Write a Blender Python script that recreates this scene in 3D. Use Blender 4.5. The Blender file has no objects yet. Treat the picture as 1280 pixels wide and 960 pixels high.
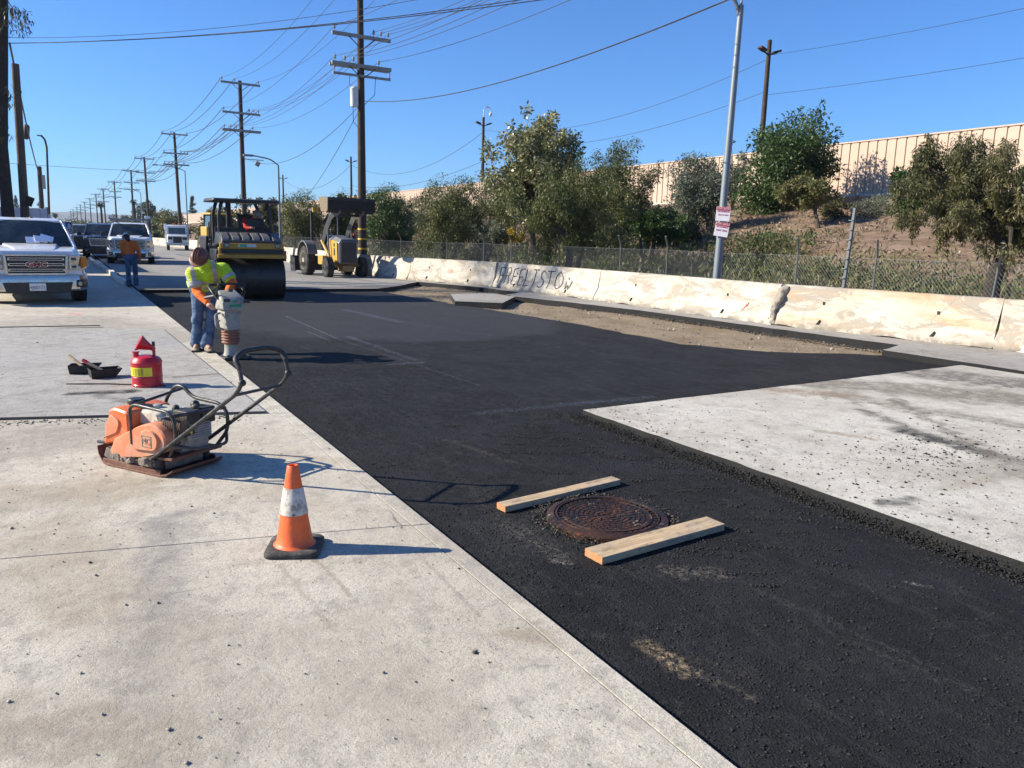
import bpy, math, random
import numpy as np
from mathutils import Vector, Matrix, noise as mnoise
S = bpy.context.scene
COL = S.collection
R = math.radians
random.seed(7)
rng = np.random.default_rng(7)

# ---------------------------------------------------------------- camera maths
CAM = np.array([0., 0., 1.6]); FPX = 961.
def _frame():
    y, p, r = R(30.3), R(10.6), R(1.5)
    F = np.array([math.sin(y)*math.cos(p), math.cos(y)*math.cos(p), -math.sin(p)])
    R0 = np.array([math.cos(y), -math.sin(y), 0.]); U0 = np.cross(R0, F)
    return F, R0*math.cos(r)+U0*math.sin(r), -R0*math.sin(r)+U0*math.cos(r)
CF, CR, CU = _frame()
def ray(px, py):
    d = CF*FPX + CR*(px-640) - CU*(py-480)
    return d/np.linalg.norm(d)
def gp(px, py, z=0.):                       # surveyed ground point at height z
    d = ray(px, py); return CAM + d*((z-1.6)/d[2])
def onX(px, py, X):
    d = ray(px, py); return CAM + d*(X/d[0])
def onY(px, py, Y):
    d = ray(px, py); return CAM + d*(Y/d[1])

# ---------------------------------------------------------------- mesh builder
def frame_for(t):
    t = t.normalized()
    a = Vector((0, 0, 1)) if abs(t.z) < .9 else Vector((1, 0, 0))
    u = t.cross(a).normalized(); return u, t.cross(u).normalized()

class MB:
    def __init__(s): s.v = []; s.f = []; s.m = []; s.T = None; s.mi = 0
    def _add(s, vs, fs):
        o = len(s.v)
        if s.T is not None: vs = [s.T @ Vector(p) for p in vs]
        s.v += [tuple(p) for p in vs]; s.f += [tuple(i+o for i in f) for f in fs]
        s.m += [s.mi]*len(fs); return s
    def box(s, c, d, rot=None, taper=None):
        x, y, z = d[0]/2, d[1]/2, d[2]/2; tx, ty = taper or (1, 1)
        vs = [Vector((a*x*(tx if c_ > 0 else 1), b*y*(ty if c_ > 0 else 1), c_*z)) for c_ in (-1, 1) for a, b in ((-1,-1),(1,-1),(1,1),(-1,1))]
        if rot: 
            M = Matrix.Rotation(rot[2], 3, 'Z') @ Matrix.Rotation(rot[1], 3, 'Y') @ Matrix.Rotation(rot[0], 3, 'X')
            vs = [M @ p for p in vs]
        return s._add([p+Vector(c) for p in vs], [(3,2,1,0),(4,5,6,7),(0,1,5,4),(1,2,6,5),(2,3,7,6),(3,0,4,7)])
    def loft(s, rings, caps=True, closed=True):
        n = len(rings[0]); vs = [p for r in rings for p in r]; fs = []
        for i in range(len(rings)-1):
            for j in range(n if closed else n-1):
                k = (j+1) % n; fs.append((i*n+j, i*n+k, (i+1)*n+k, (i+1)*n+j))
        if caps: fs.append(tuple(reversed(range(n)))); fs.append(tuple(range((len(rings)-1)*n, len(rings)*n)))
        return s._add(vs, fs)
    def tube(s, pts, r, n=8, closed=False, sy=1.):
        pts = [Vector(p) for p in pts]; k = len(pts)
        rs = r if isinstance(r, (list, tuple)) else [r]*k
        rings = []; u = None
        for i, p in enumerate(pts):
            if closed: t = pts[(i+1) % k]-pts[i-1]
            else: t = pts[min(i+1, k-1)]-pts[max(i-1, 0)]
            if t.length < 1e-9: t = Vector((0,0,1))
            t.normalize()
            if u is None: u, w = frame_for(t)
            else:
                u = (u - t*u.dot(t)); u = u.normalized() if u.length > 1e-6 else frame_for(t)[0]; w = t.cross(u)
            rings.append([p + u*math.cos(a)*rs[i] + w*math.sin(a)*rs[i]*sy for a in [2*math.pi*j/n for j in range(n)]])
        if closed: rings.append(rings[0])
        return s.loft(rings, caps=not closed)
    def cyl(s, a, b, r, r2=None, n=16): return s.tube([a, b], [r, r if r2 is None else r2], n)
    def lathe(s, prof, n=24, o=(0,0,0), axis='Z', caps=True):
        rings = []
        for r, h in prof:
            ring = []
            for j in range(n):
                a = 2*math.pi*j/n; c, d = r*math.cos(a), r*math.sin(a)
                p = {'Z': (c, d, h), 'X': (h, c, d), 'Y': (d, h, c)}[axis]
                ring.append(Vector(p)+Vector(o))
            rings.append(ring)
        return s.loft(rings, caps)
    def prism(s, poly, a, b, plane='XZ'):     # poly in plane, extruded from a to b on the third axis
        def P(u, w, h): return {'XZ': (u, h, w), 'YZ': (h, u, w), 'XY': (u, w, h)}[plane]
        n = len(poly); vs = [P(u, w, a) for u, w in poly]+[P(u, w, b) for u, w in poly]
        fs = [tuple(range(n)), tuple(range(2*n-1, n-1, -1))]+[(i, i+n, (i+1) % n+n, (i+1) % n) for i in range(n)]
        return s._add(vs, fs)
    def quad(s, a, b, c, d): return s._add([a, b, c, d], [(0,1,2,3)])
    def ell(s, c, r, n=12, m=8, rot=None):
        rings = []
        M = Matrix.Identity(3)
        if rot: M = Matrix.Rotation(rot[2], 3, 'Z') @ Matrix.Rotation(rot[1], 3, 'Y') @ Matrix.Rotation(rot[0], 3, 'X')
        for i in range(m+1):
            ph = math.pi*(i+.02)/(m+.04)
            rings.append([M @ Vector((r[0]*math.sin(ph)*math.cos(2*math.pi*j/n), r[1]*math.sin(ph)*math.sin(2*math.pi*j/n), -r[2]*math.cos(ph)))+Vector(c) for j in range(n)])
        return s.loft(rings)
    def cap(s, a, b, r0, r1=None, n=12):       # tapered capsule
        r1 = r0 if r1 is None else r1; a = Vector(a); b = Vector(b); t = (b-a).normalized()
        pts = []; rs = []
        for q in (0.05, .35, .75, 1.): pts.append(a - t*r0*math.cos(q*math.pi/2)); rs.append(r0*math.sin(q*math.pi/2))
        for q in (1., .75, .35, .05): pts.append(b + t*r1*math.cos(q*math.pi/2)); rs.append(r1*math.sin(q*math.pi/2))
        return s.tube(pts, rs, n)

def mesh_of(name, mb, mats, smooth=True, ang=38):
    me = bpy.data.meshes.new(name); me.from_pydata(mb.v, [], mb.f)
    if not isinstance(mats, (list, tuple)): mats = [mats]
    for m in mats: me.materials.append(m)
    if len(mats) > 1: me.polygons.foreach_set('material_index', mb.m)
    if smooth and len(mb.f):
        me.polygons.foreach_set('use_smooth', [True]*len(me.polygons)); me.update(); me.set_sharp_from_angle(angle=R(ang))
    me.validate(); me.update(); return me
def recalc(me):
    import bmesh
    b = bmesh.new(); b.from_mesh(me); bmesh.ops.recalc_face_normals(b, faces=b.faces); b.to_mesh(me); b.free()
def obj(name, mb, mats, parent=None, bevel=0, smooth=True, ang=38, loc=None, rot=None, label=None, fix=True, kind=None):
    me = mb if isinstance(mb, bpy.types.Mesh) else mesh_of(name, mb, mats, smooth, ang)
    if fix and not isinstance(mb, bpy.types.Mesh) and len(mb.f) < 30000: recalc(me)
    o = bpy.data.objects.new(name, me); COL.objects.link(o)
    if parent is not None: o.parent = parent
    if loc is not None: o.location = loc
    if rot is not None: o.rotation_euler = rot
    if label: o['label'] = label
    if kind: o['kind'] = kind
    if bevel:
        b = o.modifiers.new('bevel', 'BEVEL'); b.width = bevel; b.segments = 2; b.limit_method = 'ANGLE'; b.angle_limit = R(40)
    return o
def thing(name, label, cat, loc=(0,0,0), rz=0, group=None, sc=None):
    o = bpy.data.objects.new(name, None); COL.objects.link(o)
    o.location = loc; o.rotation_euler = (0, 0, rz); o.empty_display_size = .2
    if sc: o.scale = (sc, sc, sc)
    return tag(o, label, cat, group)
def tag(o, label, cat, group=None):
    o['label'] = label; o['category'] = cat
    if group: o['group'] = group
    return o
def copy_tree(o, parent=None):
    c = o.copy(); COL.objects.link(c); c.parent = parent
    for ch in list(o.children): copy_tree(ch, c)
    return c
def fillet(pts, r, n=5, closed=False):
    pts = [Vector(p) for p in pts]; out = []; k = len(pts)
    for i, p in enumerate(pts):
        if not closed and i in (0, k-1): out.append(p); continue
        a = pts[i-1]; b = pts[(i+1) % k]
        da = (a-p); db = (b-p); rr = min(r, da.length*.48, db.length*.48)
        A = p+da.normalized()*rr; B = p+db.normalized()*rr
        for j in range(n+1):
            t = j/n; out.append(A*(1-t)**2 + p*2*t*(1-t) + B*t*t)
    return out
def text_obj(txt, size, mat, parent, loc, rot, ext=.002, name='lettering', sx=1., shear=0, off=0.):
    cu = bpy.data.curves.new('t', 'FONT'); cu.body = txt; cu.size = size; cu.extrude = ext; cu.align_x = 'CENTER'; cu.align_y = 'CENTER'; cu.shear = shear; cu.offset = off
    t = bpy.data.objects.new('t', cu); COL.objects.link(t); bpy.context.view_layer.update()
    me = bpy.data.meshes.new_from_object(t.evaluated_get(bpy.context.evaluated_depsgraph_get()))
    bpy.data.objects.remove(t); bpy.data.curves.remove(cu)
    me.materials.clear(); me.materials.append(mat)
    o = obj(name, me, None, parent, loc=loc, rot=rot); o.scale = (sx, 1, 1); return o
def blob(name, mb, mat, voxel=.012, smooth=4, parent=None, kind=None):
    me = bpy.data.meshes.new(name); me.from_pydata(mb.v, [], mb.f); recalc(me)
    o = bpy.data.objects.new(name, me); COL.objects.link(o)
    m = o.modifiers.new('r', 'REMESH'); m.mode = 'VOXEL'; m.voxel_size = voxel; m.use_smooth_shade = True
    k = o.modifiers.new('s', 'SMOOTH'); k.iterations = smooth; k.factor = .5
    bpy.context.view_layer.update()
    me2 = bpy.data.meshes.new_from_object(o.evaluated_get(bpy.context.evaluated_depsgraph_get()))
    o.modifiers.clear(); o.data = me2; me2.name = name; me2.materials.clear(); me2.materials.append(mat)
    me2.polygons.foreach_set('use_smooth', [True]*len(me2.polygons))
    if parent is not None: o.parent = parent
    return o
# ---------------------------------------------------------------- materials
class NT:
    def __init__(s, name):
        s.mat = bpy.data.materials.new(name); s.mat.use_nodes = True; s.t = s.mat.node_tree; s.t.nodes.clear()
        s.out = s.t.nodes.new('ShaderNodeOutputMaterial'); s.b = s.n('ShaderNodeBsdfPrincipled'); s.l(s.b.outputs[0], s.out.inputs[0])
    def n(s, t, **k):
        x = s.t.nodes.new(t)
        for a, v in k.items(): setattr(x, a, v)
        return x
    def l(s, a, b): s.t.links.new(a, b)
    def inp(s, sock, v):
        if hasattr(v, 'is_output') or isinstance(v, bpy.types.NodeSocket): s.l(v, sock)
        else:
            if isinstance(v, (tuple, list)) and len(v) == 3 and sock.type == 'RGBA': v = (*v, 1)
            sock.default_value = v
    def math(s, op, a, b=None, clamp=False):
        m = s.n('ShaderNodeMath', operation=op, use_clamp=clamp); s.inp(m.inputs[0], a)
        if b is not None: s.inp(m.inputs[1], b)
        return m.outputs[0]
    def mix(s, f, a, b, blend='MIX'):
        m = s.n('ShaderNodeMix', data_type='RGBA', blend_type=blend); s.inp(m.inputs[0], f); s.inp(m.inputs[6], a); s.inp(m.inputs[7], b); return m.outputs[2]
    def noise(s, vec, scale, detail=4, rough=.55, dist=0.):
        x = s.n('ShaderNodeTexNoise'); x.inputs['Scale'].default_value = scale; x.inputs['Detail'].default_value = detail
        x.inputs['Roughness'].default_value = rough; x.inputs['Distortion'].default_value = dist
        if vec is not None: s.l(vec, x.inputs['Vector'])
        return x.outputs[0]
    def vor(s, vec, scale, feature='F1', out=0):
        x = s.n('ShaderNodeTexVoronoi', feature=feature); x.inputs['Scale'].default_value = scale
        if vec is not None: s.l(vec, x.inputs['Vector'])
        return x.outputs[out]
    def ramp(s, f, a, b, va=0., vb=1.):          # smooth map range
        m = s.n('ShaderNodeMapRange', interpolation_type='SMOOTHSTEP'); s.inp(m.inputs[0], f)
        m.inputs[1].default_value = a; m.inputs[2].default_value = b; m.inputs[3].default_value = va; m.inputs[4].default_value = vb
        return m.outputs[0]
    def scalev(s, vec, sc, rz=0, loc=(0,0,0)):
        m = s.n('ShaderNodeMapping'); s.l(vec, m.inputs[0]); m.inputs['Scale'].default_value = sc; m.inputs['Rotation'].default_value = (0, 0, rz); m.inputs['Location'].default_value = loc; return m.outputs[0]
    def pos(s): return s.n('ShaderNodeNewGeometry').outputs['Position']
    def objc(s): return s.n('ShaderNodeTexCoord').outputs['Object']
    def island(s): return s.n('ShaderNodeNewGeometry').outputs['Random Per Island']
    def bump(s, h, strength=.3, dist=.01, prev=None):
        b = s.n('ShaderNodeBump'); b.inputs['Strength'].default_value = strength; b.inputs['Distance'].default_value = dist; s.l(h, b.inputs['Height'])
        if prev is not None: s.l(prev, b.inputs['Normal'])
        return b.outputs[0]
    def seg(s, P, a, b, w, soft, wob=.0, wscale=4.):   # mask round a segment on the ground
        if wob:
            nz = s.n('ShaderNodeTexNoise'); nz.inputs['Scale'].default_value = wscale; nz.inputs['Detail'].default_value = 4; s.l(P, nz.inputs['Vector'])
            sb = s.n('ShaderNodeVectorMath', operation='SUBTRACT'); s.l(nz.outputs[1], sb.inputs[0]); sb.inputs[1].default_value = (.5, .5, .5)
            sc = s.n('ShaderNodeVectorMath', operation='SCALE'); s.l(sb.outputs[0], sc.inputs[0]); sc.inputs[3].default_value = wob
            ad = s.n('ShaderNodeVectorMath', operation='ADD'); s.l(P, ad.inputs[0]); s.l(sc.outputs[0], ad.inputs[1]); P = ad.outputs[0]
        ba = Vector((b[0]-a[0], b[1]-a[1], 0)); L2 = max(ba.length_squared, 1e-6)
        fl = s.n('ShaderNodeVectorMath', operation='MULTIPLY'); s.l(P, fl.inputs[0]); fl.inputs[1].default_value = (1, 1, 0)
        pa = s.n('ShaderNodeVectorMath', operation='SUBTRACT'); s.l(fl.outputs[0], pa.inputs[0]); pa.inputs[1].default_value = (a[0], a[1], 0)
        dt = s.n('ShaderNodeVectorMath', operation='DOT_PRODUCT'); s.l(pa.outputs[0], dt.inputs[0]); dt.inputs[1].default_value = ba/L2
        h = s.n('ShaderNodeMath', operation='ADD', use_clamp=True); s.l(dt.outputs['Value'], h.inputs[0]); h.inputs[1].default_value = 0
        sc = s.n('ShaderNodeVectorMath', operation='SCALE'); sc.inputs[0].default_value = ba; s.l(h.outputs[0], sc.inputs[3])
        df = s.n('ShaderNodeVectorMath', operation='DISTANCE'); s.l(pa.outputs[0], df.inputs[0]); s.l(sc.outputs[0], df.inputs[1])
        return s.ramp(df.outputs['Value'], w, w+soft, 1., 0.)
    def fin(s, col=None, rough=.6, metal=0., normal=None, spec=None, **k):
        if col is not None: s.inp(s.b.inputs['Base Color'], col)
        s.inp(s.b.inputs['Roughness'], rough); s.inp(s.b.inputs['Metallic'], metal)
        if normal is not None: s.l(normal, s.b.inputs['Normal'])
        if spec is not None: s.b.inputs['Specular IOR Level'].default_value = spec
        for a, v in k.items(): s.inp(s.b.inputs[a.replace('_', ' ')], v)
        return s.mat

MC = {}
def paint(name, col, rough=.45, metal=0., dirt=(.25,.2,.15), da=.25, scale=6., coat=0., bump=.0, bscale=60., spec=.5):
    if name in MC: return MC[name]
    n = NT(name); P = n.objc()
    f = n.ramp(n.noise(P, scale, 6, .65), .45, .75, 0., da)
    f2 = n.ramp(n.noise(P, scale*6, 3, .6), .5, .8, 0., da*.6)
    c = n.mix(f2, n.mix(f, col, dirt), dirt)
    r = n.math('ADD', n.math('MULTIPLY', f, .8), rough, True)
    nm = n.bump(n.noise(P, bscale, 3), bump, .01) if bump else None
    MC[name] = n.fin(c, r, metal, nm, spec); n.b.inputs['Coat Weight'].default_value = coat
    return MC[name]
def glass(name='dark_glass', col=(.02,.028,.03), rough=.06):
    if name in MC: return MC[name]
    n = NT(name); P = n.objc(); MC[name] = n.fin(n.mix(n.ramp(n.noise(P, 3, 4), .4, .8, 0, .35), col, (.12,.12,.11)), rough, 0., None, .8); return MC[name]

def m_concrete(name, base, tan, dark, stains=(), scale=1., gritty=.0):
    n = NT(name); P = n.pos()
    big = n.noise(P, .9*scale, 5, .6); mid = n.noise(P, 6*scale, 6, .65); fine = n.noise(P, 160, 3, .7)
    c = n.mix(n.ramp(big, .38, .68), base, tan)
    c = n.mix(n.ramp(mid, .46, .72, 0, .6), c, dark)
    c = n.mix(n.ramp(n.noise(P, 2.6, 7, .75, .6), .5, .7, 0, .55), c, tuple(b*.62 for b in tan))
    c = n.mix(n.ramp(n.noise(P, 17, 6, .8, .3), .52, .66, 0, .4), c, dark)
    c = n.mix(n.ramp(n.noise(P, 25, 5, .7), .5, .72, 0, .3), c, tuple(min(1, b*1.15) for b in base))
    c = n.mix(n.ramp(n.noise(n.scalev(P, (3., .5, 1), R(20)), 2.2, 5, .7, 1.), .55, .75, 0, .3), c, dark)
    c = n.mix(n.ramp(fine, .35, .7, .0, .38), c, (.17,.15,.13))
    c = n.mix(n.ramp(n.noise(P, 48, 4, .8), .52, .66, 0, .75), c, tuple(b*.5 for b in base))
    c = n.mix(n.math('MULTIPLY', n.ramp(n.vor(P, 120), .10, .16, 1, 0), n.ramp(n.noise(P, 11, 3), .45, .6, 0, .8)), c, (.09,.08,.07))
    # tiny dark specks of stone
    sp = n.vor(P, 55); c = n.mix(n.math('MULTIPLY', n.ramp(sp, .10, .16, 1, 0), n.ramp(n.noise(P, 5, 3), .42, .56, 0, .9)), c, (.05,.045,.04))
    # hairline cracks, sparse
    w = n.n('ShaderNodeTexVoronoi', feature='DISTANCE_TO_EDGE'); w.inputs['Scale'].default_value = .55
    nz = n.n('ShaderNodeTexNoise'); nz.inputs['Scale'].default_value = 3; nz.inputs['Detail'].default_value = 6; n.l(P, nz.inputs['Vector'])
    wm = n.n('ShaderNodeMix', data_type='VECTOR'); wm.inputs[0].default_value = .12; n.l(P, wm.inputs[4]); n.l(nz.outputs[1], wm.inputs[5]); n.l(wm.outputs[1], w.inputs['Vector'])
    crk = n.math('MULTIPLY', n.ramp(w.outputs[0], .001, .004, 1, 0), n.ramp(n.noise(P, .8, 2), .60, .66, 0, .5))
    c = n.mix(crk, c, (.08,.075,.07))
    for a, b, wd, sf, wob, ws, col, amt in stains:
        m = n.math('MULTIPLY', n.seg(P, a, b, wd, sf, wob, ws), n.ramp(n.noise(P, 9, 5, .7), .3, .6, amt*.35, amt))
        c = n.mix(m, c, col)
    nb = n.bump(n.noise(P, 90, 5, .8), .7, .008)
    nb = n.bump(n.noise(P, 9, 6, .7), .45, .02, nb)
    return n.fin(c, .93, 0., nb, .25)
# ---------------------------------------------------------------- camera, light
cam = bpy.data.cameras.new('camera'); co = bpy.data.objects.new('camera', cam); COL.objects.link(co); S.camera = co
M = Matrix(((CR[0], CU[0], -CF[0], CAM[0]), (CR[1], CU[1], -CF[1], CAM[1]), (CR[2], CU[2], -CF[2], CAM[2]), (0,0,0,1)))
co.matrix_world = M; cam.sensor_fit = 'HORIZONTAL'; cam.sensor_width = 36.; cam.lens = FPX/1280*36; cam.clip_start = .05; cam.clip_end = 20000
S.render.resolution_x = 1024; S.render.resolution_y = 768
w = bpy.data.worlds.new('World'); S.world = w; w.use_nodes = True; nt = w.node_tree; nt.nodes.clear()
sk = nt.nodes.new('ShaderNodeTexSky'); sk.sky_type = 'NISHITA'; sk.sun_disc = False
SUN_EL = R(30.); sd = Vector((-.885, .465, 0)).normalized()
SUN_AZ = math.atan2(sd.x, sd.y)
sk.sun_elevation = SUN_EL; sk.sun_rotation = SUN_AZ; sk.altitude = 100; sk.air_density = 1.0; sk.dust_density = .25; sk.ozone_density = 3.5
bg = nt.nodes.new('ShaderNodeBackground'); bg.inputs[1].default_value = .080; wo = nt.nodes.new('ShaderNodeOutputWorld')
tint = nt.nodes.new('ShaderNodeMix'); tint.data_type = 'RGBA'; tint.blend_type = 'MULTIPLY'; tint.inputs[0].default_value = 1; tint.inputs[7].default_value = (.42, .79, 1.25, 1)
nt.links.new(sk.outputs[0], tint.inputs[6]); nt.links.new(tint.outputs[2], bg.inputs[0]); nt.links.new(bg.outputs[0], wo.inputs[0])
sl = bpy.data.lights.new('sun', 'SUN'); sl.energy = 5.0; sl.angle = R(.53); sl.color = (1, .92, .77)
so = bpy.data.objects.new('sun', sl); COL.objects.link(so)
d = Vector((sd.x*math.cos(SUN_EL), sd.y*math.cos(SUN_EL), math.sin(SUN_EL))); so.rotation_euler = d.to_track_quat('Z', 'Y').to_euler(); so.location = (-20, 10, 30)
S.view_settings.view_transform = 'Standard'; S.view_settings.look = 'None'; S.view_settings.exposure = .88; S.view_settings.gamma = 1
try: S.view_settings.use_curve_mapping = False
except Exception: pass
S.render.engine = 'CYCLES'
# ---------------------------------------------------------------- ground, road, slabs
def np_mesh(name, V, Q, mat, kind=None, parent=None, smooth=False):
    me = bpy.data.meshes.new(name); nv, nf, k = len(V), len(Q), Q.shape[1]
    me.vertices.add(nv); me.vertices.foreach_set('co', np.asarray(V, np.float32).ravel())
    me.loops.add(nf*k); me.loops.foreach_set('vertex_index', np.asarray(Q, np.int32).ravel())
    me.polygons.add(nf); me.polygons.foreach_set('loop_start', np.arange(nf, dtype=np.int32)*k)
    try: me.polygons.foreach_set('loop_total', np.full(nf, k, np.int32))
    except Exception: pass
    if smooth: me.polygons.foreach_set('use_smooth', [True]*nf)
    me.materials.append(mat); me.update(calc_edges=True); me.validate()
    o = bpy.data.objects.new(name, me); COL.objects.link(o)
    if kind: o['kind'] = kind
    if parent is not None: o.parent = parent
    return o
def grid_mesh(name, x0, x1, y0, y1, nx, ny, zf, mat, kind='structure'):
    xs = np.linspace(x0, x1, nx); ys = np.linspace(y0, y1, ny)
    V = np.array([(x, y, zf(x, y)) for y in ys for x in xs])
    Q = np.array([(j*nx+i, j*nx+i+1, (j+1)*nx+i+1, (j+1)*nx+i) for j in range(ny-1) for i in range(nx-1)])
    return np_mesh(name, V, Q, mat, kind, smooth=True)
OCT = np.array([(1,0,0),(-1,0,0),(0,1,0),(0,-1,0),(0,0,1),(0,0,-1)], float)
OCF = np.array([(0,2,4),(2,1,4),(1,3,4),(3,0,4),(2,0,5),(1,2,5),(3,1,5),(0,3,5)])
def stones(name, P, r, mat, kind='stuff', flat=.6):
    n = len(P); r = np.asarray(r)[:, None, None]
    V = OCT[None]*r*(.6+.7*rng.random((n, 6, 1))); V += rng.normal(0, .12, (n, 6, 3))*r; V[:, :, 2] *= flat
    a = rng.random(n)*6.28; c, s_ = np.cos(a)[:, None], np.sin(a)[:, None]
    X = V[:, :, 0]*c-V[:, :, 1]*s_; Y = V[:, :, 0]*s_+V[:, :, 1]*c; V[:, :, 0] = X; V[:, :, 1] = Y
    V += np.asarray(P)[:, None, :]
    F = (OCF[None]+(np.arange(n)*6)[:, None, None]).reshape(-1, 3)
    return np_mesh(name, V.reshape(-1, 3), F, mat, kind)

DK = (.05,.045,.04); TAN = (.36,.29,.20)
def G2(px, py): return tuple(gp(px, py)[:2])
def D(px, py): return (gp(px, py)[0], gp(px, py)[1])
st_apron = [
  (D(200,650), D(178,770), .02, .12, .30, 7., (.20,.185,.18), .5), (D(190,775), D(180,870), .01, .10, .35, 9., (.20,.185,.18), .4),      # tyre scuffs
  (D(230,640), D(210,760), .03, .12, .2, 5., (.2,.18,.17), .4),
  (D(60,660), D(110,760), .1, .25, .4, 3., TAN, .5), (D(0,620), D(160,610), .1, .3, .5, 4., (.36,.30,.22), .7), (D(0,900), D(180,930), .05, .2, .4, 6., (.30,.25,.19), .7), (D(420,800), D(520,900), .1, .25, .4, 4., (.38,.33,.26), .6), (D(240,560), D(420,575), .02, .1, .2, 7., (.42,.33,.25), .6), (D(640,790), D(680,800), .02, .10, .12, 6., (.3,.24,.16), .6),
  (D(0,560), D(120,540), .25, .4, .5, 3., (.30,.26,.21), .7), (D(300,930), D(200,800), .1, .3, .5, 2.5, (.33,.29,.23), .5),
  (D(395,700), D(440,745), .003, .02, .08, 9., (.27,.22,.16), .6), (D(350,705), D(420,790), .002, .02, .08, 9., (.30,.26,.2), .45),
  (D(170,470), D(60,500), .2, .6, .6, 2., (.34,.31,.27), .5), (D(75,400), D(200,420), .5, .9, 1.2, 1.2, (.24,.21,.18), .55),
  (D(100,393), D(88,392), .02, .06, .1, 9., (.8,.12,.16), .9), (D(520,690), D(600,770), .005, .012, .03, 9., (.2,.18,.15), .35),
  (D(480,600), D(640,740), .03, .1, .2, 4., (.34,.3,.25), .5), (D(330,610), D(400,640), .05, .2, .3, 4., (.42,.34,.25), .35),
]
concrete = m_concrete('apron_concrete', (.65,.595,.485), (.54,.48,.38), (.27,.245,.21), st_apron)
oldroad = m_concrete('old_road_concrete', (.36,.34,.31), (.31,.29,.25), (.16,.15,.14), [
  ((2.6,24),(3.2,60),.15,.5,.8,.6,(.17,.16,.15),.5), ((5.2,24),(5.2,60),.2,.6,.8,.6,(.19,.18,.17),.5), ((8,26),(7.5,70),.2,.6,.8,.6,(.2,.19,.17),.5), ((2,22.8),(9,22.9),.1,.6,.5,2.,(.08,.075,.07),.6)])
slabmat = m_concrete('slab_concrete', (.66,.62,.53), (.50,.455,.38), (.32,.29,.24), [
  (D(1130,545), D(1270,585), .03, .16, .3, 6., (.04,.038,.036), .95), (D(1080,520), D(1180,560), .01, .12, .25, 7., (.06,.055,.05), .7),
  (D(960,478), D(1280,505), .25, .4, .9, 3.5, (.20,.175,.14), .95), (D(1150,470), D(1280,485), .3, .4, .7, 4.5, (.13,.115,.1), .9), (D(1040,500), D(1280,540), .05, .25, .8, 6., (.24,.21,.17), .9),
  (D(960,492), D(1060,500), .05, .25, .4, 6., (.26,.2,.14), .9), (D(1120,505), D(1290,610), .02, .10, .5, 8., (.17,.15,.12), .8), (D(1020,545), D(1090,556), .0, .08, .15, 9., (.3,.24,.17), .8), (D(1100,640), D(1140,632), .01, .08, .2, 9., (.05,.05,.05), .8),
  (D(1180,620), D(1270,600), .02, .1, .2, 8., (.33,.29,.22), .6), (D(1230,600), D(1280,575), .05, .2, .3, 6., (.3,.27,.22), .6)])
padmat = m_concrete('pad_concrete', (.40,.38,.35), (.34,.31,.27), (.2,.18,.16), [((8,17),(12,17),.1,.8,.6,2.,(.2,.18,.15),.4)])
def m_dirt(name, a, b, c_):
    n = NT(name); P = n.pos()
    c = n.mix(n.ramp(n.noise(P, 1.2, 6, .65), .35, .65), a, b); c = n.mix(n.ramp(n.noise(P, 14, 6, .7), .5, .72, 0, .8), c, c_)
    c = n.mix(n.ramp(n.vor(P, 30), .12, .2, .5, 0), c, (.4,.36,.3))
    return n.fin(c, .97, 0, n.bump(n.noise(P, 35, 6, .75), .6, .03), .15)
dirt = m_dirt('bed_dirt', (.22,.165,.105), (.30,.235,.16), (.12,.095,.07))
soil = m_dirt('slope_soil', (.17,.11,.07), (.26,.185,.13), (.10,.065,.045))
plain = m_dirt('plain_dirt', (.20,.17,.12), (.25,.21,.15), (.13,.12,.08))

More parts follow.
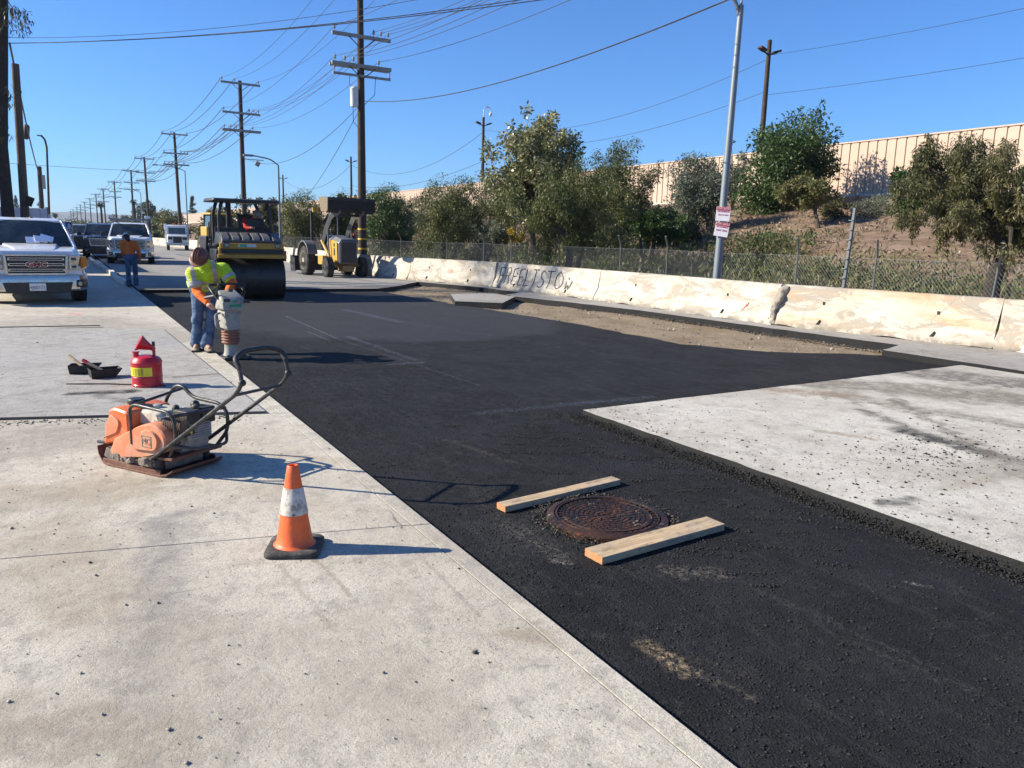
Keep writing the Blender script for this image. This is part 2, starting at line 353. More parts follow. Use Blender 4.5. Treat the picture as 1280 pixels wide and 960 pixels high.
def m_asphalt():
    n = NT('fresh_asphalt'); P = n.pos()
    v = n.vor(P, 110); v2 = n.vor(P, 210); nz = n.noise(P, 60, 5, .7)
    big = n.noise(P, 1.3, 5, .65)
    c = n.mix(n.ramp(big, .35, .68), (.011,.011,.0125), (.026,.026,.029))
    c = n.mix(n.ramp(n.noise(P, 9, 5, .7), .5, .72, 0, .8), c, (.050,.049,.048))
    c = n.mix(n.ramp(n.noise(n.scalev(P, (4, .5, 1)), 3.2, 6, .7, .5), .54, .68, 0, .55), c, (.058,.056,.053))
    c = n.mix(n.math('MULTIPLY', n.ramp(v, .10, .2, 1, 0), n.ramp(n.noise(P, 14, 4), .46, .6, 0, .8)), c, (.20,.18,.15))
    # rolled lanes: streaks along the road
    st = n.noise(n.scalev(P, (9, .35, 1)), 1.6, 5, .65)
    c = n.mix(n.ramp(st, .52, .75, 0, .5), c, (.055,.054,.056))
    smooth = n.ramp(n.seg(P, (5.8,14.5), (5.8,22), 2.6, 1.2, .8, 1.), 0, 1)
    c = n.mix(n.math('MULTIPLY', smooth, .6), c, (.033,.034,.038))  # lighter tint puts the sheen of the rolled asphalt into the colour
    dust = (.20,.17,.125); chalk = (.19,.23,.30)
    for a, b, wd, sf, wob, ws, col, amt in [
      (D(810,797), D(858,828), .0, .075, .06, 18., (.5,.37,.22), 1.1), (D(800,790), D(945,835), .0, .05, .22, 16., (.36,.27,.17), .15),
      (D(840,705), D(900,710), .0, .12, .2, 14., (.26,.22,.16), .8), (D(640,650), D(700,690), .0, .14, .22, 14., (.22,.19,.15), .7), (D(690,693), D(715,697), .0, .03, .04, 20., (.42,.37,.3), 1.),
      (D(870,830), D(950,862), .0, .04, .15, 16., (.4,.34,.24), .35), (D(700,610), D(640,625), .0, .07, .1, 12., (.2,.19,.17), .6), (D(1060,790), D(1280,880), .0, .03, .2, 12., (.14,.13,.12), .5),
      (D(930,720), D(1180,830), .0, .03, .2, 12., (.13,.125,.11), .5), (D(560,545), D(640,572), .0, .05, .2, 10., (.2,.165,.12), .55), (D(1135,720), D(1165,726), .0, .025, .04, 22., (.4,.37,.33), .9),
      (D(600,600), D(660,745), .02, .15, .3, 9., (.075,.07,.06), .7), (D(705,780), D(830,905), .02, .2, .35, 8., (.07,.065,.055), .5),
      (D(358,393), D(420,420), .0, .02, .03, 5., (.40,.40,.41), .8), (D(420,420), D(600,478), .0, .022, .1, 6., (.20,.22,.27), .7), (D(385,412), D(412,423), .0, .04, .05, 5., (.26,.25,.24), .6),
      (D(435,418), D(520,447), .0, .09, .15, 4., chalk, .6), (D(490,452), D(525,450), .0, .12, .2, 6., chalk, 1.), (D(600,512), D(810,492), .0, .10, .25, 9., chalk, .45), (D(700,500), D(800,496), .0, .03, .1, 12., (.12,.20,.38), .6),
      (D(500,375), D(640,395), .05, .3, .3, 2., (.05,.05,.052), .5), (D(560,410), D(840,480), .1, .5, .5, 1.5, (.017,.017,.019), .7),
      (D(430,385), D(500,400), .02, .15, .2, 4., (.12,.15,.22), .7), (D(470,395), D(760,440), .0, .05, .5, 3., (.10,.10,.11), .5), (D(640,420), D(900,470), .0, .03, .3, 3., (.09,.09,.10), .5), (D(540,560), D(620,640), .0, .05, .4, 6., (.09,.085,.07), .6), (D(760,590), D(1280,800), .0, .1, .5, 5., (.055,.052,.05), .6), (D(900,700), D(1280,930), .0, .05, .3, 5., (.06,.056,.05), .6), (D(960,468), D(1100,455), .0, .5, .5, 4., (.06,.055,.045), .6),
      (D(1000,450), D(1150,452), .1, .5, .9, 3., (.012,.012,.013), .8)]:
        m = n.math('MULTIPLY', n.seg(P, a, b, wd, sf, wob, ws), n.ramp(n.noise(P, 32, 5, .8), .42, .64, 0, amt), True)
        c = n.mix(m, c, col)
    h = n.math('ADD', n.math('MULTIPLY', n.math('SUBTRACT', 1, v), 1.0), n.math('MULTIPLY', nz, 1.8))
    rough_amt = n.math('SUBTRACT', 1, n.math('MULTIPLY', smooth, .75))
    b1 = n.n('ShaderNodeBump'); b1.inputs['Distance'].default_value = .022; n.l(h, b1.inputs['Height']); n.l(n.math('MULTIPLY', rough_amt, 1.), b1.inputs['Strength'])
    # rake marks and lumps
    nb = n.bump(n.noise(n.scalev(P, (2, 9, 1), R(-25)), 2., 4, .6), .25, .03, b1.outputs[0])
    nb = n.bump(n.noise(P, 14, 6, .8), .8, .03, nb)
    return n.fin(c, .82, 0, nb, .32)
asphalt = m_asphalt()
def m_crumb(name, c0, c1): 
    n = NT(name); return n.fin(n.mix(n.island(), c0, c1), .85, 0, None, .3)
crumb = m_crumb('asphalt_crumb', (.010,.010,.011), (.034,.033,.032)); gravel = m_crumb('grey_gravel', (.09,.08,.07), (.42,.38,.33))
cutface = paint('cut_face', (.02,.019,.019), .9, dirt=(.09,.08,.07), da=.5, scale=14, bump=.8, bscale=40)
cutblack = paint('asphalt_layer_edge', (.010,.010,.010), .9, dirt=(.03,.028,.025), da=.3, scale=14, bump=.8, bscale=40)
joint_dark = paint('joint_filler', (.07,.06,.05), .95)

def jag(pts, step=.25, amp=.05):
    out = []; n = len(pts)
    for i in range(n):
        a, b = pts[i], pts[(i+1) % n]; L = math.dist(a[:2], b[:2]); k = max(1, int(L/step)) if (len(a) > 2) else 1
        for j in range(k):
            t = j/k; x, y = a[0]+(b[0]-a[0])*t, a[1]+(b[1]-a[1])*t
            if len(a) > 2: 
                v = mnoise.noise(Vector((x*2.3, y*2.3, 0)))*amp*a[2]+random.uniform(-.3, .3)*amp*a[2]; nx, ny = -(b[1]-a[1])/L, (b[0]-a[0])/L; x += nx*v; y += ny*v
            out.append((x, y))
    return out
def slab(name, poly, z0, z1, mats, kind='structure', bevel=0):
    m = MB(); n = len(poly); m.v = [(x, y, z0) for x, y in poly]+[(x, y, z1) for x, y in poly]
    m.f = [tuple(range(n, 2*n))]+[(i, (i+1) % n, (i+1) % n+n, i+n) for i in range(n)]; m.m = [0]+[1]*n
    o = obj(name, m, mats, smooth=False, fix=True, bevel=bevel); 
    if kind: o['kind'] = kind
    return o
# plain to the horizon
m = MB(); rr = [[(x*math.cos(a), x*math.sin(a)+50, -.16) for a in [2*math.pi*j/48 for j in range(48)]] for x in (1, 40, 200, 800, 3000, 5200)]
m.loft(rr, caps=True); g = obj('ground', m, plain, smooth=False); g['kind'] = 'structure'
# left apron slabs with real joints
m = MB()
ys = [-10, -5.5, -2.4, .72, 3.82, 6.93, 10.03, 13.1, 16.2, 19.3, 22.4, 25.5, 29.5, 33.5, 40, 60, 140]
for a, b in zip(ys[:-1], ys[1:]):
    for (x0, x1) in ((-14, -5.2), (-5.2, 1.612), (1.618, 1.718)):
        q = .235; s0 = lambda x, y: y-(x-1.7)*(.235 if y < 40 else 0); e = .006; zt = 0 if x1 < 1.65 else -.002
        m.prism([(x0, s0(x0, a)+e), (x1, s0(x1, a)+e), (x1, s0(x1, b)-e*.2), (x0, s0(x0, b)-e*.2)], -.15, zt, 'XY')
apr = obj('sidewalk', m, concrete, bevel=.003, smooth=False); apr['kind'] = 'structure'
m = MB(); m.box((-6.1, 60, -.075), (15.6, 150, .13)); o = obj('joint_bed', m, joint_dark); o['kind'] = 'structure'
# fresh asphalt
ap = jag([(1.724, -10), (4.6, -10), (4.6, 5.5), (12, 5.7), (11.9, 6.1, 1), (11.2, 7.4, 2), (9.6, 8.4, 3), (8.9, 9.6, 1.5), (8.95, 12.7, 1.2), (8.7, 16.5, 1), (8.4, 18.7, 1), (8.35, 22.9), (1.724, 22.9)], .22, .06)
slab('asphalt_road', ap, -.14, -.035, [asphalt, cutface])
# old concrete road ahead
slab('old_road', jag([(1.726, 22.7, 1), (5.1, 22.45, 1), (8.23, 22.35, 1), (9.06, 23.1, 1), (10.8, 25.4, 1), (13.8, 28), (13.8, 60), (22, 200), (60, 600), (20, 600), (1.726, 200)], .4, .05), -.14, .05, [oldroad, cutface])
# old slab at right
slab('concrete_slab', jag([(4.17, -9, .5), (4.14, 5.76, .35), (10.75, 6.0), (10.9, -9)], .12, .04), -.13, .05, [slabmat, cutblack])
slab('roadside_pad', jag([(10.93, -9, .5), (11.0, 5.95, 1), (11.02, 7.4, 1), (11.9, 7.7, 1), (11.78, 9.6, 1), (11.6, 14.1, 1), (10.75, 18.9, .5), (9.4, 19.7, .5), (8.35, 17.3, .5), (9.25, 16.5, .5), (10.9, 18.2, .5), (11.3, 15.4, 1), (11.5, 14.4)] if False else [(10.93, -9, .5), (11.0, 5.95, 1), (11.02, 7.4, 1), (11.9, 7.7, 1), (11.78, 9.6, 1), (11.62, 14.1, 1), (11.25, 16.6, .6), (10.85, 18.6, .6), (11.0, 19.3, .6), (11.85, 19.9, .6), (11.8, 22.3, .6), (10.7, 26.2, .6), (10.6, 28.5), (14.2, 28.5), (14.2, -9)], .3, .05), -.13, .06, [padmat, cutblack])
o = slab('broken_slab_piece', jag([(8.38, 17.25, .5), (9.3, 16.5, .5), (10.72, 18.3, .3), (10.72, 19.6, .3), (9.42, 19.7, .5)], .25, .03), -.13, .075, [padmat, cutface], kind=None)
tag(o, 'angled piece of old concrete slab with black edge on the dirt strip', 'slab')
def zdirt(x, y): return -.082+.035*mnoise.noise(Vector((x*1.1, y*1.1, 0)))+.012*mnoise.noise(Vector((x*6, y*6, 3)))
grid_mesh('dirt_strip', 7.9, 12.4, 5.8, 26.2, 60, 220, zdirt, dirt)
# steel trench cover on the apron
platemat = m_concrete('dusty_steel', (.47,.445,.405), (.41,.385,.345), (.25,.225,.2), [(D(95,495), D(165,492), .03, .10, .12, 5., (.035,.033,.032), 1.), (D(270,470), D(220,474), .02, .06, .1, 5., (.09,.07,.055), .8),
    (D(120,497), D(190,510), .01, .10, .2, 6., (.1,.085,.07), .6), (D(80,480), D(150,476), .0, .05, .2, 7., (.2,.12,.08), .6), (D(0,450), D(150,440), .3, .9, .6, 1., (.38,.36,.34), .5), (D(200,430), D(260,425), .1, .5, .4, 2., (.3,.29,.28), .5)])
def m_plate_marks(mat):
    t = mat.node_tree; n = [x for x in t.nodes if x.type == 'BSDF_PRINCIPLED'][0]; old = n.inputs['Base Color'].links[0].from_socket
    nn = NT.__new__(NT); nn.mat = mat; nn.t = t; nn.b = n
    P = nn.pos(); v = nn.noise(nn.scalev(P, (1.6, 5.5, 1), R(-13)), 2.6, 2, .4)
    c = nn.mix(nn.ramp(v, .62, .68, 0, .5), old, (.17,.15,.15)); nn.l(c, n.inputs['Base Color'])
m_plate_marks(platemat)
pl = slab('trench_plate', [(1.5, 6.97), (-4.2, 8.7), (-4.2, 15.4), (-.9, 14.55), (1.36, 13.7)], .002, .024, [platemat, paint('plate_edge', (.09,.08,.075), .7)], kind=None)
tag(pl, 'large thin dusty cover plate lying on the left sidewalk under the red gas can', 'cover plate')
m = MB(); m.box((0, 0, 0), (5.2, .07, .012), (0, 0, R(-7))); o = obj('metal_strip', m, paint('plate_edge', (.09,.08,.075)), loc=(-2.1, 14.75, .03)); tag(o, 'thin dark strip lying along the far side of the cover plate', 'strip')
# loose stones and crumbs
def scat(n, fn): return np.array([fn() for _ in range(n)])
def rnd_apron():
    u = random.random()**.8; x = random.uniform(-3.5, 1.7); y = .9+u*13; return (x, y, .003 if not (y > 7.4 and x < 1.4) else .027)
P = scat(11000, rnd_apron); r = np.clip(rng.lognormal(-6.3, .55, len(P)), .001, .015)
stones('loose_grit', P, r, m_crumb('dark_grit', (.03,.028,.025), (.22,.19,.15)))
P = scat(420, lambda: (random.uniform(-3.5, 1.7), random.uniform(.8, 9), .004)); stones('loose_gravel', P, np.clip(rng.lognormal(-5.2, .5, len(P)), .002, .02), gravel)
def near_plate():
    x = random.uniform(-3, 1.4); return (x, 6.93-(x-1.5)*.3-abs(random.gauss(0, .10))-.01, .004)
P = scat(900, near_plate); stones('plate_edge_gravel', P, np.clip(rng.lognormal(-5.2, .6, len(P)), .002, .016), gravel)
def on_asph():
    x = random.uniform(1.75, 4.1); y = .6+random.random()**1.2*9; return (x, y, -.033)
P = scat(26000, on_asph); stones('asphalt_crumbs', P, np.clip(rng.lognormal(-5.6, .42, len(P)), .002, .012), crumb)
def torn():
    k = random.randrange(60); rr_ = random.Random(k); x0 = 4.05-rr_.random()**1.3*1.3; y0 = rr_.uniform(2.4, 6.2); a = rr_.uniform(-.9, -.3); t = random.uniform(0, rr_.uniform(.1, .5)); return (x0+math.cos(a)*t+random.gauss(0, .012), y0+math.sin(a)*t+random.gauss(0, .012), -.032)
P = scat(3500, torn); stones('raked_crumbs', P, np.clip(rng.lognormal(-5.2, .4, len(P)), .003, .014), crumb)
def slab_edge():
    t = random.random(); y = .5+t**.8*5.4; d = abs(random.gauss(0, .06)); return (4.13-d+.01, y, -.035+max(0, .07-d*.8)*random.random()*.9)
P = scat(9000, slab_edge); stones('edge_crumbs', P, np.clip(rng.lognormal(-5.2, .4, len(P)), .003, .013), crumb)
def on_slab():
    if random.random() < .6:
        y = random.uniform(.8, 5.8); return (4.17+random.expovariate(1.1), y, .052)
    p = gp(random.gauss(1180, 60), random.gauss(565, 18), .052); return tuple(p)
P = scat(1500, on_slab); stones('slab_crumbs', P, np.clip(rng.lognormal(-5.3, .55, len(P)), .002, .018), crumb)
def bed():
    return (random.uniform(8.7, 11.9), random.uniform(6.2, 25), -.075)
P = scat(3000, bed); stones('bed_gravel', P, np.clip(rng.lognormal(-4.5, .5, len(P)), .004, .04), gravel)
P = scat(1500, lambda: (11.55+abs(random.gauss(0, .08))*-1+.1, random.uniform(7.6, 16), random.uniform(-.07, -.03))); stones('cut_edge_gravel', P, np.clip(rng.lognormal(-4.5, .5, len(P)), .006, .04), m_crumb('dark_gravel', (.03,.027,.023), (.16,.135,.105)))
P = scat(500, lambda: (random.uniform(4.5, 10.5), 5.95+abs(random.gauss(0, .12)), -.03)); stones('far_edge_crumbs', P, np.clip(rng.lognormal(-5., .5, len(P)), .003, .02), crumb)
P = scat(2500, lambda: (2.75+random.gauss(0, .62), 3.4+random.gauss(0, .45), -.033)); stones('manhole_crumbs', P, np.clip(rng.lognormal(-5.6, .45, len(P)), .002, .010), crumb)

# ---------------------------------------------------------------- embankment
def zt(x, y):
    base = max(0, min(4.45, (x-18.2)*.225)) if x < 60 else 4.45
    fade = max(0, min(1, (420-y)/150)); k = min(1, max(0, (x-14)/4))
    return .02+base*fade+k*(.16*mnoise.noise(Vector((x*.25, y*.25, 1)))+.06*mnoise.noise(Vector((x*1.1, y*1.1, 5))))
grid_mesh('embankment', 13.0, 62, -45, 420, 90, 420, zt, soil)
# ---------------------------------------------------------------- foliage
def leafmat(name, cols, rough=.5, trans=.25):
    n = NT(name); cr = n.n('ShaderNodeValToRGB'); e = cr.color_ramp
    while len(e.elements) < len(cols): e.elements.new(.5)
    for i, c in enumerate(cols): e.elements[i].position = i/(len(cols)-1); e.elements[i].color = (*c, 1)
    P = n.pos(); f = n.math('ADD', n.math('MULTIPLY', n.island(), .55), n.math('MULTIPLY', n.ramp(n.noise(P, 1.3, 3), .3, .7), .5), True)
    n.l(f, cr.inputs[0]); n.fin(cr.outputs[0], rough, 0, None, .35)
    tr = n.n('ShaderNodeBsdfTranslucent'); n.l(n.mix(.5, cr.outputs[0], (.5,.6,.12), 'MULTIPLY') if False else cr.outputs[0], tr.inputs[0])
    mx = n.n('ShaderNodeMixShader'); mx.inputs[0].default_value = trans; n.l(n.b.outputs[0], mx.inputs[1]); n.l(tr.outputs[0], mx.inputs[2]); n.l(mx.outputs[0], n.out.inputs[0])
    return n.mat
L_pepper = leafmat('pepper_leaf', [(.03,.043,.012), (.065,.085,.022), (.12,.13,.035), (.17,.14,.05)])
L_dull = leafmat('dull_leaf', [(.035,.04,.015), (.075,.08,.027), (.13,.12,.05), (.22,.17,.09)])
L_pale = leafmat('pale_leaf', [(.06,.08,.025), (.15,.16,.06), (.30,.29,.14), (.46,.41,.25)], .35)
L_bright = leafmat('bright_leaf', [(.025,.05,.012), (.05,.09,.02), (.09,.14,.035)])
L_gray = leafmat('gray_leaf', [(.07,.09,.06), (.13,.15,.10), (.2,.21,.15)])
L_olive = leafmat('olive_leaf', [(.07,.08,.025), (.14,.14,.045), (.22,.19,.08)])
L_dark = leafmat('dark_leaf', [(.012,.025,.01), (.03,.045,.018), (.05,.065,.025)])
L_dry = leafmat('dry_grass', [(.22,.17,.09), (.33,.27,.15), (.15,.13,.06)])
L_yel = leafmat('yellow_flower', [(.12,.13,.02), (.45,.3,.02), (.6,.4,.03)])
bark = paint('bark', (.075,.055,.04), .95, dirt=(.18,.15,.12), da=.6, scale=5, bump=.9, bscale=25)
barkd = paint('dark_bark', (.035,.027,.02), .95, dirt=(.1,.08,.06), da=.5, scale=5, bump=.9, bscale=25)

def leaves(name, C, Rr, n, L, W, mat, droop=.5, parent=None, out=.6, flat=0., kind=None, shell=.5, zmin=None):
    C = np.asarray(C, float); Rr = np.asarray(Rr, float); k = len(C)
    wt = Rr**2; wt /= wt.sum(); idx = rng.choice(k, n, p=wt)
    d = rng.normal(size=(n, 3)); d /= np.linalg.norm(d, axis=1)[:, None]
    rad = rng.random(n)**shell; P = C[idx] + d*(rad*Rr[idx])[:, None]*np.array([1, 1, .85])
    if zmin is not None: P[:, 2] = np.maximum(P[:, 2], zmin+rng.random(n)*.2)
    t = d*out + rng.normal(size=(n, 3))*.6 + np.array([0, 0, -droop]); t /= np.linalg.norm(t, axis=1)[:, None]
    u = np.cross(t, rng.normal(size=(n, 3))); u /= np.linalg.norm(u, axis=1)[:, None]
    l = (L*(.6+.8*rng.random(n)))[:, None]; w_ = (W*(.7+.6*rng.random(n)))[:, None]
    V = np.stack([P, P+t*l*.45+u*w_*.5, P+t*l, P+t*l*.45-u*w_*.5], 1).reshape(-1, 3)
    if parent is not None:
        pl = np.array(parent.location); V = V-pl
    return np_mesh(name, V, np.arange(4*n).reshape(-1, 4), mat, kind, parent)
def crown_clumps(c, r, n, size=(.18, .34), low=-1., rough=.25, seed=0):
    rg = np.random.default_rng(seed); C = []; Q = []
    for i in range(n):
        d = rg.normal(size=3); d /= np.linalg.norm(d)
        bump_ = 1+.38*mnoise.noise(Vector((d[0]*1.9+seed*3.1, d[1]*1.9, d[2]*1.9)))
        if d[2] < low: d[2] = low
        q = min(1.08, rg.uniform(.2, 1.)**.6*(1+rg.normal()*rough*.5))
        C.append(np.array(c)+d*q*bump_*np.array(r)*.98); Q.append(rg.uniform(*size)*min(r)*rg.uniform(.7, 1.2))
    return np.array(C), np.array(Q)
def strands(C, Q, c, r, k, seed):
    rg = np.random.default_rng(seed+99); C = list(C); Q = list(Q); n = len(C)
    for _ in range(k):
        i = rg.integers(n); p = np.array(C[i]); o = (p-np.array(c))/np.array(r); h = np.hypot(o[0], o[1])
        up = rg.random() < .3 and o[2] > .1; q = Q[i]*.5; dr = np.array([o[0]*.25, o[1]*.25, .9 if up else -1.]); dr = dr/np.linalg.norm(dr)+rg.normal(0, .18, 3)
        for s in range(rg.integers(2, 5)): p = p+dr*q*1.15; q *= .8; C.append(p.copy()); Q.append(q)
    return np.array(C), np.array(Q)
def tree(label, base, crown_c, crown_r, n, L, W, leaf, trunk_r=.14, nc=40, seed=0, droop=.5, lean=(0, 0), group=None, name='tree', bk=None, size=(.2, .4), low=-.8, limbs=12, out=.6, cat='tree', multi=1, rough=.25, shell=.5, st=0):
    base = Vector(base); rg = random.Random(seed); t = thing(name, label, cat, base, 0, group)
    C, Q = crown_clumps(crown_c, crown_r, nc, size, low, rough, seed)
    if st: C, Q = strands(C, Q, crown_c, crown_r, st, seed)
    cc = Vector(crown_c); m = MB(); fork_h = max(.25, (cc.z-crown_r[2]*.75-base.z)); forks = []
    for q in range(multi):
        a = 6.28*q/max(1, multi)+rg.random(); off = Vector((math.cos(a), math.sin(a), 0))*(trunk_r*1.6 if multi > 1 else 0)
        top = Vector((base.x+(cc.x-base.x)*.45, base.y+(cc.y-base.y)*.45, base.z+fork_h*1.25))+off*3
        pts = [base+off-Vector((0, 0, .25))]+[(base+off).lerp(top, s)+Vector((rg.uniform(-1, 1), rg.uniform(-1, 1), 0))*trunk_r*.7 for s in (.25, .5, .75)]+[top]
        m.tube([p-base for p in pts], [trunk_r*1.5, trunk_r*1.05, trunk_r*.92, trunk_r*.85, trunk_r*.7], 9); forks.append(top)
    for i in range(min(limbs, nc)):
        e = Vector(C[i]); f = forks[i % multi]; mid = f.lerp(e, .5)+Vector((rg.uniform(-.2, .2), rg.uniform(-.2, .2), .12))*crown_r[0]*.5
        m.tube([f-base-Vector((0, 0, trunk_r)), f.lerp(mid, .6)-base, mid-base, e-base], [trunk_r*.55, trunk_r*.4, trunk_r*.28, trunk_r*.1], 6)
    obj('trunk', m, bk or bark, t, fix=False)
    leaves('crown', C, Q, n, L, W, leaf, droop, t, out, shell=shell)
    return t
# ---------------------------------------------------------------- embankment wall
wallmat = paint('tan_panel', (.50,.375,.285), .7, dirt=(.38,.28,.21), da=.35, scale=.6)
wallcap = paint('pale_cap', (.62,.56,.47), .8, dirt=(.3,.26,.2), da=.3, scale=2)
W = thing('embankment_wall', 'long tan ribbed panel wall along the top of the embankment', 'wall', (38, 0, 4.3))
m = MB(); pts = []; y = -30.; p = .55
while y < 330:
    pts += [(0, y), (0, y+p-.11), (.055, y+p-.095), (.055, y+p-.02)]; y += p
h = 3.02; back = [(.35, 330), (.35, -30)]
n_ = len(pts); vs = [(x, yy, .15) for x, yy in pts]+[(x, yy, h) for x, yy in pts]
m._add(vs, [(i, i+1, n_+i+1, n_+i) for i in range(n_-1)])
obj('panel', m, wallmat, W, smooth=False, fix=False)
m = MB(); m.box((.2, 150, h+.03), (.5, 360, .07)); obj('cap', m, wallmat, W)
m = MB(); m.box((-.05, 150, .02), (.7, 360, .36)); obj('footing', m, wallcap, W, bevel=.02)
# ---------------------------------------------------------------- trees beside the fence
def cz(px, py, X): return tuple(onX(px, py, X))
def T(label, X, basepx, box, n, nc, L, Wd, leaf, **k):
    b = onX(*basepx, X) if len(basepx) == 2 else np.array([X, onX(basepx[0], 300, X)[1], 0]); 
    x0, y0, x1, y1 = box; c = onX((x0+x1)/2, (y0+y1)/2, X); a = onX(x0, (y0+y1)/2, X); e = onX(x1, (y0+y1)/2, X); tp = onX((x0+x1)/2, y0, X); bt = onX((x0+x1)/2, y1, X)
    dep = (c-CAM)@CF; rw = abs(x1-x0)/2*dep/FPX; rz = (tp[2]-bt[2])/2
    base = (X, b[1], zt(X, b[1])-.05 if X > 13 else 0)
    return tree(label, base, c, (rw*k.pop('fx', 1.), rw, rz), n, L, Wd, leaf, nc=nc, **k)
T('bushy drooping tree right of the yellow flowers, forked trunk behind the graffiti barrier', 14.6, (712,), (642,205,792,322), 36000, 130, .10, .028, L_pepper, st=110, trunk_r=.13, seed=1, droop=1.0, size=(.16,.34), out=.35, multi=2)
T('drooping tree with a leaning trunk behind the second barrier, left of the tall pale tree', 15.0, (570,), (520,222,608,318), 23000, 90, .11, .03, L_pepper, st=80, trunk_r=.13, seed=2, droop=1.0, size=(.18,.36), out=.35)
T('tall tree full of pale cream leaves, tallest behind the barriers', 19.5, (665,), (612,132,722,300), 24000, 150, .18, .095, L_pale, st=70, trunk_r=.2, seed=3, droop=.25, size=(.16,.3), rough=.3)
T('feathery green tree right of the tall pale tree', 18.5, (775,), (728,182,822,300), 22000, 100, .12, .032, L_pepper, st=80, trunk_r=.12, seed=4, droop=.5, size=(.16,.32))
T('bushy brownish green tree at the right edge, with a leaning dark trunk', 14.2, (1253,), (1135,172,1345,325), 60000, 150, .075, .019, L_dull, st=200, trunk_r=.14, seed=5, droop=1.0, size=(.13,.27), out=.35, bk=barkd, rough=.32, limbs=24)
T('bushy tree directly right of the raised loader bucket', 15.5, (485,), (455,232,516,322), 14000, 80, .15, .045, L_bright, st=40, trunk_r=.13, seed=6, droop=.7)
T('bushy tree between the roller canopy and the loader', 15.5, (376,), (344,242,408,312), 15000, 90, .17, .05, L_pepper, st=40, trunk_r=.14, seed=7, droop=.7)
T('low bright green bush at the foot of the feathery tree', 19.0, (810,), (770,262,862,308), 9000, 60, .12, .05, L_bright, trunk_r=.07, seed=8, droop=0., multi=3)
# trees up the slope
def TS(label, X, basepx, box, n, nc, L, Wd, leaf, **k): return T(label, X, basepx, box, n, nc, L, Wd, leaf, **k)
TS('leafy bright green tree on the slope against the tan wall', 33.5, (985,), (930,150,1042,268), 22000, 120, .19, .085, L_bright, st=60, trunk_r=.14, seed=9, droop=.4, limbs=16, rough=.4)
TS('small yellowish tree low on the slope in front of the bright green tree', 29.0, (1022,), (976,216,1040,262), 7000, 50, .16, .06, L_olive, trunk_r=.09, seed=10, droop=.3, limbs=14)
TS('rounded grey green tree on the slope left of the street lamp', 28.0, (884,), (832,200,915,286), 15000, 100, .14, .06, L_gray, trunk_r=.09, seed=11, droop=0., multi=3)
TS('thin half bare tree against the tan wall right of the street lamp', 34.5, (912,), (885,172,945,268), 1800, 34, .18, .07, L_gray, trunk_r=.08, seed=12, droop=.2, size=(.1,.22), limbs=30, multi=2)
TS('small layered tree under the tan wall, left of the brownish tree', 34.0, (1150,), (1118,194,1186,268), 4000, 44, .20, .08, L_bright, trunk_r=.08, seed=13, droop=.1, size=(.13,.26), limbs=22, rough=.4)
TS('small bright green bush under the layered tree', 31.0, (1132,), (1116,240,1152,276), 2500, 24, .16, .08, L_bright, trunk_r=.05, seed=14, droop=.3)
TS('low grey twiggy shrub on the slope below the wall', 32.0, (1088,), (1058,246,1120,284), 5000, 40, .12, .03, L_gray, trunk_r=.05, seed=15, droop=-.4, multi=3)
TS('small dull shrub beside the yellowish tree', 31.0, (1040,), (1026,250,1056,282), 2000, 20, .13, .05, L_dull, trunk_r=.04, seed=16, droop=0.)
TS('dark bush at the top of the slope left of the grey green tree', 30.0, (808,), (785,255,838,292), 4000, 40, .14, .07, L_dark, trunk_r=.06, seed=17, droop=0.)
TS('yellow flowering bush on the slope behind the leaning trunk', 20.0, (640,), (618,286,664,306), 3000, 26, .09, .05, L_yel, trunk_r=.03, seed=18, droop=-.3)
TS('grey green bush behind the leaning trunk', 18.5, (610,), (585,272,640,312), 6000, 44, .11, .04, L_gray, trunk_r=.05, seed=19, droop=0., multi=2)
TS('dark rounded bush at the fence under the yellow flowers', 15.6, (592,), (575,305,625,334), 5000, 34, .08, .04, L_dark, trunk_r=.04, seed=20, droop=0.)
# trees filling the slope behind the fence
gS = 'bushy trees along the foot of the slope'
for px, X, box, lf, sd_, lb in [(632, 23, (600,214,668,300), L_pepper, 51, 'bushy dark tree between the leaning trunk tree and the tall pale tree'), (545, 24, (505,240,590,306), L_dull, 52, 'dull bushy tree low behind the drooping tree with the leaning trunk'),
        (500, 22, (470,262,535,312), L_gray, 53, 'grey green bush filling the gap right of the loader bucket'), (430, 20, (400,262,470,316), L_dull, 54, 'dull bush seen under the raised loader bucket'), (700, 25, (665,215,745,300), L_pepper, 55, 'bushy tree behind the right side of the tall pale tree'),
        (842, 24, (812,268,880,306), L_dark, 56, 'low dark bush at the foot of the slope left of the street lamp'), (560, 27, (515,222,618,300), L_pepper, 61, 'tall bushy tree on the slope behind the leaning trunk tree'), (475, 26, (440,232,505,300), L_dull, 62, 'dull tree on the slope just right of the tallest utility pole'), (610, 30, (585,212,650,290), L_dull, 63, 'dull tree high on the slope left of the tall pale tree'), (505, 30, (470,246,545,290), L_olive, 57, 'olive tree hiding the far wall right of the loader'), (415, 26, (385,244,450,306), L_pepper, 58, 'leafy tree behind the loader arms'), (360, 24, (335,250,392,306), L_olive, 59, 'olive tree behind the far barrier end')]:
    T(lb, X, (px,), box, 7000, 60, .16, .06, lf, trunk_r=.1, seed=sd_, droop=.5, group=gS, limbs=8)
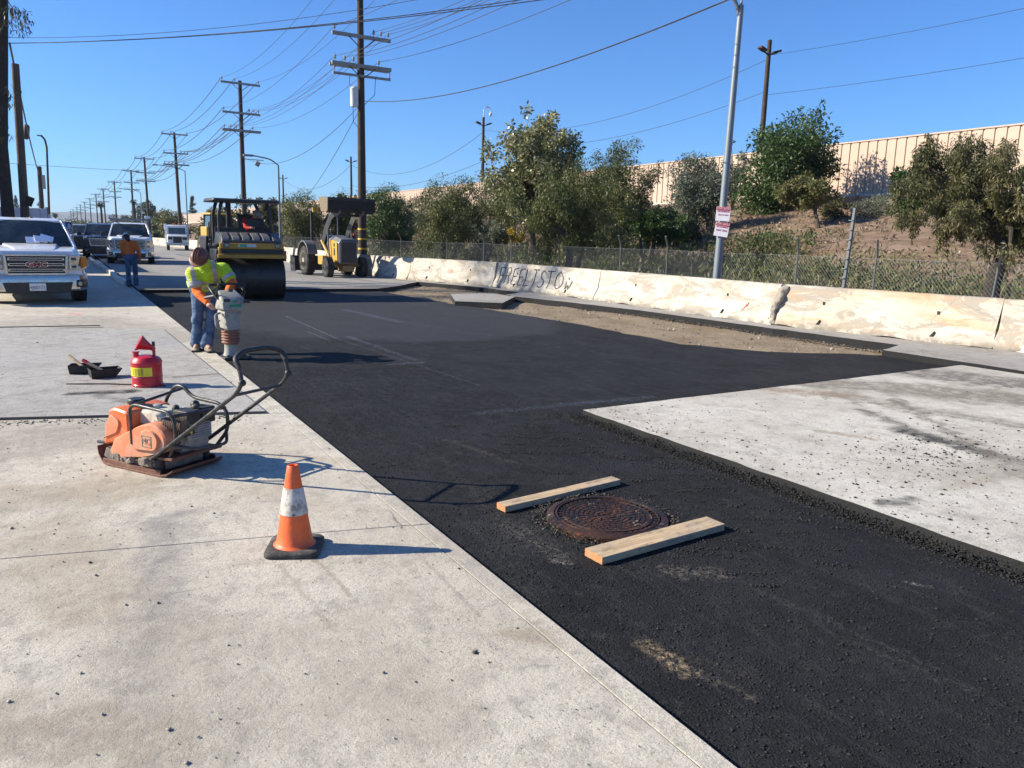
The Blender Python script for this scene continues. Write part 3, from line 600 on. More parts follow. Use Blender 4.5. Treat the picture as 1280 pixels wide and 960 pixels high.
# background trees, far
gF = 'trees along the far roadside'
fars = [(428,18,(412,240,446,310),L_pepper,21,'far tree just left of the tall pole behind the loader'), (330,16,(318,246,350,310),L_dull,22,'far dull tree seen through the right side of the roller canopy'),
        (290,17,(268,252,322,318),L_pepper,23,'far tree seen through the middle of the roller canopy'), (262,16.5,(246,262,284,318),L_olive,24,'far olive tree behind the yellow machine'), (216,16,(196,268,236,306),L_olive,25,'far olive tree behind the white box truck'),
        (180,20,(166,246,196,300),L_dark,26,'dark tree with a tall narrow top beside the third pole'), (198,18,(188,262,212,300),L_pepper,27,'far tree between the dark tree and the box truck'), (157,22,(146,272,172,298),L_olive,28,'low pale olive tree behind the white pickup'),
        (150,28,(136,268,170,290),L_dark,29,'broad dark tree far up the road above the white pickup')]
for px, X, box, lf, sd_, lb in fars:
    c = onX((box[0]+box[2])/2, (box[1]+box[3])/2, X); dep = float((c-CAM)@CF); rw = (box[2]-box[0])/2*dep/FPX; rz = (box[3]-box[1])/2*dep/FPX
    bz = zt(X, c[1])-.1 if 13 < X < 60 else 0
    tree(lb, (X, c[1], min(bz, c[2]-rz)), c, (rw, rw, rz), 5200, .05*rw+.22, .03*rw+.12, lf, trunk_r=.16, nc=50, seed=sd_, group=gF, limbs=5)
def conifer(label, X, px, top, bot, halfw, seed, group=None):
    a = onX(px, top, X); b = onX(px, bot, X); dep = float((a-CAM)@CF); w_ = halfw*dep/FPX; H_ = a[2]-b[2]; C = []; Q = []
    rg = np.random.default_rng(seed)
    for i in range(70):
        u = rg.random()**.8; rr_ = w_*(1-u)*rg.uniform(.4, 1.1)+.05; an = rg.random()*6.28; C.append((a[0]+math.cos(an)*rr_, a[1]+math.sin(an)*rr_, b[2]+u*H_*.97)); Q.append(w_*.22)
    t = thing('conifer_tree', label, 'tree', (a[0], a[1], 0), 0, group); m = MB(); m.tube([(0, 0, -.2), (0, 0, b[2]), (0, 0, a[2])], [.3, .22, .03], 7); obj('trunk', m, barkd, t)
    leaves('crown', C, Q, 3500, w_*.22, w_*.06, L_dark, .5, t)
conifer('tall dark pointed conifer on the skyline left of the roller', 40, 240, 244, 282, 7, 31)
conifer('small pointed conifer right of the third pole', 52, 193, 258, 284, 4, 32)
conifer('distant pointed tree above the white panel fence', -14, 19, 244, 262, 4.5, 33)
def palm(label, px, py, dep, rpx, seed, group):
    d = ray(px, py); c = CAM+d*(dep/(d@CF)); r = rpx*dep/FPX; t = thing('palm_tree', label, 'tree', (c[0], c[1], -.1), 0, group); m = MB(); m.tube([(0, 0, 0), (0, 0, c[2]+.1)], [.25, .18], 7); obj('trunk', m, barkd, t)
    leaves('crown', [tuple(c)], [r*.8], 260, r*.8, r*.12, L_dark, .5, t, out=1.4, shell=.9)
gP = 'fan palms far up the road'
palm('fan palm among the far poles, larger of the two', 126, 256, 150, 4.2, 41, gP); palm('small fan palm behind the blue banner', 69, 269, 170, 3.2, 42, gP); palm('small dark palm right of the fan palm in front of the hills', 167, 252, 120, 3.4, 43, gP); palm('lone small palm above the panel fence', 50, 255, 120, 3., 44, gP)
# far-off line of low trees: reads as one mass
C = []; Q = []
for i in range(260):
    px = random.uniform(62, 262); dep = random.uniform(190, 420); d = ray(px, 290); c = CAM+d*(dep/(d@CF)); r = random.uniform(1.6, 3.6)*dep/300; C.append((c[0], c[1], random.uniform(.2, .7)*r)); Q.append(r)
for i in range(260):
    y = random.uniform(90, 400); C.append((random.uniform(19, 30)+y*.05, y, random.uniform(.8, 2.2))); Q.append(random.uniform(1., 2.2))
o = leaves('distant_trees', C, Q, 42000, .9, .4, leafmat('far_leaf', [(.03,.045,.016), (.07,.09,.03), (.13,.12,.05)]), .2, kind='stuff', zmin=0)
# weeds and dry grass
def weeds(name, n, fx, size, mat, L, Wd, droop=-.9, per=40):
    C = []; Q = []
    for i in range(n):
        x, y = fx(); s_ = random.uniform(*size); C.append((x, y, zt(x, y)+s_*.35)); Q.append(s_)
    return leaves(name, C, Q, n*per, L, Wd, mat, droop, kind='stuff', out=.25, shell=.6)
weeds('green_weeds', 800, lambda: (random.uniform(14.8, 21.5), random.uniform(3, 48)), (.4,1.0), L_olive, .16, .05, per=55)
weeds('grey_weeds', 420, lambda: (random.uniform(14.6, 20), random.uniform(3, 60)), (.4,.95), L_gray, .15, .045)
weeds('dark_weeds', 260, lambda: (random.uniform(14.8, 21), random.uniform(3, 50)), (.4,.95), L_pepper, .13, .04)
weeds('low_bushes', 70, lambda: (random.uniform(15.2, 21.5), random.uniform(4, 46)), (.6,1.15), L_bright, .13, .05, droop=0, per=420)
weeds('tall_dry_grass', 420, lambda: (random.uniform(14.6, 20), random.uniform(3, 70)), (.3,.8), L_dry, .3, .02)
weeds('dry_grass', 900, lambda: (random.uniform(13.6, 24), random.uniform(0, 110)), (.12,.34), L_dry, .22, .014)
weeds('slope_scrub', 620, lambda: (random.uniform(20, 37.5), random.uniform(2, 110)), (.15,.42), leafmat('scrub', [(.12,.10,.05), (.2,.17,.08), (.11,.12,.05)]), .16, .03, per=22)
weeds('slope_litter', 3000, lambda: (random.uniform(19, 37.5), random.uniform(4, 80)), (.06,.2), leafmat('litter', [(.12,.075,.045), (.26,.19,.13), (.4,.34,.27)]), .13, .06, droop=0, per=14)
weeds('green_ground_cover', 130, lambda: (random.uniform(21, 27), random.uniform(20, 36)), (.3,.6), L_bright, .14, .06)
weeds('green_slope_patch', 60, lambda: (lambda p: (p[0], p[1]))(onX(random.gauss(970, 30), random.gauss(300, 10), random.uniform(21, 26))), (.2,.45), L_olive, .16, .03)
# gray rail and pale low wall seen through the fence
m = MB(); m.box((0, 0, .12), (.35, 34, .28)); o = obj('low_wall', m, wallcap, loc=(15.9, 38, .02), rot=(0, 0, R(3)), bevel=.02); tag(o, 'low pale broken wall in the dry grass behind the fence', 'wall')
m = MB(); m.box((0, 0, .02), (.5, 30, .2)); o = obj('concrete_kerb', m, wallcap, loc=(13.3, 8, .04), bevel=.02); tag(o, 'low white kerb along the foot of the chain link fence behind the nearest barriers', 'kerb')
# hills
def m_hill():
    n = NT('hill_scrub'); P = n.pos(); c = n.mix(n.ramp(n.noise(P, .012, 6, .7), .4, .6), (.05,.055,.035), (.13,.11,.08)); return n.fin(c, .95)
hm = m_hill()
def hills(name, R0_, az0, az1, hf, label):
    V = []; n = 160
    for k in range(5):
        for i in range(n):
            a = az0+(az1-az0)*i/(n-1); rr_ = R0_*(1+.06*k); hh = hf(math.degrees(a), k)*[0, .7, 1, .8, 0][k]
            V.append((rr_*math.sin(a), rr_*math.cos(a), hh*R0_/961.-2))
    Q = np.array([(k*n+i, k*n+i+1, (k+1)*n+i+1, (k+1)*n+i) for k in range(4) for i in range(n-1)])
    return np_mesh(name, np.array(V), Q, hm, 'structure', smooth=True)
hills('hills', 3600, R(-22), R(60), lambda a, k: 20+3.*mnoise.noise(Vector((a*.35, k*.3, 0)))+5*math.exp(-((a-6.5)/2.)**2)*(1 if k > 0 else 0)+.8*mnoise.noise(Vector((a*3, k, 2))), '')
# ---------------------------------------------------------------- barriers
def m_barrier():
    n = NT('cast_concrete'); P = n.objc(); G_ = n.pos()
    c = n.mix(n.ramp(n.noise(G_, 1.1, 5, .65), .35, .7), (.54,.50,.43), (.48,.42,.33))
    c = n.mix(n.ramp(n.noise(n.scalev(G_, (1, .6, 2.5)), 2., 6, .7, 1.), .52, .68, 0, .6), c, (.30,.26,.20))
    c = n.mix(n.ramp(n.noise(G_, 30, 5, .75), .5, .7, 0, .4), c, (.4,.36,.3))
    w = n.n('ShaderNodeTexVoronoi', feature='DISTANCE_TO_EDGE'); w.inputs['Scale'].default_value = 1.3
    nz = n.n('ShaderNodeTexNoise'); nz.inputs['Scale'].default_value = 2.5; nz.inputs['Detail'].default_value = 5; n.l(G_, nz.inputs['Vector'])
    wm = n.n('ShaderNodeMix', data_type='VECTOR'); wm.inputs[0].default_value = .3; n.l(G_, wm.inputs[4]); n.l(nz.outputs[1], wm.inputs[5]); n.l(wm.outputs[1], w.inputs['Vector'])
    c = n.mix(n.math('MULTIPLY', n.ramp(w.outputs[0], .003, .016, .8, 0), n.ramp(n.noise(G_, 1.2, 3), .45, .55)), c, (.3,.27,.23))
    c = n.mix(n.math('MULTIPLY', n.ramp(n.noise(n.scalev(G_, (1, .5, 1.6)), 1.5, 7, .75, 1.2), .50, .56), .7), c, (.29,.25,.20))
    rust = n.math('MULTIPLY', n.ramp(n.noise(n.scalev(G_, (1, .35, 2.2)), 1.6, 5, .6), .48, .68, 0, .6), n.seg(G_, (12.6, 4), (12.35, 10.4), .6, .8, .8, 1.))
    c = n.mix(rust, c, (.50,.30,.14))
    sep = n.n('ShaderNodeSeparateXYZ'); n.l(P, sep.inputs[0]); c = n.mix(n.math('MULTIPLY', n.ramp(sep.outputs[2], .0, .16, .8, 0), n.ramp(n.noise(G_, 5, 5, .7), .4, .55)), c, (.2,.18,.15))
    return n.fin(c, .9, 0, n.bump(n.noise(G_, 16, 6, .75), .5, .02), .25)
bmat = m_barrier(); spray = paint('black_spray', (.07,.07,.075), .8, dirt=(.35,.32,.28), da=.6, scale=8); hole = paint('hole_shade', (.02,.018,.016), .9)
orange_spray = paint('orange_spray', (.75,.12,.06), .8)
prof = [(-.30, 0), (-.30, .07), (-.17, .32), (-.085, .80), (-.06, .81), (.06, .81), (.085, .80), (.17, .32), (.30, .07), (.30, 0)]
def face_y(z):    # front face depth for a height on the barrier
    for (a, b), (c, d) in zip(prof[:4], prof[1:4]):
        if b <= z <= d and d > b: return a+(c-a)*(z-b)/(d-b)
    return -.3
def barrier(label, A, B, z=.06, seed=0, group='concrete barriers along the road', chip=.03):
    A = Vector(A); B = Vector(B); L = (B-A).length-.05; ang = math.atan2(B.y-A.y, B.x-A.x); 
    # A->B runs so that the local -y face looks at the road
    t = thing('concrete_barrier', label, 'barrier', ((A.x+B.x)/2, (A.y+B.y)/2, z), ang, group)
    off = Vector((0, .3)); m = MB(); rings = []; n = max(12, int(L/.12)); rg = random.Random(seed)
    for i in range(n+1):
        x = -L/2+L*i/n; ring = []
        e = min(i, n-i)/n*L
        for j, (yy, zz) in enumerate(prof):
            q = mnoise.noise(Vector((x*3, yy*9+seed*7, zz*9)))*chip*.6*(1.0 if 0 < zz else 0)
            if e < .3: q += chip*1.2*abs(mnoise.noise(Vector((x*9+seed, yy*8, zz*7))))*(1-e/.3)
            dx = chip*2.5*mnoise.noise(Vector((seed, yy*6, zz*6))) if i in (0, n) else 0
            ring.append((x+dx, yy*(1-q*.6)+.3, zz*(1-q*.4)-(.0 if zz else -max(0, mnoise.noise(Vector((x*1.4+seed*3, 0, 0))))*.06)))
        rings.append(ring)
    m.loft(rings); obj('body', m, bmat, t, ang=50)
    for fx in (-.27+.02*rg.random(), .22+.05*rg.random()):
        m = MB(); x = L*fx; yy = face_y(.1)+.3
        m.prism([(x-.03, .10), (x+.035, .10), (x+.035, .19)], face_y(.09)+.3-.004, .36, 'XZ'); 
        obj('slot_shade', m, hole, t); m = MB(); x += .02; zz = .5; m.prism([(x-.02, zz-.03), (x+.024, zz-.03), (x+.02, zz+.028), (x-.024, zz+.03)], face_y(zz-.03)+.3-.004, .3, 'XZ')
        obj('lifting_hole_shade', m, hole, t)  # solid black prisms on the face stand in for the shade inside holes
    return t, L
# barrier ends: base front line
pts = [(14.0, .9), (12.98, 6.8), (12.25, 10.68), (12.38, 16.93), (12.25, 22.44), (10.95, 26.6), (10.35, 31.), (10.75, 36.6), (10.8, 42.4)]
names = ['end of a cream barrier just showing at the far right edge', 'rust streaked cream barrier filling the right edge, right of the wide broken joint', 'long clean cream barrier left of the wide broken joint', 'cream barrier sprayed with black graffiti letters', 'barrier with tree shadows and a pink paint spot left of the graffiti barrier',
  'short crooked barrier just right of the loader front wheel', 'shadowed barrier behind the loader front wheel', 'barrier hidden mostly behind the loader body', ]
Bs = []; BX = 1
for i in range(len(pts)-1):
    a, b = pts[i+1], pts[i]     # from far to near so that -y local faces the road
    Bs.append(barrier(names[i] if i > 0 else names[0], a, b, .06 if i < 5 else .05, seed=i))
fb = [(10.9, 43.3), (11.2, 49.3), (11.4, 55.3), (11.3, 61.3), (11.0, 67.3), (10.6, 73.3), (10.1, 79.4), (9.6, 85.4), (8.9, 91.5), (8.0, 97.5), (6.8, 103.4), (5.4, 109.3), (3.8, 115)]
fl = ['white barrier end beside the black box blade', 'second barrier beyond the box blade', 'far barrier behind the yellow cab', 'far barrier seen left of the yellow machine', 'far barrier right of the box truck bumper', 'far barrier behind the right side of the box truck', 'far barrier directly behind the box truck', 'far barrier behind the left side of the box truck', 'far barrier just left of the box truck', 'far barrier above the white pickup mirror', 'farthest but one white barrier across the road', 'farthest white barrier across the road']
for i in range(len(fb)-1): barrier(fl[i], fb[i+1], fb[i], .05, seed=20+i, group='far concrete barriers up the road')
# graffiti on the fourth barrier
Bs = Bs[1:]
t4, L4 = Bs[2]
LET = {'F': [[(0,1),(0,0)],[(0,1),(.8,.95)],[(0,.5),(.6,.5)]], 'R': [[(0,0),(0,1),(.6,1),(.7,.75),(.5,.5),(0,.5)],[(.3,.5),(.8,0)]], 'E': [[(.8,1),(0,.95),(.05,0),(.8,.03)],[(.02,.5),(.6,.52)]],
  'L': [[(0,1),(0,0),(.8,.05)]], 'I': [[(.4,1),(.4,0)],[(.05,1),(.8,1)]], 'S': [[(.8,.85),(.5,1),(.15,.85),(.2,.6),(.7,.4),(.75,.15),(.4,0),(0,.1)]], 'T': [[(.4,1),(.4,0)],[(-.05,.97),(.9,1)]], 'O': [[(.4,1),(.05,.75),(.0,.35),(.35,0),(.75,.2),(.8,.65),(.4,1)]], 'w': [[(0,.5),(.15,0),(.35,.4),(.55,0),(.8,.55)]]}
m = MB(); x = -L4/2+.25; rg = random.Random(4)
for ch, wd in zip('FREELISTOw', (.36,.36,.34,.34,.32,.38,.34,.40,.50,.34)):
    for st in LET[ch]:
        P_ = fillet([Vector((x+u*wd+(v-.5)*.05, 0, .15+v*.52)) for u, v in st], .12, 4); Q_ = []
        for k in range(len(P_)-1):
            for j in range(4): Q_.append(P_[k].lerp(P_[k+1], j/4))
        Q_.append(P_[-1]); m.tube([(p.x, face_y(p.z)+.3-.001, p.z) for p in Q_], .019, 6)
    x += wd*1.12
obj('graffiti', m, spray, t4)
m = MB(); m.ell((0, face_y(.4)+.303, .40), (.16, .02, .10)); obj('paint_spot', m, paint('pink_paint', (.78,.30,.22), .8, dirt=(.6,.5,.4), da=.6, scale=12), Bs[3][0])
m = MB(); m.tube([(2.2, face_y(.2)+.3, .2), (2.32, face_y(.38)+.3, .38)], .012, 6); obj('spray_mark', m, orange_spray, Bs[1][0])
# broken grout heap at the wide joint
m = MB()
for i in range(120):
    zz = random.random(); p = Vector((12.42+random.gauss(0, .02)-(1-zz)*.15+(.04 if zz > .8 else 0), 10.68+random.gauss(0, .035)+.05*math.sin(zz*5), .08+zz*.74)); m.ell(p, [random.uniform(.03, .06)*(.6+.6*zz) for _ in range(3)], 6, 4, (random.random(), random.random(), 0))
o = blob('broken_joint_mortar', m, paint('old_mortar', (.26,.23,.19), .95, dirt=(.4,.36,.3), da=.5, scale=12, bump=.9, bscale=25), .02, 1); tag(o, 'rough grey broken mortar squeezed in the wide joint between the two nearest cream barriers', 'mortar')
# ---------------------------------------------------------------- chain link fence
galv = paint('galvanised', (.22,.23,.23), .5, .6, dirt=(.2,.18,.15), da=.3)
XF = 13.9
F = thing('chain_link_fence', 'wire chain link fence with angled post tops behind the concrete barriers', 'fence', (XF, 0, 0))
posts = [7.45, 9.7, 11.6, 13.8, 15.8, 17.8, 21, 24.1, 26.2, 29.4, 31.8, 34.5, 38.4, 41.6, 45, 48.5, 52, 55.5, 59, 62.5, 66]
for y in posts:
    m = MB(); lx = random.uniform(-.02, .02); ly = .10*(1 if y < 8 else 0)
    m.tube([(0, y, -.2), (lx, y-ly, 1.5), (lx-.02, y-ly-.02, 1.55), (lx-.2, y-ly-.12, 1.80)], .020, 8); obj('post', m, galv, F)
m = MB(); 
for z in (1.42,): m.tube([(0, -3, z)]+[(0, y, z+random.uniform(-.03, .03)) for y in posts], .0035, 5)
obj('top_wire', m, galv, F)
m = MB(); H_ = 1.40; pitch = .075; y = -3.
while y < 66:
    m.tube([(.01, y, .03), (.01, y+H_*.9, .03+H_)], .0022 if y < 30 else .003, 3); m.tube([(.016, y+H_*.9, .03), (.016, y, .03+H_)], .0022 if y < 30 else .003, 3); y += pitch if y < 30 else pitch*2
obj('wire_mesh', m, galv, F, fix=False, smooth=False)
p0 = onX(1052, 361, 13.6); m = MB(); m.tube([(0, 0, -.1), (.12, -.03, 2.35)], .038, 8)
for k in range(10): m.box((-.01+.012*k, 0, .4+k*.19), (.09, .09, .012))
o = obj('steel_post', m, galv, loc=(13.6, p0[1], .05)); tag(o, 'taller thick leaning steel post standing alone behind the barrier', 'post')
# ---------------------------------------------------------------- utility poles
wood = paint('pole_wood', (.055,.038,.028), .9, dirt=(.15,.11,.08), da=.5, scale=3, bump=.5, bscale=20)
armw = paint('weathered_arm', (.30,.30,.28), .85, dirt=(.15,.13,.11), da=.4, scale=3)
insu = paint('insulator', (.25,.24,.24), .35); wirem = paint('cable_black', (.02,.02,.022), .6); whitep = paint('white_enamel', (.7,.7,.68), .4)
gpole = 'utility poles along the right side of the road'
XP = 10.9
def util_pole(Y, label, x=XP, near=False, double=False, lean=0., hs=1.):
    t = thing('utility_pole', label, 'utility pole', (x, Y, -.1), 0, gpole); t.rotation_euler = (lean*.3, lean, 0)
    m = MB(); m.tube([(0,0,-.3), (0,0,6), (0,0,11.5)], [.19, .155, .12], 12); obj('shaft', m, wood, t)
    for z, L, dbl in ((11.3, 2.5, 0), (9.45, 2.4, 0), (8.35, 2.45, 1)):
        m = MB()
        for s_ in ((-.16, .16) if dbl else (.15,)): m.box((0, -s_, z), (L, .10, .13))
        if dbl and near: m.box((0, -.17, z-.38), (L*.97, .07, .09)); m.box((-L*.47, -.17, z-.19), (.04, .05, .38)); m.box((L*.47, -.17, z-.19), (.04, .05, .38))
        obj('cross_arm', m, armw, t)
        m = MB()
        for s_ in (-1, 1): m.tube([(s_*.55, -.2, z-.05), (0, -.2, z-.5)], .02, 5)
        obj('brace', m, wood, t)
        for q in ((-1.15, -.35, 1.15) if z > 11 else (-1.1, -.7, -.35, .7) if z < 9 else (-1.1, .5, .8, 1.1)):
            m = MB(); m.lathe([(.015, z+.05), (.015, z+.15), (.05, z+.16), (.055, z+.2), (.035, z+.23), (.05, z+.26), (.02, z+.32)], 8, (q, -.15, 0)); obj('insulator', m, insu, t)
    return t
PY_ = [31.3, 55.1, 87.3, 119.3, 146., 183., 217, 252, 290, 330, 370, 415, 465, 520]
PLAB = ['tallest near utility pole behind the raised bucket, with a white transformer', 'second utility pole, rising behind the roller canopy', 'third utility pole, between the box truck and the roller', 'fourth utility pole, with a double lower arm', 'fifth utility pole up the road', 'sixth utility pole up the road', 'seventh utility pole up the road', 'eighth utility pole, beside the larger fan palm', 'ninth utility pole up the road', 'tenth utility pole up the road', 'eleventh utility pole up the road', 'twelfth utility pole up the road', 'thirteenth, tiny utility pole before the hills', 'farthest tiny utility pole before the hills']
P1 = util_pole(PY_[0], PLAB[0], near=True)
for i, y in enumerate(PY_[1:]):
    c = util_pole(y, PLAB[1+i], lean=R(random.uniform(-.8, .8))) if i == 0 else copy_tree(P2)
    if i == 0: P2 = c
    c.location = (XP+(0 if y < 150 else -(y-150)*.012), y, -.1); c['label'] = PLAB[1+i]; c.rotation_euler = (0, R(random.uniform(-.9, .9)), 0)
m = MB(); m.lathe([(.0, 6.75), (.15, 6.78), (.16, 6.85), (.16, 7.45), (.17, 7.47), (.1, 7.55), (.02, 7.56)], 14, (-.32, -.12, 0)); obj('transformer', m, whitep, P1)
m = MB(); m.tube([(-.5, -.17, 8.0), (-.55, -.2, 7.6), (-.32, -.12, 7.5)], .012, 5); m.tube([(.55, -.2, 7.95), (.5, -.2, 7.3), (.1, -.1, 6.9)], .012, 5); m.tube([(-.4, -.2, 6.8), (-.4, -.2, 6.2), (-.1, -.17, 5.9)], .012, 5); obj('drop_wire', m, wirem, P1)
yel = paint('yellow_band', (.7,.45,.03), .6)
for z in (1.15, 1.55, 1.95): m = MB(); m.lathe([(.185, z), (.185, z+.07)], 14); obj('reflective_band', m, yel, P1)
m = MB(); m.box((.6, -.1, 6.55), (1.5, .05, .05)); m.box((.95, -.12, 6.3), (.28, .2, .3), (0, .5, 0)); obj('bracket_lamp', m, armw, P2)
# ---- wires
def wire(a, b, sag, r, label, group, n=22, cat='cable'):
    a = Vector(a); b = Vector(b); m = MB(); mid = (a+b)/2
    m.tube([a.lerp(b, i/n)-Vector((0, 0, sag*4*(i/n)*(1-i/n)))-mid for i in range(n+1)], r, 5)
    o = obj('overhead_cable', m, wirem, loc=mid, fix=False); tag(o, label, cat, group); return o
spans = [1.0]+PY_[:9]
ordn = ['nearest span', 'second span', 'third span', 'fourth span', 'fifth span', 'sixth span', 'seventh span', 'eighth span', 'ninth span']
for i in range(len(spans)-1):
    for z, qs, nm in ((11.55, (-1.15, -.35, 1.15), 'top arm'), (9.7, (-1.1, .5, .8, 1.1), 'middle arm'), (8.6, (-1.1, -.7, -.35, .7), 'lower arm')):
        for k, q in enumerate(qs):
            if i > 3 and nm != 'top arm': continue
            r = .009 if i < 2 else .013+.004*i
            sd_n = ['leftmost', 'second from left', 'third from left', 'rightmost'][k if not (len(qs) == 3 and k == 2) else 3]
            wire((XP+q, spans[i]-.1, z-.1), (XP+q, spans[i+1]-.1, z-.1), .7 if i else .9, r, f'{sd_n} cable of the {nm}, {ordn[i]} of the pole line', 'cables between the utility poles')
# near street lamp with signs
alu = paint('lamp_steel', (.20,.225,.245), .5, .4, dirt=(.25,.24,.22), da=.2)
b = onX(893, 350, 13.0); 
t = thing('street_lamp', 'tall grey steel street lamp carrying two parking signs behind the barrier', 'street lamp', (13.05, b[1], 0)); t.rotation_euler = (0, R(1.2), 0)
m = MB(); m.tube([(0,0,-.1), (0,0,6.75)], [.098, .062], 16); obj('shaft', m, alu, t)
m = MB(); m.tube(fillet([(0,0,6.45), (-.1,.08,6.75), (-.7,.7,7.3), (-1.6,1.5,7.7)], .4), [.045]*1+[.04]*0 or .042, 8) if False else m.tube(fillet([(0,0,6.45), (-.12,.03,6.8), (-.75,.16,7.4), (-1.9,.4,7.8)], .4), .04, 8); obj('arm', m, alu, t)
m = MB(); m.box((-2.2,.45,7.85), (.7, .25, .12)); obj('lamp_head', m, alu, t, bevel=.03)
m = MB(); m.tube([(0,0,6.7), (0,0,6.95)], [.03,.02], 8); obj('finial', m, alu, t)
signw = paint('sign_white', (.82,.78,.80), .5, dirt=(.5,.45,.4), da=.15); signr = paint('sign_red', (.55,.02,.04), .5)
def psign(zc, lines, lean, label):
    g = thing('parking_sign', label, 'sign', (13.05+.02, b[1], 0), 0, 'parking signs on the street lamp'); g.rotation_euler = (0, R(1.2), 0)
    vx, vy = -13., -b[1]; a = math.atan2(vy, vx)+math.pi/2
    rot = (0, R(lean), a); Mx = Matrix.Translation((math.cos(a-math.pi/2)*.12, math.sin(a-math.pi/2)*.12, zc)) @ Matrix.Rotation(a, 4, 'Z') @ Matrix.Rotation(R(lean), 4, 'Y')
    def put(o): o.matrix_local = Mx @ o.matrix_local; return o
    m = MB(); m.box((0, 0, 0), (.31, .012, .31)); put(obj('plate', m, signw, g, bevel=.002))
    m = MB(); m.box((0, -.008, .115), (.30, .004, .072)); put(obj('red_band', m, signr, g))
    for s_, z, sz, mt in [(l[0], (.115 if i == 0 else .055 if i == 1 else -.02), l[1], l[2]) for i, l in enumerate(lines)]:
        o = text_obj(s_, sz, mt, g, (0, -.0125 if mt is signw else -.009, z), (R(90), 0, 0), .0015, sx=.95); bpy.context.view_layer.update(); o.matrix_local = Mx @ o.matrix_local
    m = MB(); m.prism([(-.1, -.105), (-.07, -.09), (-.07, -.1), (.07, -.1), (.07, -.09), (.1, -.105), (.07, -.12), (.07, -.11), (-.07, -.11), (-.07, -.12)], -.012, -.007, 'XZ'); put(obj('arrow', m, signr, g))
psign(2.30, [('TOW AWAY', .058, signw), ('NO PARKING', .045, signr), ('7AM TO 6PM', .042, signr)], 2, 'upper red and white parking sign on the grey street lamp')
psign(1.955, [('TOW AWAY', .058, signw), ('NO STOPPING', .042, signr), ('ANY TIME', .058, signr)], 7, 'lower tilted red and white no stopping sign on the grey street lamp')
# fix sign heights from picture: done by z above
# embankment light poles
g_ = 'wooden light poles on top of the embankment'
LP = [(35.5, 13.98, 'wooden twin floodlight pole rising behind the bright green tree'), (72.7, 13.84, 'wooden twin floodlight pole left of the tall pale tree, with a small curved camera'), (114.7, 13.16, 'wooden twin floodlight pole just left of the tallest utility pole'), (155.7, 12.9, 'small twin floodlight pole beside the far street lamp')]
for i, (Y, z, lb) in enumerate(LP):
    t = thing('light_pole', lb, 'light pole', (37+1.3, Y, 4.2), 0, g_); h = z-4.2
    m = MB(); m.tube([(0,0,-.3), (0,0,h)], [.2, .13], 10); obj('shaft', m, wood, t)
    m = MB(); m.tube([(-.75,0,h-.62), (0,0,h-.85), (.75,0,h-.62)], .05, 6); obj('arm', m, wood, t)
    for s_ in (-1, 1): m = MB(); m.box((s_*.62, -.05, h-.60), (.5, .35, .13), (0, s_*-.3, 0)); obj('floodlight', m, wood, t)
    if i == 1: m = MB(); m.tube(fillet([(0,0,h), (0,0,h+.8), (.35,0,h+1.1), (.8,0,h+.9), (.8,0,h+.5)], .3), .05, 6); m.ell((.8, 0, h+.35), (.17,.17,.2), 8, 6); obj('camera_arm', m, whitep, t)
gc = 'cables between the embankment light poles'
LPX = 38.3
def lpw(a, b, za, zb, sag, r, lb): wire((LPX, a, za), (LPX, b, zb), sag, r, lb, gc)
lpw(35.5, -8, 13.1, 13.8, 1.0, .012, 'upper cable running right from the floodlight pole'); lpw(35.5, -8, 10.8, 11.4, .8, .012, 'lower cable running right from the floodlight pole')
lpw(35.5, 72.7, 12.9, 12.6, 1.6, .016, 'upper cable between the two nearest floodlight poles'); lpw(35.5, 72.7, 11.0, 11.2, 1.4, .016, 'lower cable between the two nearest floodlight poles')
lpw(72.7, 114.7, 12.4, 12, 2.6, .022, 'upper cable left of the camera pole'); lpw(72.7, 114.7, 9.5, 9, 1.2, .022, 'lower cable left of the camera pole'); lpw(114.7, 155.7, 12, 12, 2.6, .026, 'cable to the farthest floodlight pole')
# far street lamps
def lamp(base, h, arm, label, r=.07, mat=alu, group='street lamps far up the road', name='street_lamp', lean=0., hs=1.):
    t = thing(name, label, 'street lamp', base, 0, group); t.rotation_euler = (0, lean, 0); m = MB(); m.tube([(0,0,-.1), (0,0,h)], [r*1.2, r*.8], 8); obj('shaft', m, mat, t)
    m = MB(); m.tube(fillet([(0,0,h), (arm*.3,0,h+.35), (arm,0,h+.5)], .5), .045, 6); obj('arm', m, mat, t)
    m = MB(); m.box((arm*1.15,0,h+.48), (.6*hs,.28*hs,.12*hs)); obj('lamp_head', m, mat, t, bevel=.02); return t
lamp((12.4, 51.5, 0), 5.9, -1.6, 'street lamp with an arm pointing left, right of the roller canopy'); lamp((12.6, 95, 0), 8.2, -2.6, 'street lamp with an arm pointing left beside the third utility pole'); lamp((12.6, 150, 0), 8., -2.6, 'small street lamp behind the fourth utility pole')
b2 = onY(60, 285, 42); lamp((b2[0], 42, 0), onY(57, 184, 42)[2], -.22, 'slim street lamp at the right end of the panel fence', .05, wood, 'street lamps on the left', hs=.4, lean=math.atan2(onY(58.5, 184, 42)[0]-b2[0], onY(58.5, 184, 42)[2]))
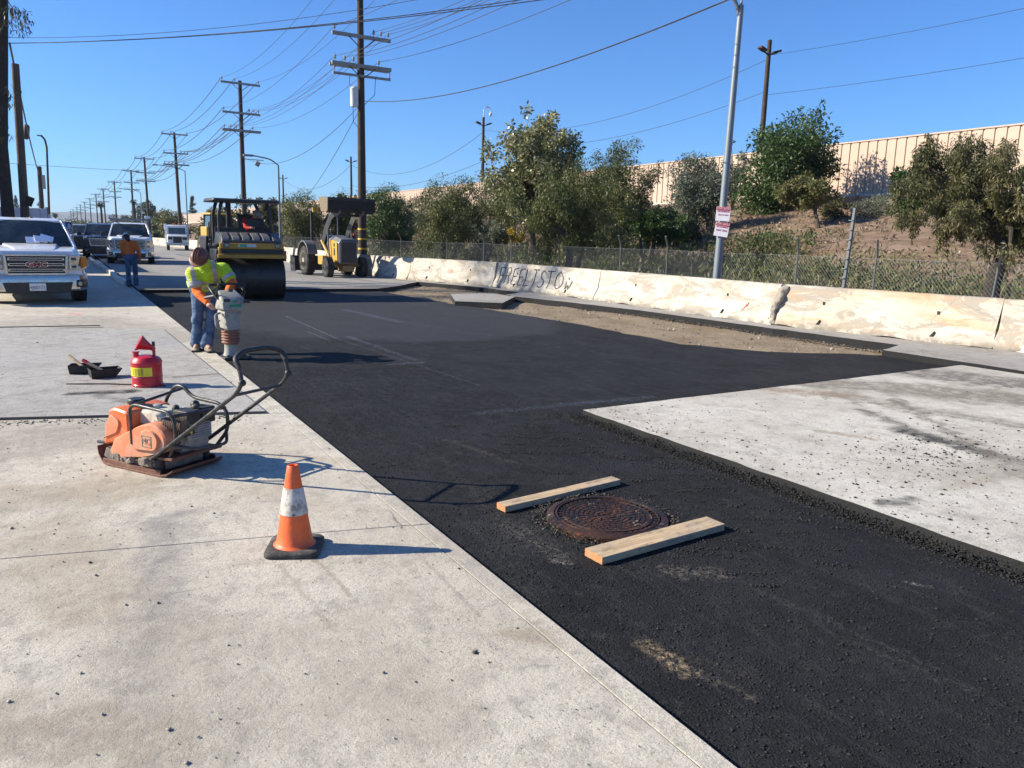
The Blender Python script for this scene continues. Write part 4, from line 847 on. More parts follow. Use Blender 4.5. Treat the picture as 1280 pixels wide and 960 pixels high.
# ---- left side: tall timber poles, eucalyptus, panel fence
q = onY(28, 255, 30); t = thing('timber_pole', 'pale thick timber pole second from the left edge', 'pole', (q[0], 30, 0)); tp = onY(20, 80, 30); m = MB(); m.tube([(0,0,-.2), (tp[0]-q[0]-.02, 0, tp[2])], [.14,.11], 14); obj('shaft', m, paint('pale_pole', (.13,.095,.065), .9, dirt=(.06,.045,.035), da=.6, scale=2), t)
m = MB(); m.tube([(-.28, -.1, tp[2]-2.), (-.28, -.1, tp[2]+.05)], .1, 10); obj('conduit_box', m, armw, t)
m = MB(); m.box((.2, -.1, tp[2]-4.2), (.22, .16, .3), (0, .4, 0)); obj('junction_box', m, wood, t)
q3 = onY(51, 258, 62); t3 = onY(49, 208, 62); t = thing('timber_pole', 'short leaning timber pole above the panel fence', 'pole', (q3[0], 62, 0)); m = MB(); m.tube([(0,0,-.2), (t3[0]-q3[0], 0, t3[2])], [.17,.14], 10); obj('shaft', m, wood, t); m = MB(); m.box((.28, 0, t3[2]-1), (.22,.2,.9)); obj('meter_box', m, armw, t)
q0 = onY(9, 262, 29); t0 = onY(4, 0, 29); t = thing('eucalyptus_tree', 'tall dark eucalyptus trunk with hanging leaves at the left edge', 'tree', (q0[0], 29, 0)); m = MB(); m.tube([(0,0,-.2), (0.02,0,4), (t0[0]-q0[0],0,t0[2]), (t0[0]-q0[0]-.3,0,t0[2]+3)], [.20,.155,.13,.09], 12); obj('trunk', m, barkd, t)
C = []; Q = []
def eu(px, py, rpx, Y=29.):
    p = onY(px, py, Y+random.uniform(-.5, .5)); C.append(tuple(p)); Q.append(rpx*.033)
for _ in range(16): eu(random.uniform(-12, 16), random.uniform(-60, 20), 9)
for a in ((24,12,7),(30,24,7),(34,34,6),(27,32,7),(22,20,6),(31,14,5),(36,26,4),(29,40,4),(2,30,8),(-4,40,8),(0,110,6),(3,122,5),(16,118,6),(12,126,6),(18,108,4),(23,112,4),(-2,150,5),(3,175,3),(14,170,4),(12,165,3),(0,170,4),(2,185,3),(14,130,4),(8,110,4),(68,-8,4)): eu(*a)
C += [(q0[0]-2+random.gauss(0, 1.8), 29+random.gauss(0, 1.6), 10.5+random.gauss(0, 1.5)) for _ in range(60)]; Q += [.6]*60
leaves('crown', C, Q, 13000, .16, .03, leafmat('eucalyptus_leaf', [(.02,.028,.012), (.05,.06,.028), (.10,.10,.05)]), 1.6, t, out=.15)
# heavy cables crossing the road from the left pole
e0 = Vector(onY(12, 54, 29)); e1 = Vector(onY(10, 47, 29))
def far_end(px, py, X): return Vector(onX(px, py, X))
gx = 'cables crossing the road from the left edge'
wire(e0, far_end(760, -12, 11.), .25, .012, 'lower heavy cable crossing the whole sky from the left pole', gx, 40); wire(e0, far_end(790, -22, 12), .30, .012, 'upper heavy cable crossing the whole sky from the left pole', gx, 40); wire(e1, far_end(620, -20, 10), .35, .007, 'thin cable above the heavy cables crossing the sky', gx, 40)
wire(Vector(onY(12, 54, 29)), Vector(onY(49, 218, 62)), .5, .03, 'thick cable with a splice box running down past the pale timber pole', gx); sp = Vector(onY(32, 164, 45)); 
m = MB(); m.cap((0,0,-.25), (0.05,.1,.2), .14, .14, 10); o = obj('splice_box', m, wirem, loc=sp+Vector((0,0,.0))); tag(o, 'black splice box hanging on the cable at the upper left', 'splice box')
wire(Vector((XP+.1, 31.2, 6.95)), far_end(980, -30, 9.5), .55, .014, 'black sagging cable from the tallest pole towards the street lamp', 'service cables at the tallest pole', 40)
wire(Vector((XP-.1, 31.2, 6.75)), Vector((XP, 55, 6.6)), 1.2, .012, 'sagging cable from the tallest pole to the second pole', 'service cables at the tallest pole')
wire(Vector((XP-.1, 31.2, 6.6)), Vector((15, 60, 3)), .6, .012, 'steep cable dropping left from the tallest pole', 'service cables at the tallest pole')
wire(Vector((-30, 170, 13.5)), Vector((14, 170, 12.9)), .3, .03, 'far cable crossing the road low above the hills', 'far crossing cables')
# panel fence and banner
pf = paint('pale_panel', (.62,.60,.62), .6, dirt=(.4,.38,.38), da=.3, scale=1.2)
x1 = onY(60, 280, 34)[0]; t = thing('panel_fence', 'pale corrugated metal panel fence behind the big pickup', 'fence', (0, 34, 0)); zt_ = onY(40, 260, 34)[2]
m = MB(); x = x1; pts = []
while x > -12: pts += [(x, 0), (x-.2, 0), (x-.22, .03), (x-.28, .03)]; x -= .3
n_ = len(pts); m._add([(a, b_, 0) for a, b_ in pts]+[(a, b_, zt_) for a, b_ in pts], [(i, i+1, n_+i+1, n_+i) for i in range(n_-1)]); obj('panel', m, pf, t, smooth=False, fix=False)
m = MB(); m.box((x1, .05, zt_/2), (.08, .08, zt_+.1)); obj('end_post', m, galv, t)
m = MB(); m.box((x1+.05, 12, zt_/2-.1), (.05, 24, zt_-.2)); obj('side_panel', m, pf, t)
# ---------------------------------------------------------------- vehicles
chrome = paint('chrome', (.58,.55,.51), .22, 1., dirt=(.3,.27,.22), da=.35); tyre = paint('tyre', (.018,.018,.018), .85, dirt=(.16,.14,.11), da=.6, scale=5, bump=.5, bscale=30); blackp = paint('black_plastic', (.015,.015,.016), .5, dirt=(.12,.1,.08), da=.35)
wglass = glass(); lens = paint('lamp_lens', (.30,.30,.30), .12, .7, da=.2, spec=.9); amber = paint('amber_lens', (.8,.25,.02), .15); vwhite = paint('vehicle_white', (.70,.71,.73), .25, 0., dirt=(.40,.36,.30), da=.4, scale=2.5, coat=.5)
rim = paint('alloy', (.35,.35,.35), .3, .8)
def rr(w, z0, z1, r, n=5, wt=None):       # rounded rectangle ring in XZ
    wt = wt or w; out = []
    for cx, cz_, a0 in ((w-r, z0+r, -90), (wt-r, z1-r, 0), (-wt+r, z1-r, 90), (-w+r, z0+r, 180)):
        for i in range(n): a = R(a0+90*i/(n-1)); out.append((cx+math.cos(a)*r, cz_+math.sin(a)*r))
    return out
def body_loft(st, n=5): return MB().loft([[Vector((x, y, z)) for x, z in rr(w, z0, z1, r, n, wt)] for y, w, wt, z0, z1, r in st])
def wheel(parent, c, r, w, rm=None, name='wheel', hub=True):
    m = MB(); x, y, z = c; s_ = 1 if x > 0 else -1
    m.lathe([(r*.62, -w/2), (r*.9, -w/2), (r*.985, -w*.38), (r, -w*.2), (r, w*.2), (r*.985, w*.38), (r*.9, w/2), (r*.62, w/2)], 28, c, 'X', caps=True); o = obj(name, m, tyre, parent)
    m = MB(); m.lathe([(r*.64, s_*(w/2-.04)), (r*.62, s_*(w/2+.005)), (r*.5, s_*(w/2-.03)), (r*.18, s_*(w/2-.04)), (r*.16, s_*(w/2+.01)), (.01, s_*(w/2+.012))], 20, c, 'X'); obj('rim', m, rm or rim, o)
    return o
def pickup(name, label, loc, rz, pm, style, cat='pickup truck', group=None, sc=1.):
    # front faces -Y; x right in the picture; origin under the front bumper
    t = thing(name, label, cat, loc, rz, group, sc=sc if sc != 1. else None)
    W_, hood, roof, L = 1.0, 1.20, 1.90, 5.7
    b = body_loft([(.02, .80, .74, .50, 1.10, .08), (.06, .90, .80, .46, 1.17, .12), (.16, .96, .85, .45, hood-.0, .15), (.35, .99, .89, .44, hood+.03, .16), (.8, W_, .92, .42, hood+.04, .15), (1.45, W_+.01, .95, .40, hood+.05, .10), (1.5, W_+.01, .96, .40, 1.24, .05), (3.6, W_+.01, .97, .40, 1.26, .05), (3.65, W_+.01, .98, .42, 1.32, .04), (L-.1, W_, .97, .45, 1.32, .05), (L, .97, .94, .5, 1.3, .05)])
    obj('body', b, pm, t, bevel=.0, ang=30)
    m = MB(); m.loft([[Vector((x*s_, yy, z)) for x, z in ((-.62, 0), (-.58, .035), (-.2, .02), (.2, .02), (.58, .035), (.62, 0))] for yy, s_, z_ in ()]) if False else None
    # hood bulge
    m = body_loft([(.12, .44, .38, hood-.09, hood-.005, .03), (.3, .52, .44, hood-.06, hood+.055, .04), (.7, .58, .48, hood-.06, hood+.085, .045), (1.42, .66, .56, hood, hood+.115, .045)]); obj('hood', m, pm, t, ang=30)
    # cabin: roof and pillars
    fr = [(1.30, .86, 1.23), (2.02, .70, roof-.045), (2.3, .70, roof), (3.3, .70, roof), (3.55, .70, roof-.05), (3.66, .82, 1.25)]
    m = body_loft([(1.97, .69, .66, roof-.09, roof-.05, .015), (2.15, .73, .68, roof-.09, roof-.005, .03), (2.6, .75, .69, roof-.09, roof+.01, .04), (3.3, .75, .69, roof-.09, roof, .04), (3.6, .73, .67, roof-.10, roof-.06, .015)]); obj('roof', m, pm, t, ang=30)
    for s_ in (-1, 1):
        m = MB(); m.tube([(s_*.90, 1.34, 1.22), (s_*.72, 2.02, roof-.07)], .045, 6); m.tube([(s_*.92, 2.5, 1.22), (s_*.735, 2.5, roof-.05)], .05, 6) ; m.tube([(s_*.92, 3.62, 1.22), (s_*.735, 3.55, roof-.07)], .06, 6)
        m.tube([(s_*.735, 2.0, roof-.06), (s_*.75, 3.6, roof-.06)], .03, 6); obj('pillar', m, pm, t)
        m = MB(); m.quad((s_*.915, 1.42, 1.22), (s_*.735, 2.02, roof-.07), (s_*.735, 3.55, roof-.07), (s_*.925, 3.6, 1.22)); obj('side_window', m, wglass, t)
    ws = []; 
    for zt_, yy, hw in ((1.215, 1.33, .90), (1.45, 1.54, .845), (1.65, 1.74, .79), (roof-.065, 2.0, .72)): ws.append([Vector((hw*u, yy-.10*(1-u*u)+.04, zt_)) for u in (-1, -.6, -.2, .2, .6, 1)])
    m = MB(); m.loft(ws, caps=False, closed=False); o = obj('windshield', m, wglass, t); m = MB()
    m.box((-.25, 1.36, 1.245), (.62, .02, .018), (0, -.08, 0)); m.box((.45, 1.38, 1.25), (.62, .02, .018), (0, -.10, 0)); obj('wiper_blades', m, blackp, t)
    m = MB(); m.box((0, 2.4, 1.0), (1.6, 1.9, .75)); obj('cabin_interior', m, paint('interior', (.03,.03,.032), .8), t)
    # grille
    gz0, gz1, gw = style.get('grille', (.70, 1.06, .58)); fy = -.005
    gm = style.get('gmat', chrome)
    m = MB(); 
    outer = [(-gw-.05, gz1+.05), (gw+.05, gz1+.05), (gw+.02, gz0-.06), (-gw-.02, gz0-.06)]; inner = [(-gw, gz1), (gw, gz1), (gw-.03, gz0), (-gw+.03, gz0)]
    for i in range(4):
        j = (i+1) % 4; m.prism([outer[i], outer[j], inner[j], inner[i]], fy-.035, fy+.05, 'XZ')
    g = obj('grille', m, gm, t, bevel=.008); m = MB(); m.box((0, fy+.02, (gz0+gz1)/2), (2*gw, .02, gz1-gz0)); obj('grille_mesh', m, blackp, g)
    nb = style.get('bars', 3)
    for i in range(nb):
        z = gz0+(gz1-gz0)*(i+.5)/nb; m = MB(); bw = style.get('bw', .022)
        m.box((0, fy-.012, z+bw), (2*gw-.06, .03, bw*.6)); m.box((0, fy-.012, z-bw), (2*gw-.08, .03, bw*.6)); 
        for s_ in (-1, 1): m.box((s_*(gw-.045), fy-.012, z), (.03, .03, bw*2.4))
        obj('grille_bar', m, gm, g)
    if style.get('badge'):
        o = text_obj(style['badge'], .13, paint('badge_red', (.22,.012,.016), .3), g, (0, fy-.05, (gz0+gz1)/2+.0), (R(90), 0, 0), .012, 'badge', 1.35, off=.006)
        o = text_obj(style['badge'], .138, chrome, g, (0, fy-.04, (gz0+gz1)/2), (R(90), 0, 0), .008, 'badge_rim', 1.33, off=.013)
    elif style.get('emblem'):
        m = MB(); m.box((0, fy-.03, (gz0+gz1)/2), (.22, .03, .07)); obj('emblem', m, gm, g, bevel=.01)
    # head lamps
    for s_ in (-1, 1):
        m = MB(); z0, z1 = gz0+.06, gz1+.02
        m.loft([[Vector((s_*(gw+.06), -.03, z0)), Vector((s_*(gw+.06), -.03, z1)), Vector((s_*.86, .0, z1-.01)), Vector((s_*.985, .16, z1-.02)), Vector((s_*.99, .16, z0+.02)), Vector((s_*.86, .0, z0))],
                [Vector((s_*(gw+.07), .12, z0)), Vector((s_*(gw+.07), .12, z1)), Vector((s_*.84, .15, z1-.01)), Vector((s_*.90, .22, z1-.02)), Vector((s_*.90, .22, z0+.02)), Vector((s_*.84, .15, z0))]])
        h = obj('headlight', m, lens, t, bevel=.01)
        for zz_ in (z0+.075, z1-.075): m = MB(); m.box((s_*(gw+.155), -.022, zz_), (.15, .02, .085)); rf_ = obj('reflector', m, chrome, h, bevel=.012); m = MB(); m.box((s_*(gw+.155), -.036, zz_), (.10, .012, .05)); obj('bulb_housing', m, wglass, rf_, bevel=.01)
        m = MB(); m.box((s_*(gw+.16), -.006, (z0+z1)/2), (.19, .02, .20)); obj('lamp_bezel', m, blackp, h) if False else None
        if not style.get('amber'): continue
        m = MB(); m.loft([[Vector((s_*.87, -.006, z0+.10)), Vector((s_*.87, -.006, z1-.03)), Vector((s_*.995, .155, z1-.04)), Vector((s_*.995, .155, z0+.10))], [Vector((s_*.86, .06, z0+.03)), Vector((s_*.86, .06, z1-.03)), Vector((s_*.95, .18, z1-.04)), Vector((s_*.95, .18, z0+.04))]]); obj('marker_lamp', m, amber, h)
    # bumper
    bm = style.get('bumper', chrome); 
    sec = [(-.02, .30), (-.055, .34), (-.07, .54), (-.04, .64), (.05, .66), (.10, .5), (.06, .30)]
    rings = []
    for u in [-1, -.97, -.8, -.45, -.2, .2, .45, .8, .97, 1]:
        k = max(0, abs(u)-.75)/.25; rings.append([Vector((u*1.0, y-.06+k*k*.42, z-(0 if abs(u) > .5 else 0)+(.02*k))) for y, z in sec])
    m = MB().loft(rings); bo = obj('bumper', m, bm, t, ang=35)
    m = MB(); m.prism([(-.66, .50), (.66, .50), (.60, .27), (-.60, .27)], -.15, .0, 'XZ'); obj('air_intake', m, blackp, bo, bevel=.01)
    for s_ in (-1, 1):
        m = MB(); m.box((s_*.80, -.11, .47), (.14, .08, .16), (0, 0, s_*.25)); f = obj('fog_lamp_housing', m, blackp, bo, bevel=.01); m = MB(); m.lathe([(.0, -.02), (.045, -.018), (.052, .01)], 12, (s_*.80, -.15, .47), 'Y'); obj('fog_lamp', m, lens, f)
    if style.get('plate'):
        m = MB(); m.box((style.get('px', .0), -.165, .40), (.31, .012, .16)); o = obj('number_plate', m, paint('plate_white', (.72,.72,.70), .5), bo, bevel=.004)
        text_obj(style['plate'], .105, paint('plate_ink', (.03,.04,.12), .6), o, (style.get('px', 0), -.173, .39), (R(90), 0, 0), .001, sx=.85)
    m = MB(); m.box((0, 1.0, .40), (1.5, 1.9, .10)); m.box((0, 3.8, .42), (1.3, 3.4, .12)); obj('underbody', m, blackp, t)
    for s_ in (-1, 1):
        for y in (1.0, 4.45):
            wheel(t, (s_*.86, y, .40), .40, .27)
            m = MB(); m.lathe([(.47, -.06), (.47, .06)], 24, (s_*.942, y, .44), 'X'); obj('wheel_arch', m, blackp, t)
        m = MB(); m.box((s_*1.14, 1.72, 1.33), (.22, .12, .20)); m.box((s_*1.0, 1.74, 1.27), (.14, .05, .05)); obj('wing_mirror', m, style.get('mirror', blackp), t, bevel=.02)
    if style.get('antenna', 1): m = MB(); m.lathe([(.0, roof+.035), (.03, roof+.03), (.05, roof)], 8, (.12, 2.45, 0)); obj('roof_antenna', m, blackp, t)
    return t
front = gp(107, 380)
gmc = pickup('pickup_truck', 'big white pickup with wide chrome grille parked on the sidewalk at the left edge', (float(gp(50,381)[0]), float(gp(50,381)[1]), 0), R(5), vwhite, dict(badge='GMC', plate='4J00171', px=-.02, bars=3, grille=(.70,1.06,.56), amber=1), sc=.955)
paper = paint('paper', (.75,.78,.9), .8, da=.05)
m = MB(); 
for k, (x, a) in enumerate(((.05, .1), (.2, .35), (.32, -.1))): m.box((x, 1.27+.02*k, 1.335+.02*k), (.26, .012, .15), (R(-38), R(8*k), a))
o = obj('paper_sheet', m, paper, None, bevel=0); o.parent = None; o.location = gmc.location; o.rotation_euler = gmc.rotation_euler
bpy.context.view_layer.update(); tag(o, 'crumpled pale blue papers lying on the hood at the windshield of the big white pickup', 'papers')
m = MB(); m.box((-.45, 1.30, 1.292), (.85, .016, .035), (0, R(3), 0)); obj('green_visor', m, paint('green_card', (.05,.35,.10), .7), gmc) if False else None
p = pickup('pickup_truck', 'white pickup with a ladder rack, standing behind the man in the white hard hat', (2.80, 40.2, .05), R(-5), vwhite, dict(bars=3, emblem=1, grille=(.68,1.08,.62), bw=.035, mirror=blackp))
m = MB()
for y in (1.9, 3.4, 5.3): m.box((0, y, 2.06), (1.75, .07, .05)); m.box((-.8, y, 1.9 if y > 4 else 2.0), (.05,.05,.9 if y > 4 else .12)); m.box((.8, y, 1.9 if y > 4 else 2.0), (.05,.05,.9 if y > 4 else .12))
for x in (-.85, .85): m.box((x, 3.6, 2.1), (.05, 3.6, .05))
obj('ladder_rack', m, galv, p)
m = MB(); m.box((-.80, 1.95, 2.17), (.22,.2,.14)); obj('work_light', m, vwhite, p, bevel=.02)
m = MB(); m.box((.80, 1.95, 2.17), (.26,.2,.14)); obj('work_light', m, vwhite, p, bevel=.02)
silver = paint('silver_paint', (.30,.31,.33), .3, .4, dirt=(.2,.18,.15), da=.3, coat=.4); blackcar = paint('black_paint', (.02,.022,.028), .2, 0., dirt=(.15,.13,.1), da=.3, coat=.5)
def gY(px, py, z=0): v = gp(px, py, z); return (v[0], v[1], z)
q = gp(115, 319); pickup('pickup_truck', 'silver pickup with a dark front parked up the road on the left', (q[0]-.25, q[1]+5, 0), R(-2), silver, dict(bars=2, grille=(.70,1.05,.6), gmat=blackp, bumper=blackp))
pickup('pickup_truck', 'black pickup parked between the silver pickup and the white ladder rack pickup', (2.0, 47.6, .02), R(-3), blackcar, dict(bars=3, grille=(.74,1.05,.6), gmat=chrome, bumper=blackp))
# small far cars
def far_car(label, x, y, col, rz=0, sc=1.):
    t = thing('parked_car', label, 'car', (x, y, 0), rz, 'far cars on the left', sc); m = body_loft([(0, .8, .74, .4, .8, .1), (.3, .88, .8, .3, .95, .12), (1.2, .9, .82, .3, 1.05, .12), (4.2, .9, .82, .3, 1.1, .12), (4.5, .82, .75, .4, 1.0, .12)]); obj('body', m, col, t)
    m = body_loft([(1.15, .78, .7, 1.0, 1.06, .03), (1.9, .74, .62, 1.0, 1.5, .08), (3.2, .74, .62, 1.0, 1.5, .08), (4.1, .76, .68, 1.0, 1.08, .03)]); obj('windows', m, wglass, t)
    m = body_loft([(1.9, .6, .56, 1.47, 1.52, .02), (3.2, .6, .56, 1.47, 1.52, .02)]); obj('roof', m, col, t)
    for s_ in (-1, 1):
        for yy in (.8, 3.6): wheel(t, (s_*.8, yy, .33), .33, .2)
        m = MB(); m.box((s_*.62, .02, .68), (.3, .08, .14)); obj('headlight', m, lens, t, bevel=.02)
    return t
qq = gp(97, 301.5); far_car('small white car far up the road left of the silver pickup', qq[0]-.4, 78, vwhite); far_car('dark car far up the road beside the small white car', 1.2, 70, blackcar); far_car('dark car behind the blue banner', -2.6, 46, blackcar, R(20))
# blue banner
bn = onY(72, 292, 44); t = thing('banner', 'blue banner with pale swirls stretched behind the big pickup', 'banner', (bn[0], 44, 0)); 
def m_banner():
    n = NT('banner_cloth'); P = n.objc(); v = n.noise(n.scalev(P, (1.6, 1, 1.2)), 1.8, 1, .4, 2.5); c = n.mix(n.ramp(v, .50, .53), (.03,.06,.16), (.45,.5,.58)); c = n.mix(n.ramp(v, .62, .64), c, (.45,.12,.14)); return n.fin(c, .8)
m = MB(); z0, z1 = onY(70, 292, 44)[2], onY(70, 277, 44)[2]
m.loft([[Vector((x, .1*math.sin(x*5), z)) for x in np.linspace(-.6, .62, 10)] for z in (z0, (z0+z1)/2, z1)], caps=False, closed=False); obj('cloth', m, m_banner(), t, fix=False)
for x in (-.62, .64): m = MB(); m.tube([(x, 0, 0), (x, 0, z1+.1)], .03, 6); obj('pole', m, galv, t)
# box truck, far
tq = gp(221, 313, .05); S_ = 1.
t = thing('utility_truck', 'boxy white utility truck with a striped bumper and orange beacons up the road', 'truck', (tq[0]+.1, tq[1], .05), R(-6), None, .76)
m = body_loft([(.0, .98, .95, .62, 1.55, .10), (.5, 1.05, 1.0, .55, 1.68, .10), (1.2, 1.08, 1.04, .5, 1.72, .08)]); obj('hood', m, vwhite, t)
m = body_loft([(1.1, 1.1, 1.02, .5, 2.62, .12), (2.6, 1.12, 1.05, .5, 2.72, .12)]); obj('cab', m, vwhite, t)
m = MB(); m.loft([[Vector((x, 1.06, 1.78)) for x in (-.85, .85)], [Vector((x, 1.10, 2.42)) for x in (-.85, .85)]], caps=False, closed=False); obj('windshield', m, wglass, t)
m = MB(); m.box((0, 4.6, 1.65), (2.4, 4.2, 2.2)); obj('box_body', m, vwhite, t, bevel=.04)
m = MB(); m.box((-1.12, 2.8, 2.3), (.32, 1.2, 1.05)); obj('side_locker', m, vwhite, t, bevel=.03)
m = MB(); m.box((0, -.02, 1.12), (.86, .06, .66)); obj('grille', m, blackp, t)
for s_ in (-1, 1): m = MB(); m.box((s_*.72, -.02, 1.28), (.44, .06, .26)); obj('headlight', m, blackp, t)
bmp = None
n = NT('checker_stripe'); P = n.objc(); wv = n.n('ShaderNodeTexWave'); wv.bands_direction = 'DIAGONAL'; wv.inputs['Scale'].default_value = 2.2; n.l(P, wv.inputs[0]); m_ch = n.fin(n.mix(n.ramp(wv.outputs['Fac'], .45, .55), (.7,.7,.7), (.25,.27,.33)), .5)
m = MB(); m.box((0, -.12, .68), (2.25, .16, .26)); obj('bumper', m, m_ch, t, bevel=.02)
for s_ in (-1, 1):
    for y in (.75, 5.2): wheel(t, (s_*.95, y, .45), .45, .3, vwhite)
    m = MB(); m.box((s_*1.3, .9, 2.0), (.16, .1, .45)); m.box((s_*1.18, .95, 2.15), (.2, .04, .04)); obj('wing_mirror', m, blackp, t)
for x in (-.28, .28): m = MB(); m.box((x, 1.4, 2.80), (.26, .2, .2)); obj('beacon', m, paint('orange_lamp', (.85,.2,.04), .3), t, bevel=.02)
# ---------------------------------------------------------------- roller
yelp = paint('machine_yellow', (.46,.25,.025), .4, 0., dirt=(.12,.09,.06), da=.5, scale=3); blk = paint('machine_black', (.018,.018,.02), .45, dirt=(.13,.11,.09), da=.35, scale=4); steelm = paint('drum_steel', (.06,.055,.05), .42, .6, dirt=(.03,.025,.02), da=.7, scale=3, bump=.15, bscale=20)
greyp = paint('hood_grey', (.13,.13,.135), .42, .2, dirt=(.3,.26,.2), da=.4, scale=3)
rq = gp(316, 375, -.035)
t = thing('road_roller', 'black and yellow road roller with canopy and wide steel drum on the new asphalt', 'road roller', (rq[0]+.02, rq[1], -.035), R(-3))
Wd, Rd = 1.60, .52
m = MB(); m.lathe([(.02, -Wd/2+.06), (Rd-.1, -Wd/2+.06), (Rd-.08, -Wd/2), (Rd, -Wd/2), (Rd, Wd/2), (Rd-.08, Wd/2), (Rd-.1, Wd/2-.06), (.02, Wd/2-.06)], 56, (0, Rd, Rd), 'X'); obj('front_drum', m, steelm, t)
m = MB(); m.lathe([(.02, -Wd/2+.06), (Rd-.1, -Wd/2+.06), (Rd-.08, -Wd/2), (Rd, -Wd/2), (Rd, Wd/2), (Rd-.08, Wd/2), (Rd-.1, Wd/2-.06), (.02, Wd/2-.06)], 48, (0, 3.6, Rd), 'X'); obj('rear_drum', m, steelm, t)
UP = .16
M0 = MB
class MB(M0):
    def __init__(s): M0.__init__(s); s.T = Matrix.Translation((0, 0, UP))
K_ = t; body_loft0 = body_loft
m = MB(); m.box((0, -.10, .91), (1.62, .10, .09)); m.box((0, .02, 1.02), (1.55, .16, .22)) ; m.box((0, -.06, 1.16), (1.50, .12, .14)); obj('frame_beam', m, yelp, t, bevel=.012)
m = MB(); m.box((0, -.075, 1.035), (1.46, .12, .10)); obj('recess_shade_bar', m, blk, t)  # solid black bar standing in for the shade of the recess
for s_ in (-1, 1):
    m = MB(); m.box((s_*.80, .65, .93), (.06, 1.3, .26)); m.box((s_*.815, .55, .5), (.03, .3, .7)); obj('drum_support', m, blk, t, bevel=.01)
    m = MB(); m.box((s_*.60, -.125, 1.175), (.10, .02, .085)); l_ = obj('headlight', m, lens, t, bevel=.004); m = MB(); m.box((s_*.60, -.118, 1.175), (.13, .02, .11)); obj('bezel', m, blk, l_)
m = MB(); m.box((-.12, -.125, 1.175), (.42, .012, .075)); o = obj('name_plate', m, paint('plate_pale', (.55,.6,.6), .5), t); m = MB(); m.box((-.22, -.133, 1.175), (.16, .006, .06)); obj('plate_patch', m, paint('plate_green', (.05,.35,.2), .5), o)
m = body_loft([(-.06, .74, .70, 1.18, 1.27, .03), (.05, .76, .71, 1.18, 1.36, .05), (.45, .77, .72, 1.15, 1.46, .05), (1.0, .77, .72, 1.1, 1.50, .05)]); h = obj('hood', m, blk, t)
for i in range(6):
    x = -.60+i*.24; m = MB(); m.loft([[Vector((x-.085, -.045, 1.265)), Vector((x+.085, -.045, 1.265)), Vector((x+.085, -.02, 1.31)), Vector((x-.085, -.02, 1.31))], [Vector((x-.085, .06, 1.36)), Vector((x+.085, .06, 1.36)), Vector((x+.085, .07, 1.39)), Vector((x-.085, .07, 1.39))], [Vector((x-.085, .45, 1.455)), Vector((x+.085, .45, 1.455)), Vector((x+.085, .45, 1.485)), Vector((x-.085, .45, 1.485))]]); obj('hood_rib', m, greyp, h, bevel=.006)
m = MB(); m.box((0, 1.75, .85), (1.3, 1.9, .6)); m.box((-.35, 3.4, 1.1), (.9, 1.4, .55)); obj('chassis', m, blk, t, bevel=.03)
m = MB(); m.box((0, 1.25, 1.42), (1.40, .12, .38)); m.box((.30, 1.32, 1.72), (.42, .26, .25)); m.box((0, 1.85, 1.15), (1.5, 1.4, .08)); obj('operator_console', m, blk, t, bevel=.02)
m = MB(); m.box((.22, 1.95, 1.45), (.5, .5, .12)); m.box((.22, 2.2, 1.72), (.48, .12, .5)); obj('seat', m, blk, t, bevel=.04)
m = MB(); ring = [(.15+.18*math.cos(a), 1.5+.07*math.sin(a), 1.80+.16*math.sin(a)) for a in [6.283*k/16 for k in range(16)]]; m.tube(ring, .014, 6, closed=True); m.tube([(.15, 1.5, 1.8), (.15, 1.35, 1.55)], .02, 6); obj('steering_wheel', m, blk, t)
MB = M0
m = body_loft([(.55, .79, .77, 2.40, 2.455, .02), (.62, .82, .80, 2.385, 2.475, .03), (2.55, .82, .80, 2.42, 2.52, .03), (2.65, .79, .77, 2.44, 2.5, .02)]); obj('canopy', m, blk, t)
for x, y in ((-.62, .98), (.64, .98), (-.2, 1.02), (-.60, 2.45), (.60, 2.45)):
    if x == -.2: m = MB(); m.tube([(x, 2.5, 1.0), (x, 2.5, 2.45)], .07, 8)
    else: m = MB(); m.tube(fillet([(x, y, 1.2), (x, y, 2.15), (x*.84, y+.05, 2.44)], .2), .045, 8)
    obj('canopy_post', m, blk, t)
m = MB(); m.tube(fillet([(-.80, 1.25, 1.0), (-.80, 1.25, 1.90), (-.80, 1.62, 1.90), (-.80, 1.62, 1.0)], .12), .018, 6); m.tube([(-.80, 1.25, 1.45), (-.80, 1.62, 1.45)], .016, 6); obj('hand_rail', m, blk, t)
m = MB(); m.tube(fillet([(.80, 1.25, 1.0), (.80, 1.25, 1.85), (.80, 2.2, 1.85), (.80, 2.2, 1.0)], .12), .018, 6); obj('hand_rail', m, blk, t)
m = MB(); m.box((-.86, 1.5, .55), (.22, .5, .04)); m.box((-.86, 1.5, .8), (.22, .5, .04)); m.box((-.8, 1.28, .75), (.03, .04, .5)); m.box((-.8, 1.72, .75), (.03, .04, .5)); obj('boarding_step', m, blk, t)
m = MB(); m.box((.56, .99, 1.44), (.16, .02, .09)); obj('white_decal', m, paint('decal', (.6,.6,.58), .5), t)
roller_T = t
